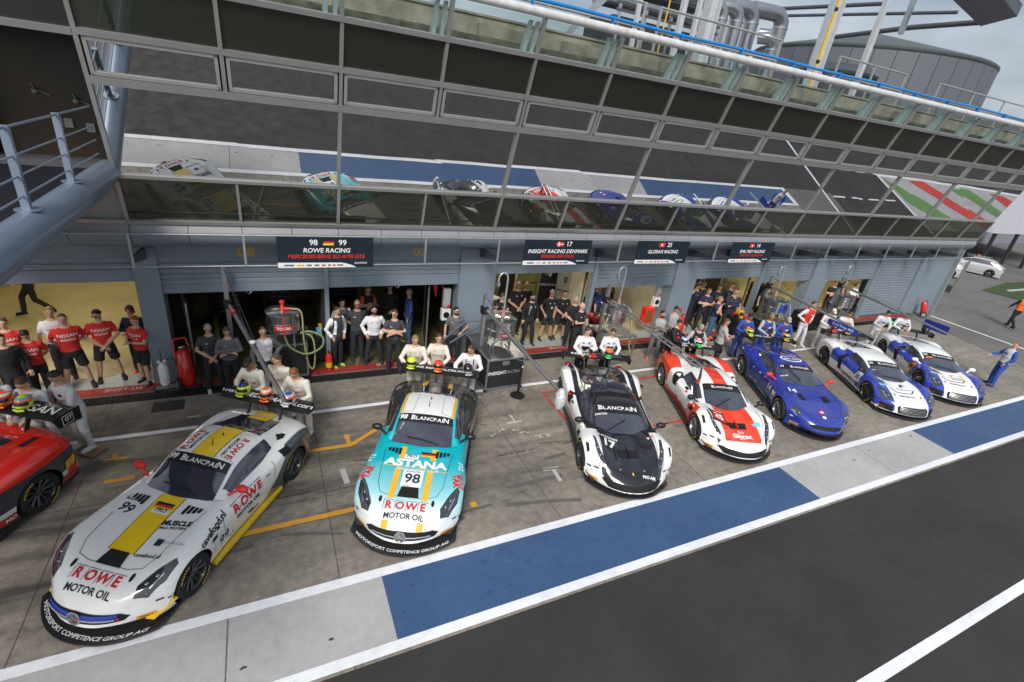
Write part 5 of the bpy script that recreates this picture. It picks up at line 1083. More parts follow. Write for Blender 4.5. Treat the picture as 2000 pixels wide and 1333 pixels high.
def hair_mesh(style):
    if style in _hr: return _hr[style]
    mb = MB(); n, k = 26, 12; V = []; rnd = random.Random(5)
    low = {'short': .02, 'crop': .03, 'bob': -.09, 'cap': .035, 'ponytail': -.02}[style]; thick = {'short': .011, 'crop': .005, 'bob': .02, 'cap': .012, 'ponytail': .012}[style]
    for i in range(k + 1):
        for j in range(n):
            a = 2 * math.pi * j / n; fr = max(0, math.cos(a)); zb = low + fr ** 1.3 * (.078 - low) - max(0, -math.cos(a)) * (.05 if style in ('short', 'crop') else 0); t = i / k
            z = .112 - (.112 - zb) * t ** 1.3; z = min(z, .1119); q = math.sqrt(max(0, 1 - (z / .112) ** 2)) if z > -.02 else .98
            rx, ry = .098 * q + thick, .078 * q + thick; jt = 1 + (noise.noise(Vector((math.cos(a) * 4, math.sin(a) * 4, t * 5))) * .10 if style != 'cap' else 0)
            V.append((rx * math.cos(a) * jt - .004, ry * math.sin(a) * jt, .015 + z + thick * .9 * (1 - t)))
    F = [((i + 1) * n + j, (i + 1) * n + (j + 1) % n, i * n + (j + 1) % n, i * n + j) for i in range(k) for j in range(n)] + [tuple(range(n)), tuple(range(k * n, k * n + n))[::-1]]
    mb.add(V, F)
    if style == 'cap': mb.prism([(.05, -.07), (.15, -.05), (.17, 0), (.15, .05), (.05, .07)], 'z', .058, .066)
    if style == 'ponytail': mb.tube([(-.1, 0, .04), (-.15, 0, 0), (-.15, 0, -.1)], [.025, .03, .008], 8)
    me = mb.mesh('hair'); me.polygons.foreach_set('use_smooth', [True] * len(me.polygons)); _hr[style] = me; return me
def person(x, y, yaw, label, arm='down', leg='stand', shirt='black', sleeves=None, sl='short', legs='dark', shorts=False, shoes='shoe', skin=0, hair='brown', style='short', lean=0, hp=0, hy=0, h=1., suit=False, fem=False, beard=False, chest=None, glasses=False, group=None, z=0., acc=None):
    me, hc, ln = person_mesh(arm, leg, lean, sl, shorts, fem, suit); r = E('person', (x, y, z), R(yaw), label, 'person', group); rq = random.Random(int(abs(x * 37 + y * 91) * 10)); wq = rq.uniform(.94, 1.04); h *= rq.uniform(.97, 1.02); r.scale = (h * wq, h * wq, h)
    b = me.copy(); sk = SKIN[skin]; S_ = CL[shirt]; hm = HAIR[hair]
    for m_ in (sk, S_, CL[legs], CL[shoes], CL[sleeves or shirt], FEAT, LIP, hm): b.materials.append(m_)
    # the head turns on the neck and is joined into the same body mesh
    hm_ = head_mesh(beard); Rm = Matrix.Rotation(R(hy), 4, 'Z') @ Matrix.Rotation(R(lean * .6 + hp), 4, 'Y'); M_ = Matrix.Translation(hc) @ Rm @ Matrix.Scale(.94, 4)
    bm = bmesh.new(); bm.from_mesh(b); t2 = hm_.copy(); t2.transform(M_); bm.from_mesh(t2); bpy.data.meshes.remove(t2); bm.to_mesh(b); bm.free()
    o = bpy.data.objects.new('body', b); COL.objects.link(o); o.parent = r
    if style:
        hm2 = hair_mesh(style).copy(); hm2.transform(M_); hm2.materials.append(hm if style != 'cap' else CL[acc or 'black']); ho = bpy.data.objects.new('cap' if style == 'cap' else 'hair', hm2); COL.objects.link(ho); ho.parent = r
    if glasses:
        g = MB()
        for s_ in (-1, 1): g.lathe([(.019, 0), (.019, .004), (.014, .004), (.014, 0)], (.1, s_ * .034, .014), (1, s_ * .25, 0), 12); g.tube([(.098, s_ * .052, .016), (.0, s_ * .084, .01)], .003, 5)
        me3 = g.mesh('g'); me3.transform(M_); me3.materials.append(black); go = bpy.data.objects.new('glasses', me3); COL.objects.link(go); go.parent = r
    if chest:
        bv = BVHTree.FromPolygons([v.co.copy() for v in b.vertices], [tuple(p.vertices) for p in b.polygons]); groups = {}
        for item in chest:
            t, sz, cy, cz, mm = item[:5]; vf = rect2(sz, item[5], 0, 0) if t is None else text2d(t, sz, .012)
            m2 = bpy.data.meshes.new('t'); m2.from_pydata([(p[0], p[1], 0) for p in vf[0]], [], vf[1]); q = bmesh.new(); q.from_mesh(m2); bpy.data.meshes.remove(m2)
            for ax in (0, 1):
                for gk in range(-12, 13):
                    c_ = [0, 0, 0]; c_[ax] = gk * .03 + .001; nn = [0, 0, 0]; nn[ax] = 1; bmesh.ops.bisect_plane(q, geom=q.verts[:] + q.edges[:] + q.faces[:], plane_co=c_, plane_no=nn)
            O = ln((0, cy, cz)); U = Vector((0, 1, 0)); up = (ln((0, 0, 1.4)) - ln((0, 0, 1.0))).normalized(); N = U.cross(up); P = []
            q.verts.index_update()
            for v in q.verts:
                hit = bv.ray_cast(O + U * v.co.x + up * v.co.y + N * .6, -N, .62); P.append(hit[0] + N * .006 if hit[0] is not None and (hit[0] - O).dot(N) < .24 else None)
            F = [tuple(v.index for v in f.verts) for f in q.faces if all(P[v.index] is not None for v in f.verts)]; q.free()
            us = sorted({i for f in F for i in f}); mp2 = {a_: i for i, a_ in enumerate(us)}
            if F: groups.setdefault(mm.name, (MB(), mm))[0].add([P[i] for i in us], [tuple(mp2[i] for i in f) for f in F])
        for m5, mm in groups.values(): m5.build('shirt_print', mm, r)
    return r
G1, G2, G3, G4, G5, G6 = 'crew in red shirts at the first garage', 'crew at the dark garages', 'black clad crew at the third garage', 'navy clad crew at the far garages', 'racing drivers behind their cars', 'crew in grey jackets'
NS = [('NISSAN', .095, 0, 1.335, S_W), ('nismo', .095, 0, 1.245, S_W)]
person(-4.96, 12.5, -80, 'person in red shirt cut by the left edge beside the first garage', 'back', shirt='red', legs='dark', hair='brown', chest=NS, group=G1)
person(-4.52, 12.12, -85, 'person in red shirt with black hair looking down, black trousers', 'back', shirt='red', legs='black', hair='black', hp=35, chest=NS, group=G1, lean=6)
person(-4.02, 12.5, -70, 'stout person in red shirt and shorts, hands behind the back, second in the red row', 'back', 'wide', shirt='red', legs='black', shorts=True, hair='brown', style='crop', hy=-10, chest=NS, group=G1, h=1.03)
person(-4.36, 13.0, -75, 'person in white shirt standing behind the red shirts', 'down', shirt='white', legs='dark', hair='fair', group=G1, chest=[('GT', .06, -.08, 1.3, S_N)])
person(-3.5, 12.75, -75, 'person in red shirt with glasses, hands clasped, alone in the doorway', 'clasped', 'wide', shirt='red', legs='black', shorts=True, hair='black', hp=15, hy=-30, chest=NS, group=G1, glasses=True, h=1.04)
person(-2.96, 13.05, -95, 'person with long hair in dark jacket with orange shoulders by the pier', 'crossed', shirt='navy', sleeves='navy', sl='long', legs='dark', shoes='shoeo', hair='brown', style='bob', hp=8, hy=-15, fem=True, group=G1)
person(-2.77, 12.45, -125, 'young person in red shirt holding something, nearest the pier', 'phone', 'ease', shirt='red', legs='black', shorts=True, hair='red', hp=12, chest=NS, group=G1, h=.98)
person(-5.95, 16.9, 200, 'person in black walking deep inside the yellow floored garage', 'walk', 'walk', shirt='black', legs='black', group=G1)
person(-4.78, 11.75, -60, 'person in black jacket with dark blue sleeve marks at the left edge', 'down', shirt='black', sl='long', legs='dark', hair='black', group=G1)
def drv(x, y, yaw, label, shirt, chest, sleeves=None, legs=None, arm='hold', **k):
    return person(x, y, yaw, label, arm, k.pop('leg', 'stand'), shirt=shirt, sleeves=sleeves, sl='long', legs=legs or shirt, suit=True, lean=k.pop('lean', 14), hp=k.pop('hp', 22), chest=chest, group=G5, shoes=k.pop('shoes', 'shoew'), **k)
NSM = [(None, .07, -.10, 1.36, S_R, .07), (None, .06, .09, 1.34, S_N, .06), (None, .03, -.13, 1.15, S_R, .2), (None, .03, .13, 1.15, S_R, .2), ('NISSAN', .06, 0, 1.22, S_R)]
drv(-4.45, 10.35, -100, 'bald driver in white and red overalls behind the red car', 'off', NSM, skin=0, style=None, hair='fair', hy=-20)
drv(-3.88, 10.08, -110, 'brown haired driver in white overalls resting a hand on the red car wing', 'off', NSM, hair='brown')
drv(-3.42, 10.1, -135, 'black haired driver in white overalls standing on a small board', 'off', NSM, hair='black', z=.04, lean=10, skin=1)
RW = [('ROWE', .085, 0, 1.24, mat('suit_maroon', (.25, .02, .03), .7, var=0)), (None, .08, -.08, 1.35, YEL, .03), (None, .05, .09, 1.35, S_W, .02)]
person(-1.35, 11.8, -80, 'person in black crew shirt with crossed wrists beside the red trolley', 'clasped', 'ease', shirt='dgrey', legs='dark', shoes='shoew', hair='grey', style='crop', hp=18, group=G2, chest=[(None, .06, -.08, 1.33, S_W, .012), (None, .05, .07, 1.33, S_R, .015)])
person(-.97, 11.6, -90, 'person in dark grey jacket with folded arms, short brown hair', 'crossed', shirt='grey', sleeves='grey', sl='long', legs='dark', hair='brown', hp=25, group=G2, chest=[(None, .05, -.07, 1.35, S_W, .012), (None, .05, .07, 1.35, S_R, .012)])
person(-.25, 11.35, -80, 'person in white and grey jacket, hand on hip, under the fuel drum', 'hip1', shirt='white', sleeves='grey', sl='long', legs='dark', hair='brown', style='crop', skin=1, group=G2, chest=[('ROWE', .05, .06, 1.33, S_R)])
drv(-.42, 10.12, -122, 'driver in cream overalls with dark cap at the white car wing', 'cream', RW, style='cap', skin=2, hair='black')
drv(.04, 10.05, -118, 'driver in cream overalls looking aside, middle of the white car wing', 'cream', RW, hy=-45, hp=5, lean=6, arm='down', shoes='shoe', h=1.03)
drv(.43, 9.62, -125, 'driver in cream overalls bending over a blue and orange helmet', 'cream', RW, lean=18, hair='red')
cw = [(None, .06, -.08, 1.34, S_W, .012), (None, .05, .07, 1.34, S_R, .015)]
person(1.68, 13.0, -80, 'person in grey and white jacket behind another by the door post', 'down', shirt='grey', sleeves='white', sl='long', legs='dark', hair='black', hp=5, group=G2)
person(1.46, 12.4, -60, 'person in open white jacket with green shoes right of the door post', 'pockets', shirt='dgrey', sleeves='white', sl='long', legs='dark', shoes='shoeg', hair='black', hy=25, group=G2, chest=[(None, .06, -.12, 1.22, S_W, .4), (None, .05, .13, 1.22, S_W, .4)])
person(2.02, 12.65, -90, 'bald bearded person in black shirt with glasses', 'back', shirt='dgrey', legs='dark', style=None, beard=True, hair='red', hy=-10, glasses=True, group=G2, chest=cw, h=1.02)
person(2.41, 12.35, -95, 'smiling bearded person in white dress shirt', 'pockets', 'wide', shirt='white', sl='long', legs='dark', beard=True, hair='black', hp=-4, skin=1, group=G2, chest=[(None, .05, -.07, 1.33, S_N, .012), (None, .05, .07, 1.33, S_R, .015)])
person(2.5, 13.9, -60, 'person in black and orange shirt with arms folded deep in the dark garage', 'crossed', shirt='black', sleeves='orange', legs='dark', hair='red', hy=40, group=G2)
person(2.86, 11.95, -100, 'person with glasses and folded arms in black shirt, fair brown hair', 'crossed', 'ease', shirt='dgrey', legs='dark', hair='brown', hy=-30, glasses=True, group=G2, chest=cw)
person(3.18, 13.95, -90, 'person in black tracksuit top and shorts deep in the dark garage', 'clasped', shirt='black', sl='long', legs='black', shorts=True, hair='brown', style='crop', hp=25, group=G2)
person(3.66, 13.5, 175, 'grey haired person in blue jacket and jeans seen from the side', 'down', shirt='blue', sl='long', legs='jeans', hair='grey', group=G2)
person(4.58, 12.0, -110, 'bearded person with glasses in grey shirt, one hand on the case', 'hip1', 'ease', shirt='grey', legs='dark', beard=True, hair='black', hy=30, glasses=True, group=G6, chest=cw)
drv(3.05, 10.5, -116, 'fair haired driver in cream overalls with the yellow helmet', 'cream', RW, hair='fair', skin=0, hy=25, hp=8, lean=8)
drv(3.6, 10.42, -114, 'dark haired driver in cream overalls with the red helmet', 'cream', RW, hair='brown', hy=20, hp=0, lean=4, h=1.04)
drv(4.28, 9.95, -116, 'driver in white overalls with blue braces and black helmet', 'white', [(None, .025, -.09, 1.28, S_N, .3), (None, .025, .09, 1.28, S_N, .3), (None, .06, -.03, 1.36, S_O, .025)], hair='brown', skin=1, hy=-30, hp=10, arm='holdw', legs='suitgrey')
ib = [(None, .03, -.08, 1.35, S_W, .03), (None, .03, .08, 1.35, S_W, .045)]
person(6.41, 12.95, -70, 'person in black shirt with folded arms left of the hooked pipe', 'crossed', shirt='black', hair='brown', hy=45, group=G3, chest=ib)
person(7.2, 13.5, -85, 'tall bald person in black shirt, hands clasped, behind the pipe', 'clasped', shirt='black', style=None, hy=-15, group=G3, chest=ib, h=1.05)
person(7.62, 13.7, -95, 'bald person partly hidden behind the bearded one in black', 'down', shirt='black', style=None, skin=1, group=G3)
person(7.36, 12.75, -90, 'bearded person in black track top with white piping', 'down', 'ease', shirt='black', sl='long', legs='black', beard=True, hair='black', group=G3, chest=[(None, .012, -.10, 1.25, S_W, .3), (None, .012, -.06, 1.36, S_W, .1), (None, .03, .09, 1.36, S_W, .05)])
person(6.02, 12.5, -100, 'person with glasses bending down behind the steel drum', 'down', shirt='navy', hair='black', hp=20, glasses=True, group=G3, h=.92)
person(8.14, 12.9, -90, 'grey haired person in black shirt and shorts with a badge', 'pockets', 'wide', shirt='black', legs='black', shorts=True, hair='grey', group=G3, chest=ib + [(None, .05, 0, 1.2, S_W, .08)], h=1.02, skin=1)
person(8.63, 12.9, -95, 'brown haired person in black shirt standing left of the leaning one', 'clasped', 'ease', shirt='black', legs='black', shorts=True, hair='brown', group=G3, chest=ib)
person(8.68, 12.3, -100, 'close cropped person in black shirt behind the bald one', 'clasped', shirt='black', hair='grey', style='crop', hy=-20, group=G3)
person(8.56, 11.75, -75, 'bald person in black shirt leaning back, hands together', 'phone', 'ease', shirt='black', legs='black', style=None, hy=40, group=G3, chest=ib)
bw = [(None, .2, 0, 1.17, S_K, .16), (None, .06, -.08, 1.34, S_K, .03), (None, .04, .08, 1.35, S_K, .05)]
drv(7.78, 10.2, -112, 'driver in white and black overalls turning his head, left of the pair', 'white', bw, legs='black', hair='brown', hy=50, hp=5, lean=4, arm='hold')
drv(8.55, 10.1, -110, 'driver in white and black overalls looking at a red and gold helmet', 'white', bw, legs='black', hair='brown', hp=18, lean=6)
person(9.75, 13.05, -100, 'dark haired person in navy shirt behind the third drum', 'down', shirt='navy', hair='black', group=G4)
person(10.25, 13.3, -110, 'bald person in blue jacket touching the chin', 'chin', shirt='blue', sl='long', style=None, skin=1, group=G4)
person(9.72, 12.45, -130, 'person in red overalls bending behind the third drum', 'down', shirt='red', sl='long', legs='black', style='short', hair='black', lean=55, hp=30, group=G4, h=.95)
person(11.12, 10.95, -120, 'bearded person in grey jacket, arms folded, orange shoes', 'crossed', 'ease', shirt='lgrey', sleeves='grey', sl='long', legs='grey', shoes='shoeo', beard=True, hair='black', skin=1, hy=20, group=G6)
person(11.95, 11.25, -115, 'dark haired person in grey jacket looking down behind the red and white car', 'clasped', shirt='lgrey', sleeves='grey', sl='long', legs='dark', hair='black', hp=30, group=G6)
gk = [(None, .05, -.08, 1.36, S_W, .03), (None, .05, .08, 1.36, S_R, .03), ('G', .1, 0, 1.2, S_W)]
drv(11.12, 10.35, -60, 'driver in black overalls turning away beside the ladder boom', 'black', gk, arm='hold', hy=-50, sleeves='black', hair='black', lean=8)
drv(11.85, 10.1, -112, 'grey haired driver in black and white overalls with the green helmet', 'black', gk, hair='grey', sleeves='lgrey', arm='holdw', lean=16)
person(12.85, 9.95, -30, 'person in pale grey polo shirt, hands together, between two cars', 'phone', 'ease', shirt='lgrey', legs='dark', hair='brown', style='crop', skin=1, group=G6)
nv = [(None, .04, -.08, 1.35, S_W, .015), (None, .03, .08, 1.35, S_C, .02)]
for i, (x, y, yw, ps, kw, lb) in enumerate((
    (14.7, 13.1, -80, 'up', dict(hair='brown'), 'person in navy shirt with both hands raised to the head'),
    (15.6, 13.8, -100, 'down', dict(hair='black', beard=True), 'rearmost navy clad person, dark beard, by the far wall'),
    (15.05, 13.15, -120, 'down', dict(hair='brown'), 'navy clad person looking over a colleague with folded arms'),
    (14.72, 12.55, -110, 'crossed', dict(hair='red', leg='ease'), 'navy clad person with folded arms at the front of the group'),
    (15.7, 12.95, -110, 'clasped', dict(hair='black'), 'navy clad person with short black hair, hands low, in the middle of the group'),
    (14.62, 11.9, -70, 'chin', dict(hair='fair', style='ponytail', legs='jeans', shoes='shoeo', fem=True, h=.95), 'person in navy polo shirt and jeans with tied fair hair'),
    (16.3, 12.9, -115, 'down', dict(hair='black', h=1.02), 'tall navy clad person near the grey screen'),
    (15.62, 12.15, -120, 'chin', dict(hair='brown', sl='long', h=1.04, skin=1), 'person in navy jacket with a hand at the chin'),
    (16.0, 12.35, -115, 'down', dict(hair='brown', style='crop'), 'navy clad person half hidden behind the thinking one'),
    (18.3, 12.75, -120, 'down', dict(hair='black'), 'person in dark shirt behind the drum marked 14'))):
    person(x, y, yw, lb, ps, shirt='navy', group=G4, chest=nv, **kw)
ef = [(None, .1, -.07, 1.3, S_R, .06), (None, .1, .07, 1.3, S_W, .06), (None, .1, 0, 1.18, S_W, .03)]
drv(14.5, 10.55, -112, 'driver in blue overalls with white patches, left end of the blue car wing', 'royal', ef, hair='black', skin=1, lean=20, shoes='shoe')
drv(15.35, 10.35, -115, 'fair haired driver in blue and white overalls, middle of the blue car wing', 'royal', ef, sleeves='lgrey', hair='fair', style='bob', lean=16, shoes='shoe')
drv(15.85, 10.05, -118, 'driver in blue overalls with pale blue cap and gold helmet', 'royal', ef, style='cap', acc='lgrey', lean=16, shoes='shoe')
au = [(None, .2, 0, 1.25, S_R, .2), (None, .1, 0, 1.3, S_W, .03)]
drv(18.1, 10.72, -95, 'driver in red and white overalls striding, hand on hip', 'red', [(None, .1, 0, 1.3, S_W, .03)], sleeves='off', legs='off', arm='hips', leg='ease', hair='brown', lean=6, hp=0, h=1.04)
drv(18.85, 10.4, -120, 'driver in red and white overalls with a white cap', 'off', au, arm='hold', style='cap', acc='white', lean=16)
drv(19.35, 10.1, -120, 'bareheaded driver in red and white overalls right of the white cap', 'off', au, hair='brown', lean=16, skin=1)
person(22.6, 12.75, -115, 'person in black shirt with folded arms in the last open garage', 'crossed', shirt='black', hair='brown', style='crop', group=G4)
person(23.15, 12.7, -110, 'person in black shirt beside the one with folded arms in the last garage', 'down', shirt='black', hair='black', group=G4)
person(23.75, 12.5, -100, 'person in white shirt with brown hair in the last open garage', 'phone', shirt='white', hair='brown', style='bob', fem=True, group=G4, legs='dark')
sb = [(None, .16, 0, 1.3, S_B, .05), (None, .1, 0, 1.18, S_W, .04)]
drv(21.35, 9.85, -125, 'driver in white and blue overalls with the bright green helmet', 'off', sb, lean=20, hair='black')
drv(22.25, 9.62, -125, 'driver in white overalls bending over the dark helmet on the last car', 'off', sb, lean=22, hair='brown', skin=1)
person(23.45, 6.52, 150, 'person in white and blue overalls standing alone right of the last car', 'point', 'ease', shirt='off', sleeves='royal', sl='long', legs='royal', suit=True, hair='red', style='crop', skin=0, lean=-4, chest=sb, h=.98)
person(33.6, 9.95, 60, 'person in dark clothes and orange vest walking away at the right edge', 'walk', 'walk', shirt='orange', sleeves='black', sl='long', legs='black', hair='black')
# ================================================================ walkway tube, roof, distance
TUBE = mat('walkway_blue_grey', (.2, .25, .33), .35, .15, coat=.3, var=.08, vs=2)
w = E('walkway', (-2.5, 8, 4.95), 0, 'blue grey steel walkway beam with railing meeting the glass front at the upper left', 'walkway')
m1 = MB(); m1.tube([(0, 3.6, 0), (0, -6.5, 0)], .2, 24); m1.build('beam_tube', TUBE, w, 60)
m1 = MB(); m1.prism([(-.1, -.12), (.02, -.3), (-.25, -.42), (-1.2, -.45), (-1.2, -.12)], 'y', -6.5, 3.3); m1.build('beam_underside', TUBE, w)
m1 = MB(); m1.box(-3.6, -.12, -6.5, 3.2, .02, .1); m1.build('deck', mat('deck_dark', (.012, .013, .02), .5), w)
for y in (-3.9, -2.1, -.3, 1.5):
    m1 = MB(); m1.box(-.05, .03, y - .035, y + .035, .15, 1.12); m1.build('railing_post', TUBE, w); m1 = MB(); m1.lathe([(.13, 0), (.13, .012)], (0, y, .195), (0, 0, 1), 16); m1.build('post_foot', TUBE, w)
for z in (.36, .58, .8, 1.1):
    m1 = MB(); m1.tube([(0, 3.2, z), (0, -6.5, z)], .012 if z < 1 else .016, 8); m1.build('railing_bar', TUBE, w, 60)
# the recess behind the walkway: dark glass with a brown room and white lamps on its wall
rc = E('entrance_bay', (-5, 11.6, 4), 0, 'dark glazed entrance bay with brown wall and small white lamps behind the walkway', 'entrance bay')
def rb(name, mb, m_, s=False): o = mb.build(name, m_, rc, s); o.location = (5, -11.6, -4); return o
m1 = MB(); m1.box(-9, X0 - .05, 12.7, 12.8, 4, 8.2); rb('wall', m1, mat('brown_wall', (.035, .022, .008), .35, var=.3, vs=1.2))
m1 = MB(); m1.box(-9, -4.3, 12.2, 12.5, 4, 8.2); rb('wall_panel', m1, mat('dark_wall', (.012, .012, .009), .5))
m1 = MB(); m1.box(-9, X0 - .04, 11.2, 12.7, 4.9, 5.0); rb('floor', m1, mat('bay_floor', (.1, .1, .11), .5))
m1 = MB(); m1.hexa([gp(-9, 7.1, -.03), gp(X0 - .04, 7.1, -.03), gp(X0 - .04, 7.1, 0), gp(-9, 7.1, 0), gp(-9, 8.5, -.03), gp(X0 - .04, 8.5, -.03), gp(X0 - .04, 8.5, 0), gp(-9, 8.5, 0)]); rb('upper_glass', m1, DARKG)
m1 = MB(); slab(m1, -9, X0 - .04, 7.08, 7.17, -.05, .06); rb('transom', m1, MULL); m1 = MB(); slab(m1, -9, X0, 4.0, 4.08, -.05, .06); rb('sill', m1, MULL)
m1 = MB(); slab(m1, -5.2, X0 - .03, 4.08, 4.93, -.05, 0); rb('lower_panel', m1, BGREY2)
LW = mat('wall_lamp_white', (.35, .35, .32), .4)
for x, z in ((-3.55, 6.1), (-2.98, 6.0)):
    m1 = MB(); m1.ell((x, 12.62, z), (.05, .06, .05)); m1.tube([(x - .05, 12.68, z + .12), (x, 12.64, z + .03), (x + .2, 12.66, z - .05)], .012, 5); rb('wall_lamp', m1, LW, 60)
for x, z in ((-3.33, 5.62), (-3.18, 5.6), (-2.86, 5.55)): m1 = MB(); m1.box(x - .065, x + .065, 12.66, 12.7, z - .08, z + .08); rb('wall_plate', m1, LW)
# blue pipe clipped along the rail
bp = E('blue_pipe', (0, 10.3, 8.8), 0, 'bright blue pipe clipped along the top rail of the roof', 'pipe'); bp_ = (0, 10.3, 8.8)
m1 = MB(); m1.tube([(4.4 + i * 1.5, 10.42, 8.86 + .012 * math.sin(i * 1.7)) for i in range(19)], .035, 8); cr2(m1, 'pipe_run', mat('pipe_blue', (.01, .2, .55), .35, var=.05), bp, bp_, 60)
for i in range(14): m1 = MB(); x = 5 + i * 1.915; m1.box(x - .015, x + .015, 10.37, 10.47, 8.7, 8.9); cr2(m1, 'clip', MC['pipe_blue'], bp, bp_)
# roof plant
DUCT = mat('duct_metal', (.42, .43, .46), .3, .95, var=.12, vs=2)
def duct(x, y, zt, r, back, label):
    d = E('ventilation_duct', (x, y, 7.9), 0, label, 'duct', 'ventilation ducts on the roof'); h = zt - 7.9
    m1 = MB(); P = [(0, 0, 0), (0, 0, h - r * 1.2)] + [(-r * 1.5 * (1 - math.cos(t)), .2 * r * (1 - math.cos(t)), h - r * 1.2 + r * 1.5 * math.sin(t)) for t in [R(a) for a in (22, 45, 68, 90)]] + [(-back, .3, h + r * .3)]
    m1.tube(P, r, 20); m1.build('duct_pipe', DUCT, d, 50)
    for z in (.6, 1.2, h - r * 1.3): 
        m1 = MB(); m1.lathe([(r + .018, -.025), (r + .018, .025)], (0, 0, z), (0, 0, 1), 20); m1.build('joint_band', alu, d, 50)
duct(15.1, 16.0, 10.9, 0.23, 3.6, 'long silver duct bending back, leftmost of the roof ducts'); duct(16.05, 16.2, 11.0, 0.24, .9, 'silver duct with a short bend, second from the white mast')
duct(17.0, 16.4, 11.15, 0.26, 1.6, 'tall silver duct in the middle of the row'); duct(17.45, 15.5, 10.25, .2, .5, 'small low silver duct in front of the tall ones')
duct(18.35, 16.2, 11.2, 0.26, 1.4, 'tallest silver duct at the right of the row'); duct(19.1, 17, 10.7, .2, .6, 'thin silver duct behind the tallest one')
pt = E('roof_plant', (11.5, 15.5, 7.9), 0, 'dark machine frame with two large horizontal pipes on the roof', 'roof plant')
for y, z, r in ((1, 2.9, .26), (.3, 2.35, .2)):
    m1 = MB(); m1.tube([(-1.8, y, z), (2.9, y + .3, z + .1)], r, 18); m1.build('large_pipe', DUCT if r < .22 else mat('duct_dark', (.2, .2, .21), .4, .7), pt, 50)
m1 = MB(); m1.box(-1.5, 2.6, -.4, 1.2, 1.2, 1.9); m1.build('machine_box', mat('plant_dark', (.03, .032, .035), .6), pt)
for x in (-1.4, -.4, .6, 1.6, 2.5): m1 = MB(); m1.box(x, x + .08, -.5, -.42, 0, 2.3); m1.build('frame_post', alu, pt)
for z in (1.1, 2.0, 2.2): m1 = MB(); m1.box(-1.5, 2.7, -.52, -.46, z, z + .07); m1.build('frame_bar', dsteel, pt)
m1 = MB(); m1.hexa([(-3.3, -.6, 1.0), (-3.1, -.6, 1.0), (-1.2, -.6, 2.9), (-1.5, -.6, 2.9), (-3.3, -.5, 1.0), (-3.1, -.5, 1.0), (-1.2, -.5, 2.9), (-1.5, -.5, 2.9)]); m1.build('brace', alu, pt)
WM = mat('mast_white', (.55, .57, .6), .45, .2, var=.08)
def ibeam(name, x, y, z0, z1, wd, label, m_=WM, grp='white masts on the roof'):
    o = E(name, (x, y, z0), 0, label, 'mast', grp); m1 = MB(); h = z1 - z0; m1.box(-wd / 2, wd / 2, -.02, .02, 0, h); m1.build('web', m_, o)
    for s_ in (-1, 1): m1 = MB(); m1.box(s_ * wd / 2 - .03, s_ * wd / 2 + .03, -wd / 2, wd / 2, 0, h); m1.build('flange', m_, o)
    m1 = MB(); m1.box(-wd * .8, wd * .8, -wd * .7, wd * .7, 0, .05); m1.build('base_plate', m_, o)
ibeam('mast', 12.75, 14, 7.9, 14, .34, 'wide white I-beam mast in front of the ducts'); ibeam('mast', 18.2, 14, 7.9, 15, .34, 'wide white I-beam mast beside the yellow pole')
for x, y, zt, wd, lb in ((20.7, 14, 12.1, .17, 'slim white mast in front of the round building'), (11.0, 13.2, 10.9, .14, 'slim white post left of the machine frame'), (13.2, 14.6, 10.6, .12, 'short white post right of the wide mast'), (9.5, 13.2, 12, .1, 'thin white post far left on the roof'), (11.9, 13.6, 12, .12, 'thin white post between machine and mast')):
    o = E('mast', (x, y, 7.9), 0, lb, 'mast', 'white masts on the roof'); m1 = MB(); m1.box(-wd / 2, wd / 2, -wd / 2, wd / 2, 0, zt - 7.9); m1.build('post', WM, o); m1 = MB(); m1.box(-wd, wd, -wd, wd, 0, .04); m1.build('base_plate', WM, o)
o = E('yellow_pole', (17.15, 13.2, 7.9), 0, 'thin yellow pole with black clamps beside the wide mast', 'pole'); m1 = MB(); m1.tube([(0, 0, 0), (.1, 0, 7)], .045, 8); m1.build('tube', yellow, o, 60)
for z in (1.6, 3.1, 4.6): m1 = MB(); m1.tube([(.014 * z, 0, z), (.014 * z, 0, z + .1)], .06, 8); m1.build('clamp', black, o)
o = E('thin_yellow_pole', (10.25, 13.0, 7.9), 0, 'very thin yellow rod above the large pipes', 'pole'); m1 = MB(); m1.tube([(0, 0, 0), (.15, 0, 4)], .02, 6); m1.build('tube', yellow, o)
CG = mat('gantry_dark', (.09, .095, .11), .45, .3)
gy = E('roof_gantry', (21, 14.5, 12), 0, 'dark steel gantry arm with long beams above the roof', 'gantry')
for a, b, r in (((-1, 5, 0), (.1, -.3, 0), .07), ((0, 6, 0), (2.2, -1.6, 0), .06), ((4.4, 5, -.2), (4.2, 1.0, 0), .1), ((4.2, 1.0, 0), (4.0, -1.6, 0), .1), ((-2.7, -.5, -3.2), (4.4, 5, -.3), .09)):
    m1 = MB(); m1.tube([a, b], r, 10); m1.build('beam', CG, gy, 60)
m1 = MB(); m1.hexa([(-1.4, -4.2, -.1), (3.0, -3.1, -.1), (4.2, -1.5, -.1), (-.4, -2.6, -.1), (-1.4, -4.2, .25), (3.0, -3.1, .25), (4.2, -1.5, .25), (-.4, -2.6, .25)]); m1.build('arm_end', CG, gy)
m1 = MB(); m1.box(.6, .75, -.9, -.75, -.9, .5); m1.build('hanger', alu, gy)
GR = mat('guard_rail', (.42, .42, .4), .45, .5)
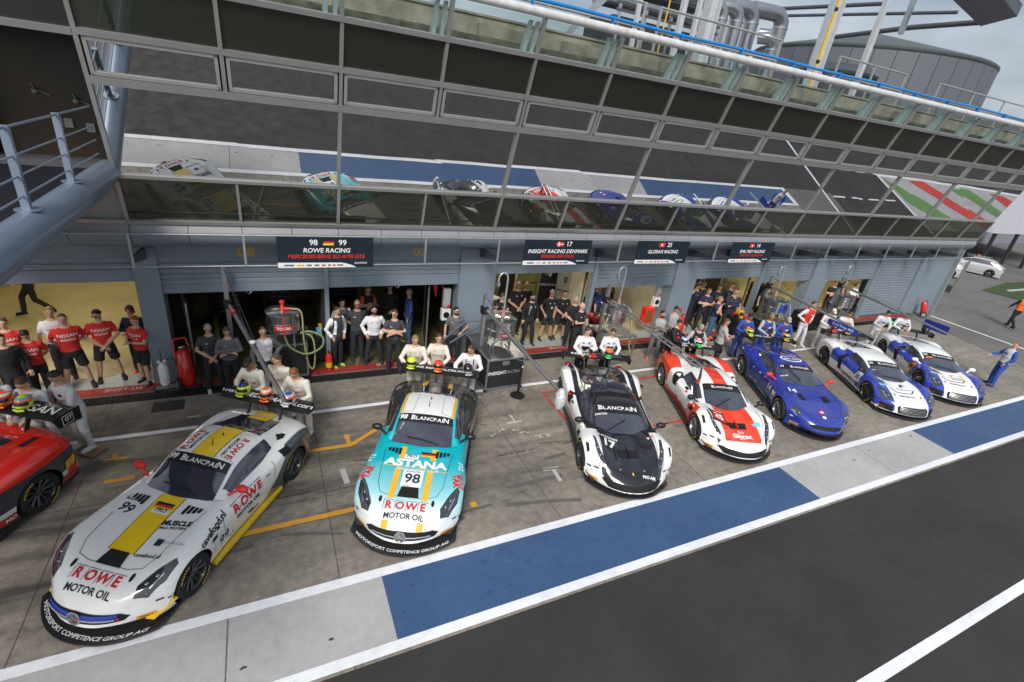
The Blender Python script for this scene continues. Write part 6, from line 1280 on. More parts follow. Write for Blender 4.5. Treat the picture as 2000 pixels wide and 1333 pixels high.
for xa, xb, lb in ((9.4, 13.9, 'grey guard rail on the roof in front of the ducts'), (16.7, 20.4, 'grey guard rail on the roof before the round building'), (22.6, 30, 'grey guard rail on the roof near the right end'), (3.5, 8.9, 'grey guard rail on the roof at the left, seen above the blue pipe')):
    o = E('guard_rail', (xa, 12.1, 7.9), 0, lb, 'railing', 'guard rails on the roof'); n_ = max(2, int((xb - xa) / 1.9)); L_ = xb - xa
    for i in range(n_ + 1): m1 = MB(); xx = L_ * i / n_; m1.box(xx - .03, xx + .03, -.02, .02, 0, 1.75); m1.build('post', GR, o)
    for z in (1.72, 1.2): m1 = MB(); m1.tube([(0, 0, z), (L_, 0, z)], .028, 8); m1.build('bar', GR, o, 60)
# round building behind
db = E('round_building', (58, 39.1, 0), 0, 'large round grey clad building with low conical roof', 'building')
DC = mat('drum_cladding', (.14, .15, .17), .5, .25, var=.04, vs=.3); m1 = MB(); NP = 40
for i in range(NP):
    a0, a1 = 2 * math.pi * i / NP + .002, 2 * math.pi * (i + 1) / NP - .002; r = 11; P = [(r * math.cos(a0 + (a1 - a0) * t), r * math.sin(a0 + (a1 - a0) * t)) for t in (0, .5, 1)]; o_ = len(m1.v)
    m1.add([(x, y, 0) for x, y in P] + [(x, y, 15.5) for x, y in P], [(0, 1, 4, 3), (1, 2, 5, 4)])
m1.build('wall_cladding', DC, db, 20)
m1 = MB(); m1.lathe([(10.9, 0), (10.9, 15.4)], n=64); m1.build('wall_core', DKG, db, 40)
m1 = MB(); m1.lathe([(11.02, 15.45), (11.04, 15.6), (10.8, 15.75), (0, 18.2)], n=64); m1.build('roof', mat('roof_grey', (.1, .12, .12), .5, .3), db, 40)
m1 = MB(); m1.lathe([(11.03, 15.3), (11.06, 15.44), (11.0, 15.44)], n=64); m1.build('eave', mat('eave_dark', (.03, .05, .045), .5), db, 40)
lb_ = E('low_annex', (45.5, 33, 0), R(-10), 'low dark curved annex left of the round building', 'building'); m1 = MB(); m1.lathe([(3.2, 0), (3.2, 12.8), (2.6, 13.4), (0, 13.7)], n=40); m1.build('wall', mat('annex_dark', (.05, .055, .07), .5), lb_, 40)
m1 = MB(); m1.lathe([(3.3, 12.6), (3.35, 12.8), (3.2, 12.85)], n=40); m1.build('roof_edge', mat('eave_dark', (.03, .05, .045), .5), lb_, 40)
fb = E('far_roof', (72, 30, 0), 0, 'far low roof with thin railing at the right edge', 'building'); m1 = MB(); m1.box(-5, 30, -4, 8, 0, 11.6); m1.build('wall', mat('far_grey', (.2, .21, .24), .6), fb)
for i in range(12): m1 = MB(); m1.box(-5 + i * 1.6, -4.92 + i * 1.6, -4, -3.9, 11.6, 12.9); m1.build('railing_post', dsteel, fb)
m1 = MB(); m1.box(-5, 14, -4, -3.92, 12.85, 12.93); m1.build('railing_bar', dsteel, fb)
# ---- paddock beyond the end of the building
sheet('grass', [(41.5, 14.5), (47, 15.4), (80, 15.6), (80, 10.5), (60, 11), (45, 11.6), (42, 12.8)], .01, ground_mat('grass_green', (.03, .055, .012), (.05, .08, .02), .9, bscale=60))['kind'] = 'stuff'
for y0, lb in ((14.0, 'farther pale kerb strip across the grass'), (12.4, 'nearer pale kerb strip across the grass')):
    m1 = MB(); m1.box(44, 54, y0, y0 + .16, 0, .07); tag(m1.build('kerb_strip', mat('kerb_grey', (.4, .42, .4), .8)), lb, 'kerb')
tn = E('tent', (56, 20, 0), 0, 'white tent roof on dark posts beyond the end of the building', 'tent'); m1 = MB(); TM = mat('tent_white', (.33, .33, .36), .7)
m1.add([(-7.5, -2, 2.9), (10, -2, 2.9), (12, 8, 3.1), (-7, 8, 3.1), (-2, 3, 6.6), (7, 3, 6.6)], [(0, 1, 5, 4), (1, 2, 5), (2, 3, 4, 5), (3, 0, 4), (0, 3, 2, 1)]); m1.build('canopy', TM, tn)
for x in (-6.8, -3.2, .6, 4.4, 8): m1 = MB(); m1.box(x, x + .22, -1.9, -1.7, 0, 2.95); m1.build('post', mat('tent_post', (.03, .03, .035), .5), tn)
m1 = MB(); m1.box(-30, 40, 12, 12.5, 0, 4.5); tag(m1.build('paddock_wall', mat('paddock_beige', (.23, .21, .19), .8)), 'long beige wall behind the white tent', 'wall').location = (56, 20, 0)
bx = E('low_bench', (47.5, 19.6, 0), 0, 'low dark blue bench under the edge of the tent', 'bench'); m1 = MB(); m1.box(-2, 2, -.3, .3, .4, .5); m1.build('seat', mat('bench_blue', (.05, .08, .13), .5), bx)
for x in (-1.8, 1.7): m1 = MB(); m1.box(x, x + .1, -.25, .25, 0, .4); m1.build('leg', dsteel, bx)
fo = E('fence_panel', (37.2, 14.3, 0), R(18), 'mesh site fence panel beside the parked cars', 'fence')
for x in [i * .12 for i in range(22)]: m1 = MB(); m1.box(x, x + .012, 0, .012, .1, 1.9); m1.build('wire', alu, fo)
for x in (0, 2.6): m1 = MB(); m1.tube([(x, 0, 0), (x, 0, 2)], .025, 8); m1.build('post', alu, fo)
m1 = MB(); m1.box(0, 2.6, .02, .05, .1, .9); m1.build('lower_sheet', mat('sheet_grey', (.12, .125, .13), .6), fo)
pp = E('site_post', (44.6, 9.6, 0), 0, 'leaning grey post standing in the grass at the right edge', 'post'); m1 = MB(); m1.tube([(0, 0, 0), (.5, 0, 4)], .09, 8); m1.build('tube', alu, pp); m1 = MB(); m1.box(-.2, .2, -.2, .2, 0, .08); m1.build('foot', dsteel, pp)
for k, (x, y, yw, lb) in enumerate(((42.6, 18.3, 124, 'white estate car with red rear lamp, nearest of the parked pair'), (47.6, 18.0, 116, 'white parked car half hidden behind the estate car'))):
    c = Car(dict(st=[(2.3, .5, .5, .45, .72), (2.2, .66, .64, .55, .82), (1.8, .8, .78, .7, .88), (1.4, .88, .86, .74, .9), (.9, .95, .92, .76, .9), (0, .98, .95, .78, .9), (-.9, 1.0, .97, .78, .9), (-1.4, 1.0, .98, .78, .9), (-1.9, .98, .96, .76, .88), (-2.25, .9, .88, .7, .84), (-2.32, .6, .6, .6, .8)],
        cab=[(1.1, .95, .62, .72, .95), (.7, 1.2, .6, .74, .96), (.1, 1.4, .56, .76, .97), (-.6, 1.44, .56, .76, .97), (-1.3, 1.38, .54, .74, .98), (-1.8, 1.2, .52, .7, .98), (-2.1, 1.0, .5, .66, .98)], glass=dict(ws=(0, 2), rw=(4.4, 5.8), sw=(.7, 4.3)), axf=1.35, sweep=.3, nu=48))
    c.build('parked_car', (x, y), R(yw), .84, lb, mat('car_white', (.45, .46, .48), .3, coat=.6, var=.04), WP, archr=.37, cat='car', group='white cars parked beyond the building')
    for sd in (-1, 1):
        c.lay(rect2(.28, .12), (-2, sd * .68, .82), (0, -1, 0), (0, 0, 1), mat('tail_red', (.25, .005, .01), .15), .01, 'tail_lamp'); mb = MB(); mb.tube([(.6, sd * .55, 1.44), (-1.2, sd * .55, 1.47)], .02, 6); mb.build('roof_rail', alu, c.root)
    mb = MB(); mb.box(-.3, -.1, -.45, .45, 1.44, 1.54); mb.build('light_bar', mat('beacon_orange', (.8, .2, .02), .3), c.root); c.finish()
# ================================================================ pit equipment
def helmet(x, y, z, yaw, shell, trim, low, label, tilt=0, top=None):
    h = E('helmet', (x, y, z), R(yaw), label, 'helmet', 'racing helmets resting on the rear wings'); hm_ = lambda n_, c_: mat('helmet_' + n_, c_, .18, coat=.8, var=0)
    n_, k_ = 22, 14; V = []; F = []; mi = []
    for i in range(k_ + 1):
        t = math.pi * .80 * i / k_
        for j in range(n_):
            a = 2 * math.pi * j / n_; st = math.sin(t); rx = .145 if math.cos(a) > 0 else .138
            V.append((rx * st * math.cos(a) + (.02 if i > 9 and math.cos(a) > 0 else 0) * math.cos(a), .118 * st * math.sin(a), .135 + .125 * math.cos(t) * (1 if t < math.pi / 2 else 1.05)))
    for i in range(k_):
        for j in range(n_):
            F.append(((i + 1) * n_ + j, (i + 1) * n_ + (j + 1) % n_, i * n_ + (j + 1) % n_, i * n_ + j)); mi.append(3 if i < 3 and top else (0 if i < 5 else (1 if i < 8 else 2)))
    F += [tuple(range(k_ * n_, (k_ + 1) * n_))[::-1]]; mi += [2]
    m1 = MB(); m1.v = V; m1.f = F; m1.m = mi; m1.build('shell', [hm_(*shell), hm_(*trim), hm_(*low), hm_(*(top or shell))], h, 60)
    m1 = MB(); vv = []; 
    for i in range(6):
        t = math.pi * (.37 + .19 * i / 5)
        for j in range(13):
            a = R(-72 + 12 * j); vv.append((.150 * math.sin(t) * math.cos(a), .123 * math.sin(t) * math.sin(a), .135 + .128 * math.cos(t)))
    m1.add(vv, [(i * 13 + j, (i + 1) * 13 + j, (i + 1) * 13 + j + 1, i * 13 + j + 1) for i in range(5) for j in range(12)]); m1.build('visor', mat('visor_dark', (.01, .012, .015), .06, coat=.9, var=0), h, 60)
    m1 = MB(); m1.tube([(.13, -.08, .04), (.158, 0, .035), (.13, .08, .04)], .02, 8); m1.build('chin_bar', hm_(*low), h, 60)
    m1 = MB(); m1.prism([(-.02, .25), (-.13, .2), (-.17, .17), (-.12, .15)], 'y', -.03, .03); m1.build('spoiler', hm_(*trim), h)
C_ = dict(w=('white', (.72, .72, .72)), k=('black', (.01, .01, .012)), r=('red', (.65, .04, .02)), o=('orange', (.85, .15, .02)), y=('yellow', (.6, .75, .03)), b=('blue', (.02, .12, .5)), g=('green', (.05, .6, .12)), d=('gold', (.6, .38, .03)), n=('navy', (.015, .03, .1)), c=('cyan', (.1, .4, .7)), s=('silver', (.4, .4, .42)))
CARS = {'99': ((-1.332, 7.696), -2.177, .955, 1.0, 1.2, -2.03), '98': ((2.583, 7.937), -2.017, .975, .965, 1.2, -2.03), '17': ((7.178, 7.827), -1.938, 1., .87, 1.22, -2.02), '25': ((10.679, 7.927), -1.969, .985, .88, 1.2, -2.02), '14': ((13.868, 7.891), -2.033, .93, .97, 1.2, -2.12), '35': ((17.938, 7.782), -2.062, .955, .88, 1.2, -2.02), '36': ((21.213, 7.708), -2.202, .965, .86, 1.2, -2.02), 'red': ((-5.2, 7.85), -2.1, 1., 1., 1.3, -2.2)}
for cn, ly, cols, lb in (('99', -.5, 'nyyn', 'yellow green helmet with dark blue top, first on the white car wing'), ('99', .0, 'wooo', 'white and orange helmet in the middle of the white car wing'), ('99', .5, 'wowb', 'white and orange helmet with blue top, held by the bending driver'),
        ('98', -.69, 'yyyy', 'plain bright yellow helmet on the turquoise car wing'), ('98', -.05, 'rror', 'red and orange helmet on the turquoise car wing'), ('98', .66, 'kksk', 'black and silver helmet held at the end of the turquoise car wing'),
        ('17', -.14, 'wkrw', 'white and black helmet with red rim on the black car wing'), ('17', .31, 'orgo', 'orange, red and green helmet on the black car wing'), ('25', -.3, 'wbsb', 'white helmet with blue top beside the ladder boom'), ('25', .15, 'rwgw', 'white and green helmet with red front'),
        ('14', -.75, 'oyyo', 'orange and yellow helmet at the left end of the blue car wing'), ('14', .58, 'dddk', 'gold helmet at the right end of the blue car wing'), ('35', -.6, 'wrrw', 'white and red helmet on the wing of car 35'), ('35', -.1, 'cydc', 'pale blue and gold helmet on the wing of car 35'),
        ('36', -.75, 'gggn', 'bright green helmet on the wing of the last car'), ('36', -.15, 'kssk', 'dark helmet with silver band on the wing of the last car'), ('36', .6, 'kkkk', 'plain black helmet at the right end of the last car wing'),
        ('red', -.42, 'bgrb', 'blue and green helmet nearest the left edge on the red car wing'), ('red', -.1, 'wroo', 'white and orange helmet in the middle of the red car wing'), ('red', .25, 'coyy', 'yellow helmet with pale blue top, right on the red car wing')):
    (cx, cy), yw, sc, zs, wz, wx = CARS[cn]; lx = wx + .02
    px_, py_ = cx + sc * (lx * math.cos(yw) - ly * math.sin(yw)), cy + sc * (lx * math.sin(yw) + ly * math.cos(yw)); a, b, c_, d = [C_[q] for q in cols]
    helmet(px_, py_, sc * (wz * zs + .035), math.degrees(yw) + random.uniform(-18, 18), a, b, c_, lb, top=d)
def torus_pts(c, r, ax='y', n=20, a0=0, a1=360):
    return [(c[0] + r * math.cos(R(a0 + (a1 - a0) * i / n)), c[1] + (i * .01), c[2] + r * math.sin(R(a0 + (a1 - a0) * i / n))) for i in range(n + 1)]
HOSE = mat('hose_beige', (.3, .27, .13), .5); HOSEG = mat('hose_green', (.17, .24, .1), .45); HOSEB = mat('hose_slate', (.1, .11, .15), .5)
DRUM = mat('drum_steel', (.5, .51, .52), .22, .95, var=.15, vs=3, bump=.03, bs=4); FRM = mat('frame_tube', (.42, .43, .44), .35, .8)
def rig(loc, yaw, label, fw, fd, fh, dz, dh, dr, dx=0., dy=0., goose=None, hoses=(), sign=None, valve=False, solid=True, text=None):
    g = E('fuel_rig', (*loc, 0), R(yaw), label, 'fuel rig', 'fuel rigs in front of the garages'); a, b = fw / 2, fd / 2
    m1 = MB()
    for sx in (-1, 1):
        for sy in (-1, 1): m1 = MB(); m1.box(sx * a - .02, sx * a + .02, sy * b - .02, sy * b + .02, .1, fh); m1.build('frame_post', FRM, g); m1 = MB(); m1.lathe([(.05, -.02), (.05, .02)], (sx * a, sy * b, .055), (0, 1, 0), 14); m1.build('caster', black, g)
    for z in (.1, fh):
        for sy in (-1, 1): m1 = MB(); m1.box(-a, a, sy * b - .021, sy * b + .021, z - .02, z + .021); m1.build('frame_rail', FRM, g)
        for sx in (-1, 1): m1 = MB(); m1.box(sx * a - .021, sx * a + .021, -b, b, z - .019, z + .02); m1.build('frame_rail', FRM, g)
    if solid: m1 = MB(); m1.box(-a + .01, a - .01, -b + .01, b - .01, .12, fh - .03); m1.build('case_body', mat('case_black', (.02, .02, .022), .5), g)
    m1 = MB(); m1.box(-a, a, -b, b, fh - .03, fh + .012); m1.build('case_top', mat('case_top_steel', (.2, .2, .21), .3, .8) if solid else FRM, g)
    if text: m1 = MB(); flat(m1, text2d(text[0], .14, .02), (-.22, -b + .01, .55), (1, 0, 0), (0, 0, 1), .006); m1.build('lettering', S_W, g); m1 = MB(); flat(m1, text2d(text[1], .14, .0), (.25, -b + .01, .55), (1, 0, 0), (0, 0, 1), .006); m1.build('lettering', S_GR, g); m1 = MB(); m1.box(-.1, .1, -b - .012, -b + .01, .78, .9); m1.build('latch', alu, g)
    m1 = MB(); m1.lathe([(dr, 0), (dr + .012, .0), (dr + .012, .03), (dr, .035), (dr, dh * .48), (dr + .01, dh * .5), (dr, dh * .52), (dr, dh - .03), (dr + .014, dh - .025), (dr + .014, dh), (dr, dh + .012), (.02, dh + .03)], (dx, dy, dz), (0, 0, 1), 40); m1.build('drum', DRUM, g, 40)
    for k in range(4):
        t = R(45 + 90 * k); m1 = MB(); m1.tube([(dx + dr * .8 * math.cos(t), dy + dr * .8 * math.sin(t), fh), (dx + dr * .8 * math.cos(t), dy + dr * .8 * math.sin(t), dz + .02)], .022, 8); m1.build('drum_leg', FRM, g, 60)
    if valve: m1 = MB(); m1.lathe([(.045, 0), (.05, .12), (.03, .14), (.03, .2), (.055, .21), (.055, .26)], (dx, dy - .05, dz + dh + .01), (0, 0, 1), 16); m1.tube([(dx, dy - .05, dz + dh + .08), (dx + .18, dy - .08, dz + dh + .08)], .03, 8); m1.build('valve', red, g, 50); m1 = MB(); m1.tube([(dx, dy - dr - .02, dz - .05), (dx, dy - dr - .02, dz + dh)], .014, 6); m1.build('level_gauge', red, g)
    m1 = MB(); m1.tube([(dx - .02, dy - .1, dz + dh + .02), (dx - .02, dy - .1, dz + dh + .07)], .02, 8); m1.build('filler', alu, g)
    if goose: h_, gx, gy_ = goose; P = [(gx, gy_, dz + dh), (gx, gy_, h_ - .16)] + [(gx - .13 * (1 - math.cos(t)), gy_, h_ - .16 + .16 * math.sin(t)) for t in [R(q) for q in (30, 60, 90, 120, 150, 180)]] + [(gx - .26, gy_, h_ - .24)]; m1 = MB(); m1.tube(P, .026, 10); m1.build('vent_pipe', mat('pipe_pale', (.5, .52, .54), .3, .6), g, 60); m1 = MB(); m1.lathe([(.035, 0), (.055, .03), (.055, .12), (.03, .13)], (gx - .26, gy_, h_ - .38), (0, 0, 1), 14); m1.build('vent_head', alu, g, 50); m1 = MB(); m1.lathe([(.06, 0), (.035, .2)], (gx, gy_, dz + dh), (0, 0, 1), 12); m1.build('pipe_collar', mat('collar_pink', (.4, .2, .18), .5), g, 50)
    for pts, r_, hm_ in hoses: m1 = MB(); m1.tube([tuple(q) for q in spl(pts, 30)], r_, 8); m1.build('hose', hm_, g, 60)
    if sign:
        t, bgm, tm, sz, wd = sign; m1 = MB(); vv = []; n = 9
        for i in range(n): q = -math.pi / 2 + (i / (n - 1) - .5) * wd / dr; vv += [(dx + (dr + .018) * math.cos(q), dy + (dr + .018) * math.sin(q), dz + dh * .2), (dx + (dr + .018) * math.cos(q), dy + (dr + .018) * math.sin(q), dz + dh * .2 + sz * 1.25)]
        m1.add(vv, [(2 * i, 2 * i + 2, 2 * i + 3, 2 * i + 1) for i in range(n - 1)]); m1.build('sign', bgm, g)
        m1 = MB(); vf = text2d(t, sz, .03); m1.add([(dx + (dr + .024) * math.cos(-math.pi / 2 + x / dr), dy + (dr + .024) * math.sin(-math.pi / 2 + x / dr), dz + dh * .2 + sz * .62 + y) for x, y in vf[0]], vf[1]); m1.build('lettering', tm, g)
    return g
def loop(c, r, n=8, a0=200, a1=520, dy=.0, sx=1.): return [(c[0] + sx * r * math.cos(R(a0 + (a1 - a0) * i / n)), c[1] + dy * i / n, c[2] + r * math.sin(R(a0 + (a1 - a0) * i / n))) for i in range(n + 1)]
rig((.2, 12.25), 0, 'steel fuel drum with red valve and TOTAL sign in the dark garage door', .98, .6, .98, 1.42, .46, .37, 0, -.25, hoses=[([(.18, -.33, 1.96), (.4, -.45, 1.9), (.42, -.5, 1.2), (.5, -.5, .5), (.62, -.5, .4), (.66, -.5, .9), (.6, -.45, 1.25), (.35, -.4, 1.35)], .022, HOSE), ([(.0, -.5, 1.35), (.1, -.55, 1.05), (.45, -.6, .85), (.8, -.6, 1.0), (.85, -.55, 1.25), (.6, -.5, 1.4), (.4, -.45, 1.38)], .025, HOSEG)], sign=('TOTAL', S_R, S_W, .1, .42), valve=True)
for x_, t_ in ((-.27, '8'), (.27, '9')): m1 = MB(); q = -math.pi / 2 + x_ / .37 * 1.3; cxy = (.2 + .385 * math.cos(q), 12.0 + .385 * math.sin(q)); flat(m1, text2d(t_, .2, .04), (*cxy, 1.72), (-math.sin(q), math.cos(q), 0), (0, 0, 1), .008); o = m1.build('number', S_K, bpy.data.objects['fuel_rig']); o.location = (-.2, -12.25, 0)
rig((5.42, 11.05), 1, 'steel drum on black flight case reading INSIGHTRACING, hooked vent pipe', 1.05, 1.6, .96, 1.28, .48, .42, .12, .05, goose=(3.02, .2, .1), hoses=[(loop((-.1, -.55, 1.12), .3, 9, 100, 420, .1), .02, HOSEB), ([(.1, -.4, 1.2), (.25, -.75, .95), (.55, -.8, .85), (.6, -.7, 1.1), (.3, -.5, 1.3)], .022, HOSEB), ([(-.3, .3, 1.6), (-.7, .5, 1.5), (-1.1, .6, 1.1), (-1.3, .7, .8)], .03, HOSEB), ([(-1.2, .3, 1.0), (-.5, .5, 1.25), (.0, .4, 1.5)], .03, HOSEB)], sign=('TOTAL', S_R, S_W, .08, .3), text=('INSIGHT', 'RACING'))
rig((9.62, 11.35), 3, 'steel drum on open tube frame beside the ladder boom', 1.1, 1.0, .95, 1.32, .44, .41, .0, .15, goose=(3.0, .18, .2), hoses=[([(.3, .1, 1.78), (.48, -.1, 1.6), (.5, -.3, 1.0), (.45, -.4, .6), (.5, -.5, .35)], .026, HOSE), ([(-.3, .0, 1.5), (-.5, -.2, 1.2), (-.2, -.35, 1.0), (.1, -.4, .97)], .024, HOSE)], solid=False)
rig((16.95, 11.35), 0, 'steel drum with blue panel numbered 14', 1.0, .9, .9, 1.25, .46, .44, 0, 0, goose=(2.9, .28, .3), hoses=[([(.2, -.2, 1.75), (.42, -.35, 1.5), (.45, -.45, .9), (.3, -.5, .4)], .028, mat('hose_pale_blue', (.2, .3, .38), .5))], sign=('14', S_B, S_K, .24, .42))
rig((21.2, 11.4), 0, 'steel drum without sign in front of the last open garage', 1.0, .9, .9, 1.25, .42, .4, 0, 0, goose=(2.85, .28, .3), hoses=[([(.2, -.2, 1.6), (.4, -.4, 1.3), (.3, -.45, .7), (.1, -.5, .95)], .02, black)])
def boom(base, z0, ztop, joint, end, label, ladder=False, stays=True, mt=FRM, r=.045):
    g = E('refuelling_boom', (*base, 0), 0, label, 'boom', 'boom arms reaching over the cars'); bx_, by_ = base; L_ = lambda p: (p[0] - bx_, p[1] - by_, p[2])
    m1 = MB(); m1.box(-.045, .045, -.045, .045, z0, ztop); m1.build('mast', mt, g); m1 = MB(); m1.box(-.22, .22, -.22, .22, z0 - .0, z0 + .03); m1.build('mast_foot', dsteel, g)
    J, N_ = Vector(L_(joint)), Vector(L_(end)); d = (N_ - J).normalized(); s_ = d.cross(Vector((0, 0, 1))).normalized() * .09
    if ladder:
        for q in (-1, 1): m1 = MB(); m1.tube([J + s_ * q, N_ + s_ * q], .024, 8); m1.build('arm_rail', mt, g, 60)
        n = int((N_ - J).length / .32)
        for i in range(n + 1): p = J.lerp(N_, i / n); m1 = MB(); m1.tube([p - s_, p + s_], .014, 6); m1.build('rung', mt, g)
    else: m1 = MB(); m1.tube([J, J.lerp(N_, .4), N_], [r * 1.25, r, r * .8], 12); m1.build('arm', mt, g, 60); m1 = MB(); m1.tube([J + Vector((.07, 0, -.02)), N_ + Vector((.05, 0, -.01))], .012, 6); m1.build('air_line', mat('line_dark', (.05, .05, .06), .5), g)
    if stays:
        for t in (.45, .8): m1 = MB(); m1.tube([(0, 0, ztop - .04), J.lerp(N_, t)], .006, 5); m1.build('stay_wire', dsteel, g)
    m1 = MB(); m1.box(-.08, .08, -.09, .09, J.z - .1, J.z + .1); m1.build('pivot', black, g)
    return g, L_
g, L_ = boom((-.93, 12.2), 0, 2.95, (-.88, 12.0, 2.05), (.05, 8.15, 1.8), 'grey boom arm over the white car with a small red knob', r=.034); m1 = MB(); m1.ell(L_((-.8, 11.6, 2.1)), (.05, .05, .05)); m1.build('knob', red, g, 60)
m1 = MB(); m1.lathe([(.06, 0), (.07, .03), (.02, .05)], L_((-.42, 10.2, 1.97)), (0, 0, 1), 14); m1.build('clamp', white, g, 50)
g, L_ = boom((5.02, 11.1), .97, 2.45, (5.08, 11.05, 2.02), (5.25, 7.45, 1.74), 'polished boom arm ending in a plastic wrapped nozzle', r=.045)
PL = mat('plastic_bag', (.6, .6, .62), .15, coat=.5, var=.3, vs=25, bump=.8, bs=30); m1 = MB(); m1.ell(L_((5.27, 7.33, 1.58)), (.12, .12, .26), 14, 10)
m1.v = [(x + .03 * noise.noise(Vector((x * 20, y * 20, z * 20))), y + .03 * noise.noise(Vector((z * 20, y * 20, x * 20))), z) for x, y, z in m1.v]; m1.build('wrapped_nozzle', PL, g, 60); m1 = MB(); m1.ell(L_((5.29, 7.33, 1.36)), (.05, .05, .06)); m1.build('nozzle_tip', red, g, 60)
g, L_ = boom((9.2, 11.45), .95, 2.45, (9.25, 11.4, 2.0), (9.25, 7.42, 1.84), 'ladder shaped boom arm over the white and red car', True); m1 = MB(); m1.tube([L_((9.25, 7.4, 1.84)), L_((9.27, 7.38, 1.6)), L_((9.27, 7.38, 1.4))], [.02, .035, .03], 8); m1.build('hanging_nozzle', dsteel, g, 50); m1 = MB(); m1.lathe([(.04, 0), (.04, .1)], L_((9.27, 7.38, 1.42)), (0, 0, 1), 12); m1.build('nozzle_ring', red, g, 50)
def board(g, L_, p, w_, h_, m_, txt, ang=-90):
    m1 = MB(); a = R(ang); u = Vector((math.cos(a), math.sin(a), 0)); o = Vector(L_(p)); nn = Vector((u.y, -u.x, 0)) * .01
    m1.hexa([o - nn, o + u * w_ - nn, o + u * w_ + nn, o + nn] + [q + Vector((0, 0, h_)) for q in (o - nn, o + u * w_ - nn, o + u * w_ + nn, o + nn)]); m1.build('hanging_board', m_, g)
    if txt: m1 = MB(); flat(m1, text2d(txt, .13, .02), o + u * w_ / 2 + Vector((0, 0, h_ / 2)) - nn * -1.2 * (1 if u.x * 0 + nn.x < 0 else -1), u, (0, 0, 1), .004); m1.build('lettering', S_W, g)
g, L_ = boom((16.75, 11.7), .9, 2.5, (16.78, 11.6, 2.12), (16.45, 7.5, 1.98), 'boom arm carrying a blue board reading Emil Frey AG', r=.04); board(g, L_, (16.72, 9.15, 1.72), 1.0, .2, S_B, 'Emil Frey AG', -88)
g, L_ = boom((20.95, 11.6), .9, 2.4, (20.98, 11.5, 2.05), (20.05, 7.2, 2.0), 'last boom arm carrying a plain dark blue panel', r=.04); board(g, L_, (20.6, 8.2, 1.78), .75, .3, mat('panel_blue', (.01, .02, .22), .4), None, -86)
# extinguishers and small things
def wheeled_ext(x, y, yaw, label, k=1.):
    g = E('wheeled_extinguisher', (x, y, 0), R(yaw), label, 'fire extinguisher', 'large red extinguishers on wheels'); g.scale = (k, k, k); RE = mat('extinguisher_red', (.55, .02, .012), .25, coat=.6, var=.08)
    t = Vector((-.28, 0, .86)); m1 = MB(); m1.tube([(0, 0, .12), (-.02, 0, .2), (-.2, 0, .82), (-.235, 0, .92), (-.25, 0, .97)], [.1, .16, .16, .09, .04], 18); m1.build('bottle', RE, g, 50)
    for s_ in (-1, 1): m1 = MB(); m1.lathe([(.15, -.03), (.17, -.02), (.17, .02), (.15, .03)], (0.0, s_ * .2, .17), (0, 1, 0), 22); m1.build('wheel', RUB, g, 40); m1 = MB(); m1.lathe([(.11, -.034), (.11, .034)], (0.0, s_ * .2, .17), (0, 1, 0), 18); m1.build('hub', S_GR, g, 40); m1 = MB(); m1.tube([(.0, s_ * .15, .2), (-.33, s_ * .15, .95), (-.46, s_ * .12, 1.12)], .018, 8); m1.build('handle_bar', red, g, 60)
    m1 = MB(); m1.tube([(-.46, -.12, 1.12), (-.46, .12, 1.12)], .018, 8); m1.build('handle_bar', red, g, 60); m1 = MB(); m1.tube([tuple(q) for q in spl([(-.25, 0, .98), (-.1, .15, 1.0), (.05, .2, .7), (.08, .17, .45)], 16)], .014, 6); m1.build('hose', black, g, 60)
    m1 = MB(); m1.tube([(-.25, -.06, .99), (-.25, .06, .99)], .02, 8); m1.build('valve', alu, g)
wheeled_ext(-1.9, 11.98, -75, 'large red extinguisher on two wheels beside the first dark garage'); wheeled_ext(13.1, 11.9, -110, 'red wheeled extinguisher behind the crew in grey jackets'); wheeled_ext(29.4, 11.9, -60, 'red wheeled extinguisher leaning at the far end of the building', .8)
g = E('gas_bottle_cart', (-2.38, 12.14, 0), R(-80), 'small white gas bottle on a cart with gauges and hose', 'gas bottle'); m1 = MB(); m1.lathe([(.08, .1), (.1, .16), (.1, .55), (.06, .64), (.03, .68)], n=20); m1.build('bottle', white, g, 50)
for s_ in (-1, 1): m1 = MB(); m1.lathe([(.06, -.015), (.06, .015)], (.08, s_ * .22, .06), (0, 1, 0), 16); m1.build('wheel', RUB, g, 40); m1 = MB(); m1.lathe([(.035, 0), (.035, .02)], (.06, s_ * .06, .74), (1, 0, 0), 14); m1.build('gauge', white, g, 40)
m1 = MB(); m1.box(-.02, .14, -.22, .22, .05, .07); m1.build('cart_frame', alu, g); m1 = MB(); m1.tube([tuple(q) for q in spl([(.05, .05, .72), (.1, .2, .8), (.1, .3, .5), (.05, .3, .1)], 14)], .012, 6); m1.build('hose', black, g, 60); m1 = MB(); m1.tube([(-.08, 0, .1), (-.1, 0, .95)], .012, 6); m1.build('handle', dsteel, g)
g = E('fire_extinguisher', (1.22, 12.16, .045), 0, 'small red fire extinguisher standing by the door post', 'fire extinguisher'); m1 = MB(); m1.lathe([(.07, 0), (.085, .02), (.085, .42), (.05, .5), (.03, .53)], n=20); m1.build('bottle', red, g, 50); m1 = MB(); m1.lathe([(.0865, .12), (.0865, .26)], n=20); m1.build('label_band', YEL, g, 50); m1 = MB(); m1.box(-.02, .02, -.09, .03, .54, .575); m1.build('lever', black, g)
g = E('barrier_post', (5.72, 9.9, 0), 0, 'black belt barrier post on round base beside the flight case', 'barrier post'); m1 = MB(); m1.lathe([(.2, .0), (.2, .02), (.05, .04)], n=28); m1.build('base', black, g, 40); m1 = MB(); m1.lathe([(.035, .04), (.035, .86), (.045, .86), (.045, .98)], n=16); m1.build('pole', black, g, 40); m1 = MB(); m1.box(-.02, .02, -.05, -.043, .88, .94); m1.build('belt_end', white, g)
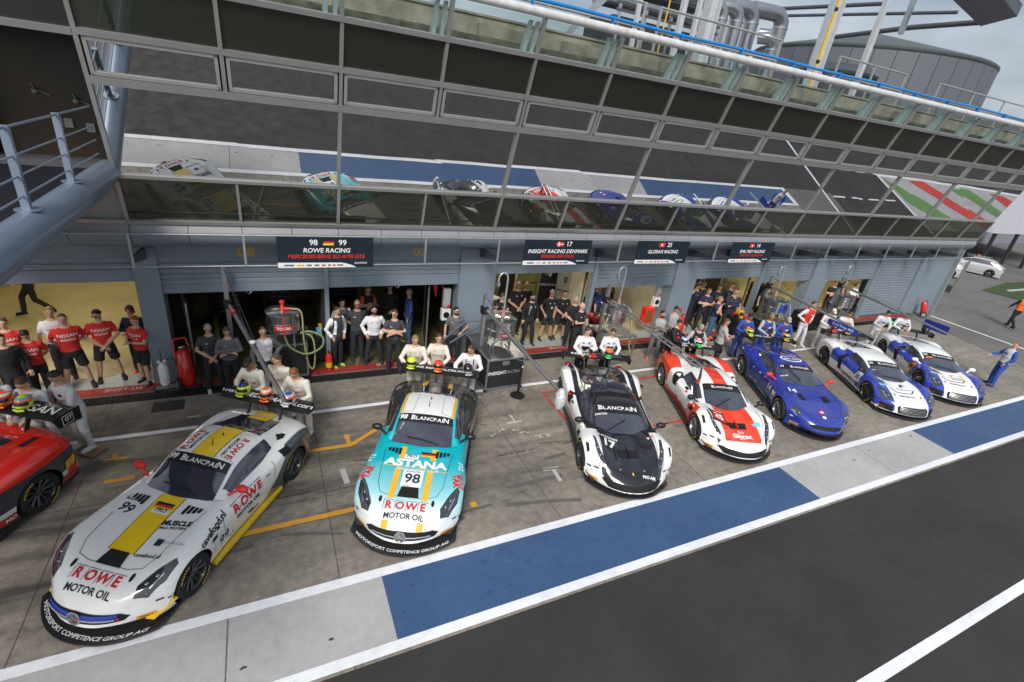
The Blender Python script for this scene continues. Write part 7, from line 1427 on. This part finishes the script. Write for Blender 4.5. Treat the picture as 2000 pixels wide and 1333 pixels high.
g = E('foot_board', (-3.38, 10.02, 0), R(-35), 'small brown board under the black haired driver', 'board'); m1 = MB(); m1.box(-.22, .25, -.16, .16, .004, .036); m1.build('plank', mat('plywood', (.25, .15, .08), .6), g); m1 = MB(); m1.box(-.222, .252, -.162, .162, .0, .01); m1.build('rubber_edge', black, g)
def screen(x, y, yaw, wd, ht, m_, label, txt=None, tm=None, frame=alu, cat='partition'):
    g = E('partition_screen', (x, y, .035), R(yaw), label, cat); m1 = MB(); m1.box(.02, wd - .02, -.012, .012, .02, ht - .02); m1.build('panel', m_, g)
    for q in ((0, .04, 0, ht), (wd - .04, wd, 0, ht)): m1 = MB(); m1.box(q[0], q[1], -.022, .022, q[2], q[3]); m1.build('frame', frame, g)
    m1 = MB(); m1.box(.04, wd - .04, -.022, .022, ht - .04, ht); m1.build('frame', frame, g)
    if txt:
        m1 = MB(); flat(m1, text2d(txt, wd / max(4.5, len(txt) * .62), .03), (wd / 2, -.012, ht * .62), (1, 0, 0), (0, 0, 1), .006); m1.build('lettering', tm, g)
        m1 = MB(); flat(m1, rect2(.1, .2), (wd / 2, -.012, ht * .8), (1, 0, 0), (0, 0, 1), .006); m1.build('logo_block', tm, g); m1 = MB(); flat(m1, text2d('i', .16, .03), (wd / 2, -.012, ht * .8), (1, 0, 0), (0, 0, 1), .01); m1.build('lettering', m_, g)
    return g
BK = mat('board_black', (.02, .02, .02), .5)
screen(-1.78, 12.42, 100, 1.0, 1.95, BK, 'dark grey framed panel standing open at the first dark garage'); screen(4.05, 12.9, 78, 1.2, 2.0, BK, 'dark grey framed panel at the right of the dark garage')
screen(6.3, 14.5, 5, .7, 2.3, mat('board_yellow', (.4, .36, .1), .5), 'plain yellow partition board in the third garage'); screen(7.0, 14.6, 0, .62, 2.3, mat('board_darkyellow', (.045, .042, .02), .5), 'dark plain partition board in the third garage')
screen(7.65, 14.5, -5, .8, 2.3, mat('board_yellow2', (.42, .38, .12), .5), 'yellow partition board reading INSIGHTRACING', 'INSIGHTRACING', S_K); screen(8.4, 14.3, -12, .75, 2.3, BK, 'black partition board reading INSIGHTRACING', 'INSIGHTRACING', S_W); screen(8.9, 13.95, -40, .6, 2.2, mat('board_pale', (.45, .44, .36), .5), 'pale partition board reading INSIGHTRACING by the door post', 'INSIGHTRACING', S_K)
screen(11.6, 14.4, 80, 1.6, 2.0, mat('board_mid', (.1, .1, .11), .5), 'dark grey partition in the pale garage'); screen(16.5, 13.6, 85, 1.8, 2.1, BK, 'dark partition closing the garage of the navy crew')
for x, y, lb in ((4.5, 12.62, 'white switch box with red button beside the dark garage'), (12.42, 12.7, 'white switch box with black dial beside the pale garage')):
    g = E('switch_box', (x, y, 1.1), 0, lb, 'switch box'); m1 = MB(); m1.box(-.13, .13, -.05, .1, 0, .34); m1.build('box', white, g); m1 = MB(); m1.lathe([(.09, 0), (.09, .02)], (0, -.05, .17), (0, -1, 0), 18); m1.build('dial', black, g, 40); m1 = MB(); m1.box(-.1, .1, -.03, .1, .4, .95); m1.build('cable_box', mat('box_grey', (.35, .36, .36), .5), g); m1 = MB(); m1.lathe([(.04, 0), (.04, .05)], (.05, -.03, .45), (0, -1, 0), 12); m1.build('red_socket', red, g, 40)
g = E('hose_cabinet', (12.1, 12.6, .5), 0, 'red hose cabinet beside the pale garage', 'hose cabinet'); m1 = MB(); m1.box(-.2, .2, -.08, .15, 0, .6); m1.build('box', red, g); m1 = MB(); m1.box(-.15, .15, -.085, -.07, .08, .5); m1.build('window', mat('cabinet_glass', (.25, .08, .02), .2), g)
for x, y, lb in ((1.0, 12.9, 'trolley with yellow and black equipment under the hoses'), (18.9, 12.9, 'bench with red tools in the garage of the drum marked 14'), (16.0, 11.9, 'equipment heap with pale blue bag behind the blue car'), (20.0, 11.9, 'low dark equipment box between two drums')):
    g = E('tool_trolley', (x, y, 0), 0, lb, 'tool trolley', 'tool trolleys in the garages'); m1 = MB(); m1.box(-.45, .45, -.3, .3, .12, .8); m1.build('cabinet', black, g)
    for sx in (-1, 1):
        for sy in (-1, 1): m1 = MB(); m1.lathe([(.05, -.02), (.05, .02)], (sx * .38, sy * .22, .055), (0, 1, 0), 12); m1.build('caster', RUB, g)
    rr = random.Random(int(x * 10))
    for k in range(7):
        cx_, cy_ = rr.uniform(-.35, .35), rr.uniform(-.2, .2); m1 = MB(); q = rr.uniform(.05, .12); m1.box(cx_ - q, cx_ + q, cy_ - q * .7, cy_ + q * .7, .8, .8 + rr.uniform(.05, .22)); m1.build('tool_case', rr.choice([YEL, S_GR, red, alu, S_C, black]), g)
for k, (x, y) in enumerate(((2.35, 14.2), (2.7, 14.6))):
    g = E('hanging_pennant', (x + 1.9, y - 1.2, 2.2), 0, ('red pennant hanging in the dark garage, nearer one', 'red pennant hanging in the dark garage, farther one')[k], 'pennant'); m1 = MB(); m1.prism([(-.1, 0), (.1, 0), (.04, -.55)], 'y', -.006, .006); m1.build('cloth', red, g); m1 = MB(); m1.tube([(-.12, 0, .0), (.12, 0, .0)], .012, 6); m1.build('rod', white, g)
g = E('trestle', (11.0, 13.6, 0), 20, 'black trestle with a red strap in the pale garage', 'trestle')
for a_, b_ in (((0, 0, 1.1), (-.35, -.3, 0)), ((0, 0, 1.1), (.35, -.3, 0)), ((0, 0, 1.1), (-.3, .35, 0)), ((0, 0, 1.1), (.3, .35, 0))): m1 = MB(); m1.tube([a_, b_], .03, 8); m1.build('leg', black, g, 60)
m1 = MB(); m1.box(-.05, .05, -.03, .03, 1.0, 1.7); m1.build('strap', red, g)
for x, y, yw, kind in ((5.9, 13.2, 0, 0), (11.9, 15.5, 0, 1)):
    g = E('wing_rack', (x, y, 1.5), R(20), ('flat grey body panel on a rack at the left of the third garage', 'pale panel stored at the back of the pale garage')[kind], 'rack'); m1 = MB(); m1.box(-.4, .4, -.35, .35, 0, .04); m1.build('panel', alu, g)
    for s_ in (-1, 1): m1 = MB(); m1.box(s_ * .38 - .02, s_ * .38 + .02, -.02, .02, -1.46, 0); m1.build('stand', dsteel, g)
g = E('blue_screen', (-6.15, 12.7, .03), 0, 'bright blue screen at the left edge of the first garage', 'screen'); m1 = MB(); m1.box(0, .5, 0, .03, 0, 2.2); m1.build('panel', mat('screen_blue', (.01, .13, .4), .5), g); m1 = MB(); m1.box(.5, .54, -.01, .04, 0, 2.2); m1.build('frame', alu, g)

# stored things inside the garages
def tyres(x, y, n, label):
    for i in range(n):
        g = E('spare_tyre', (x, y, .03 + .29 * i), random.uniform(0, 1), label + (', bottom one', ', second from the floor', ', third from the floor', ', top one')[i if i < n - 1 else 3], 'tyre', 'spare tyres stacked in the garages')
        m1 = MB(); m1.lathe([(.22, .0), (.3, 0), (.335, .04), (.335, .24), (.3, .28), (.22, .28), (.21, .2), (.21, .08)], (0, 0, 0), (0, 0, 1), 28, None, False); m1.build('tyre', RUB, g, 40); m1 = MB(); m1.lathe([(.215, .06), (.205, .22), (.03, .2), (.03, .1)], n=20); m1.build('rim', RIMS, g, 40)
for x, y, n, lb in ((-.6, 16.6, 4, 'spare tyre in the stack deep in the first dark garage'), (3.9, 15.8, 4, 'spare tyre in the stack deep in the second dark garage'), (12.1, 15.2, 3, 'spare tyre in the stack of the pale garage'), (14.3, 15.6, 4, 'spare tyre in the stack of the navy crew garage'), (19.6, 14.2, 4, 'spare tyre in the stack behind the drum marked 14'), (21.9, 14.6, 4, 'spare tyre in the stack of the last open garage')): tyres(x, y, n, lb)
def chest(x, y, yaw, m_, label):
    g = E('tool_chest', (x, y, .03), R(yaw), label, 'tool chest', 'tool chests in the garages'); m1 = MB(); m1.box(-.5, .5, -.25, .25, .1, .95); m1.build('cabinet', m_, g)
    for k in range(5): m1 = MB(); m1.box(-.46, .46, -.262, -.25, .14 + k * .16, .28 + k * .16); m1.build('drawer', m_, g); m1 = MB(); m1.box(-.3, .3, -.275, -.262, .25 + k * .16, .262 + k * .16); m1.build('drawer_handle', alu, g)
    m1 = MB(); m1.box(-.52, .52, -.27, .27, .95, .98); m1.build('worktop', black, g)
for x, y, yw, m_, lb in ((-1.2, 16.2, 10, black, 'black tool chest in the first dark garage'), (.3, 17.2, -5, mat('chest_dark', (.06, .06, .065), .4), 'grey tool chest in the first dark garage'), (2.2, 17.2, 0, black, 'black tool chest in the second dark garage'), (18.4, 15.0, 0, red, 'red tool chest in the garage of the drum marked 14'), (23.2, 14.8, 0, red, 'red tool chest in the last open garage'), (16.2, 15.4, 0, S_GR, 'grey tool chest in the navy crew garage'), (10.6, 16.0, 0, black, 'black tool chest in the pale garage')): chest(x, y, yw, m_, lb)
g = E('yellow_stripe', (3.6, 13.4, .032), R(28), 'long yellow floor strip in the second dark garage', 'floor strip'); m1 = MB(); m1.box(-.05, .05, 0, 5, 0, .006); m1.build('tape', mat('tape_yellow', (.45, .36, .03), .4), g)
g = E('yellow_stripe', (-1.35, 13.4, .032), R(5), 'yellow floor strip at the left of the first dark garage', 'floor strip'); m1 = MB(); m1.box(-.05, .05, 0, 5, 0, .006); m1.build('tape', mat('tape_yellow', (.45, .36, .03), .4), g)
for x, y, lb in ((-.5, 17.5, 'dim lamp added to light the first dark garage'), (3, 17.5, 'dim lamp added to light the second dark garage')):  # fill lamps added to brighten the dark garages so their floors show
    g = E('ceiling_lamp', (x, y, 3.2), 0, lb, 'lamp', 'lamps added to light the dark garages'); m1 = MB(); m1.box(-.4, .4, -.05, .05, .02, .08); m1.build('housing', white, g); m1 = MB(); m1.box(-.38, .38, -.04, .04, 0, .018); m1.build('tube', mat('fill_lamp_dim', (1, .9, .6), .5, emit=22.), g)
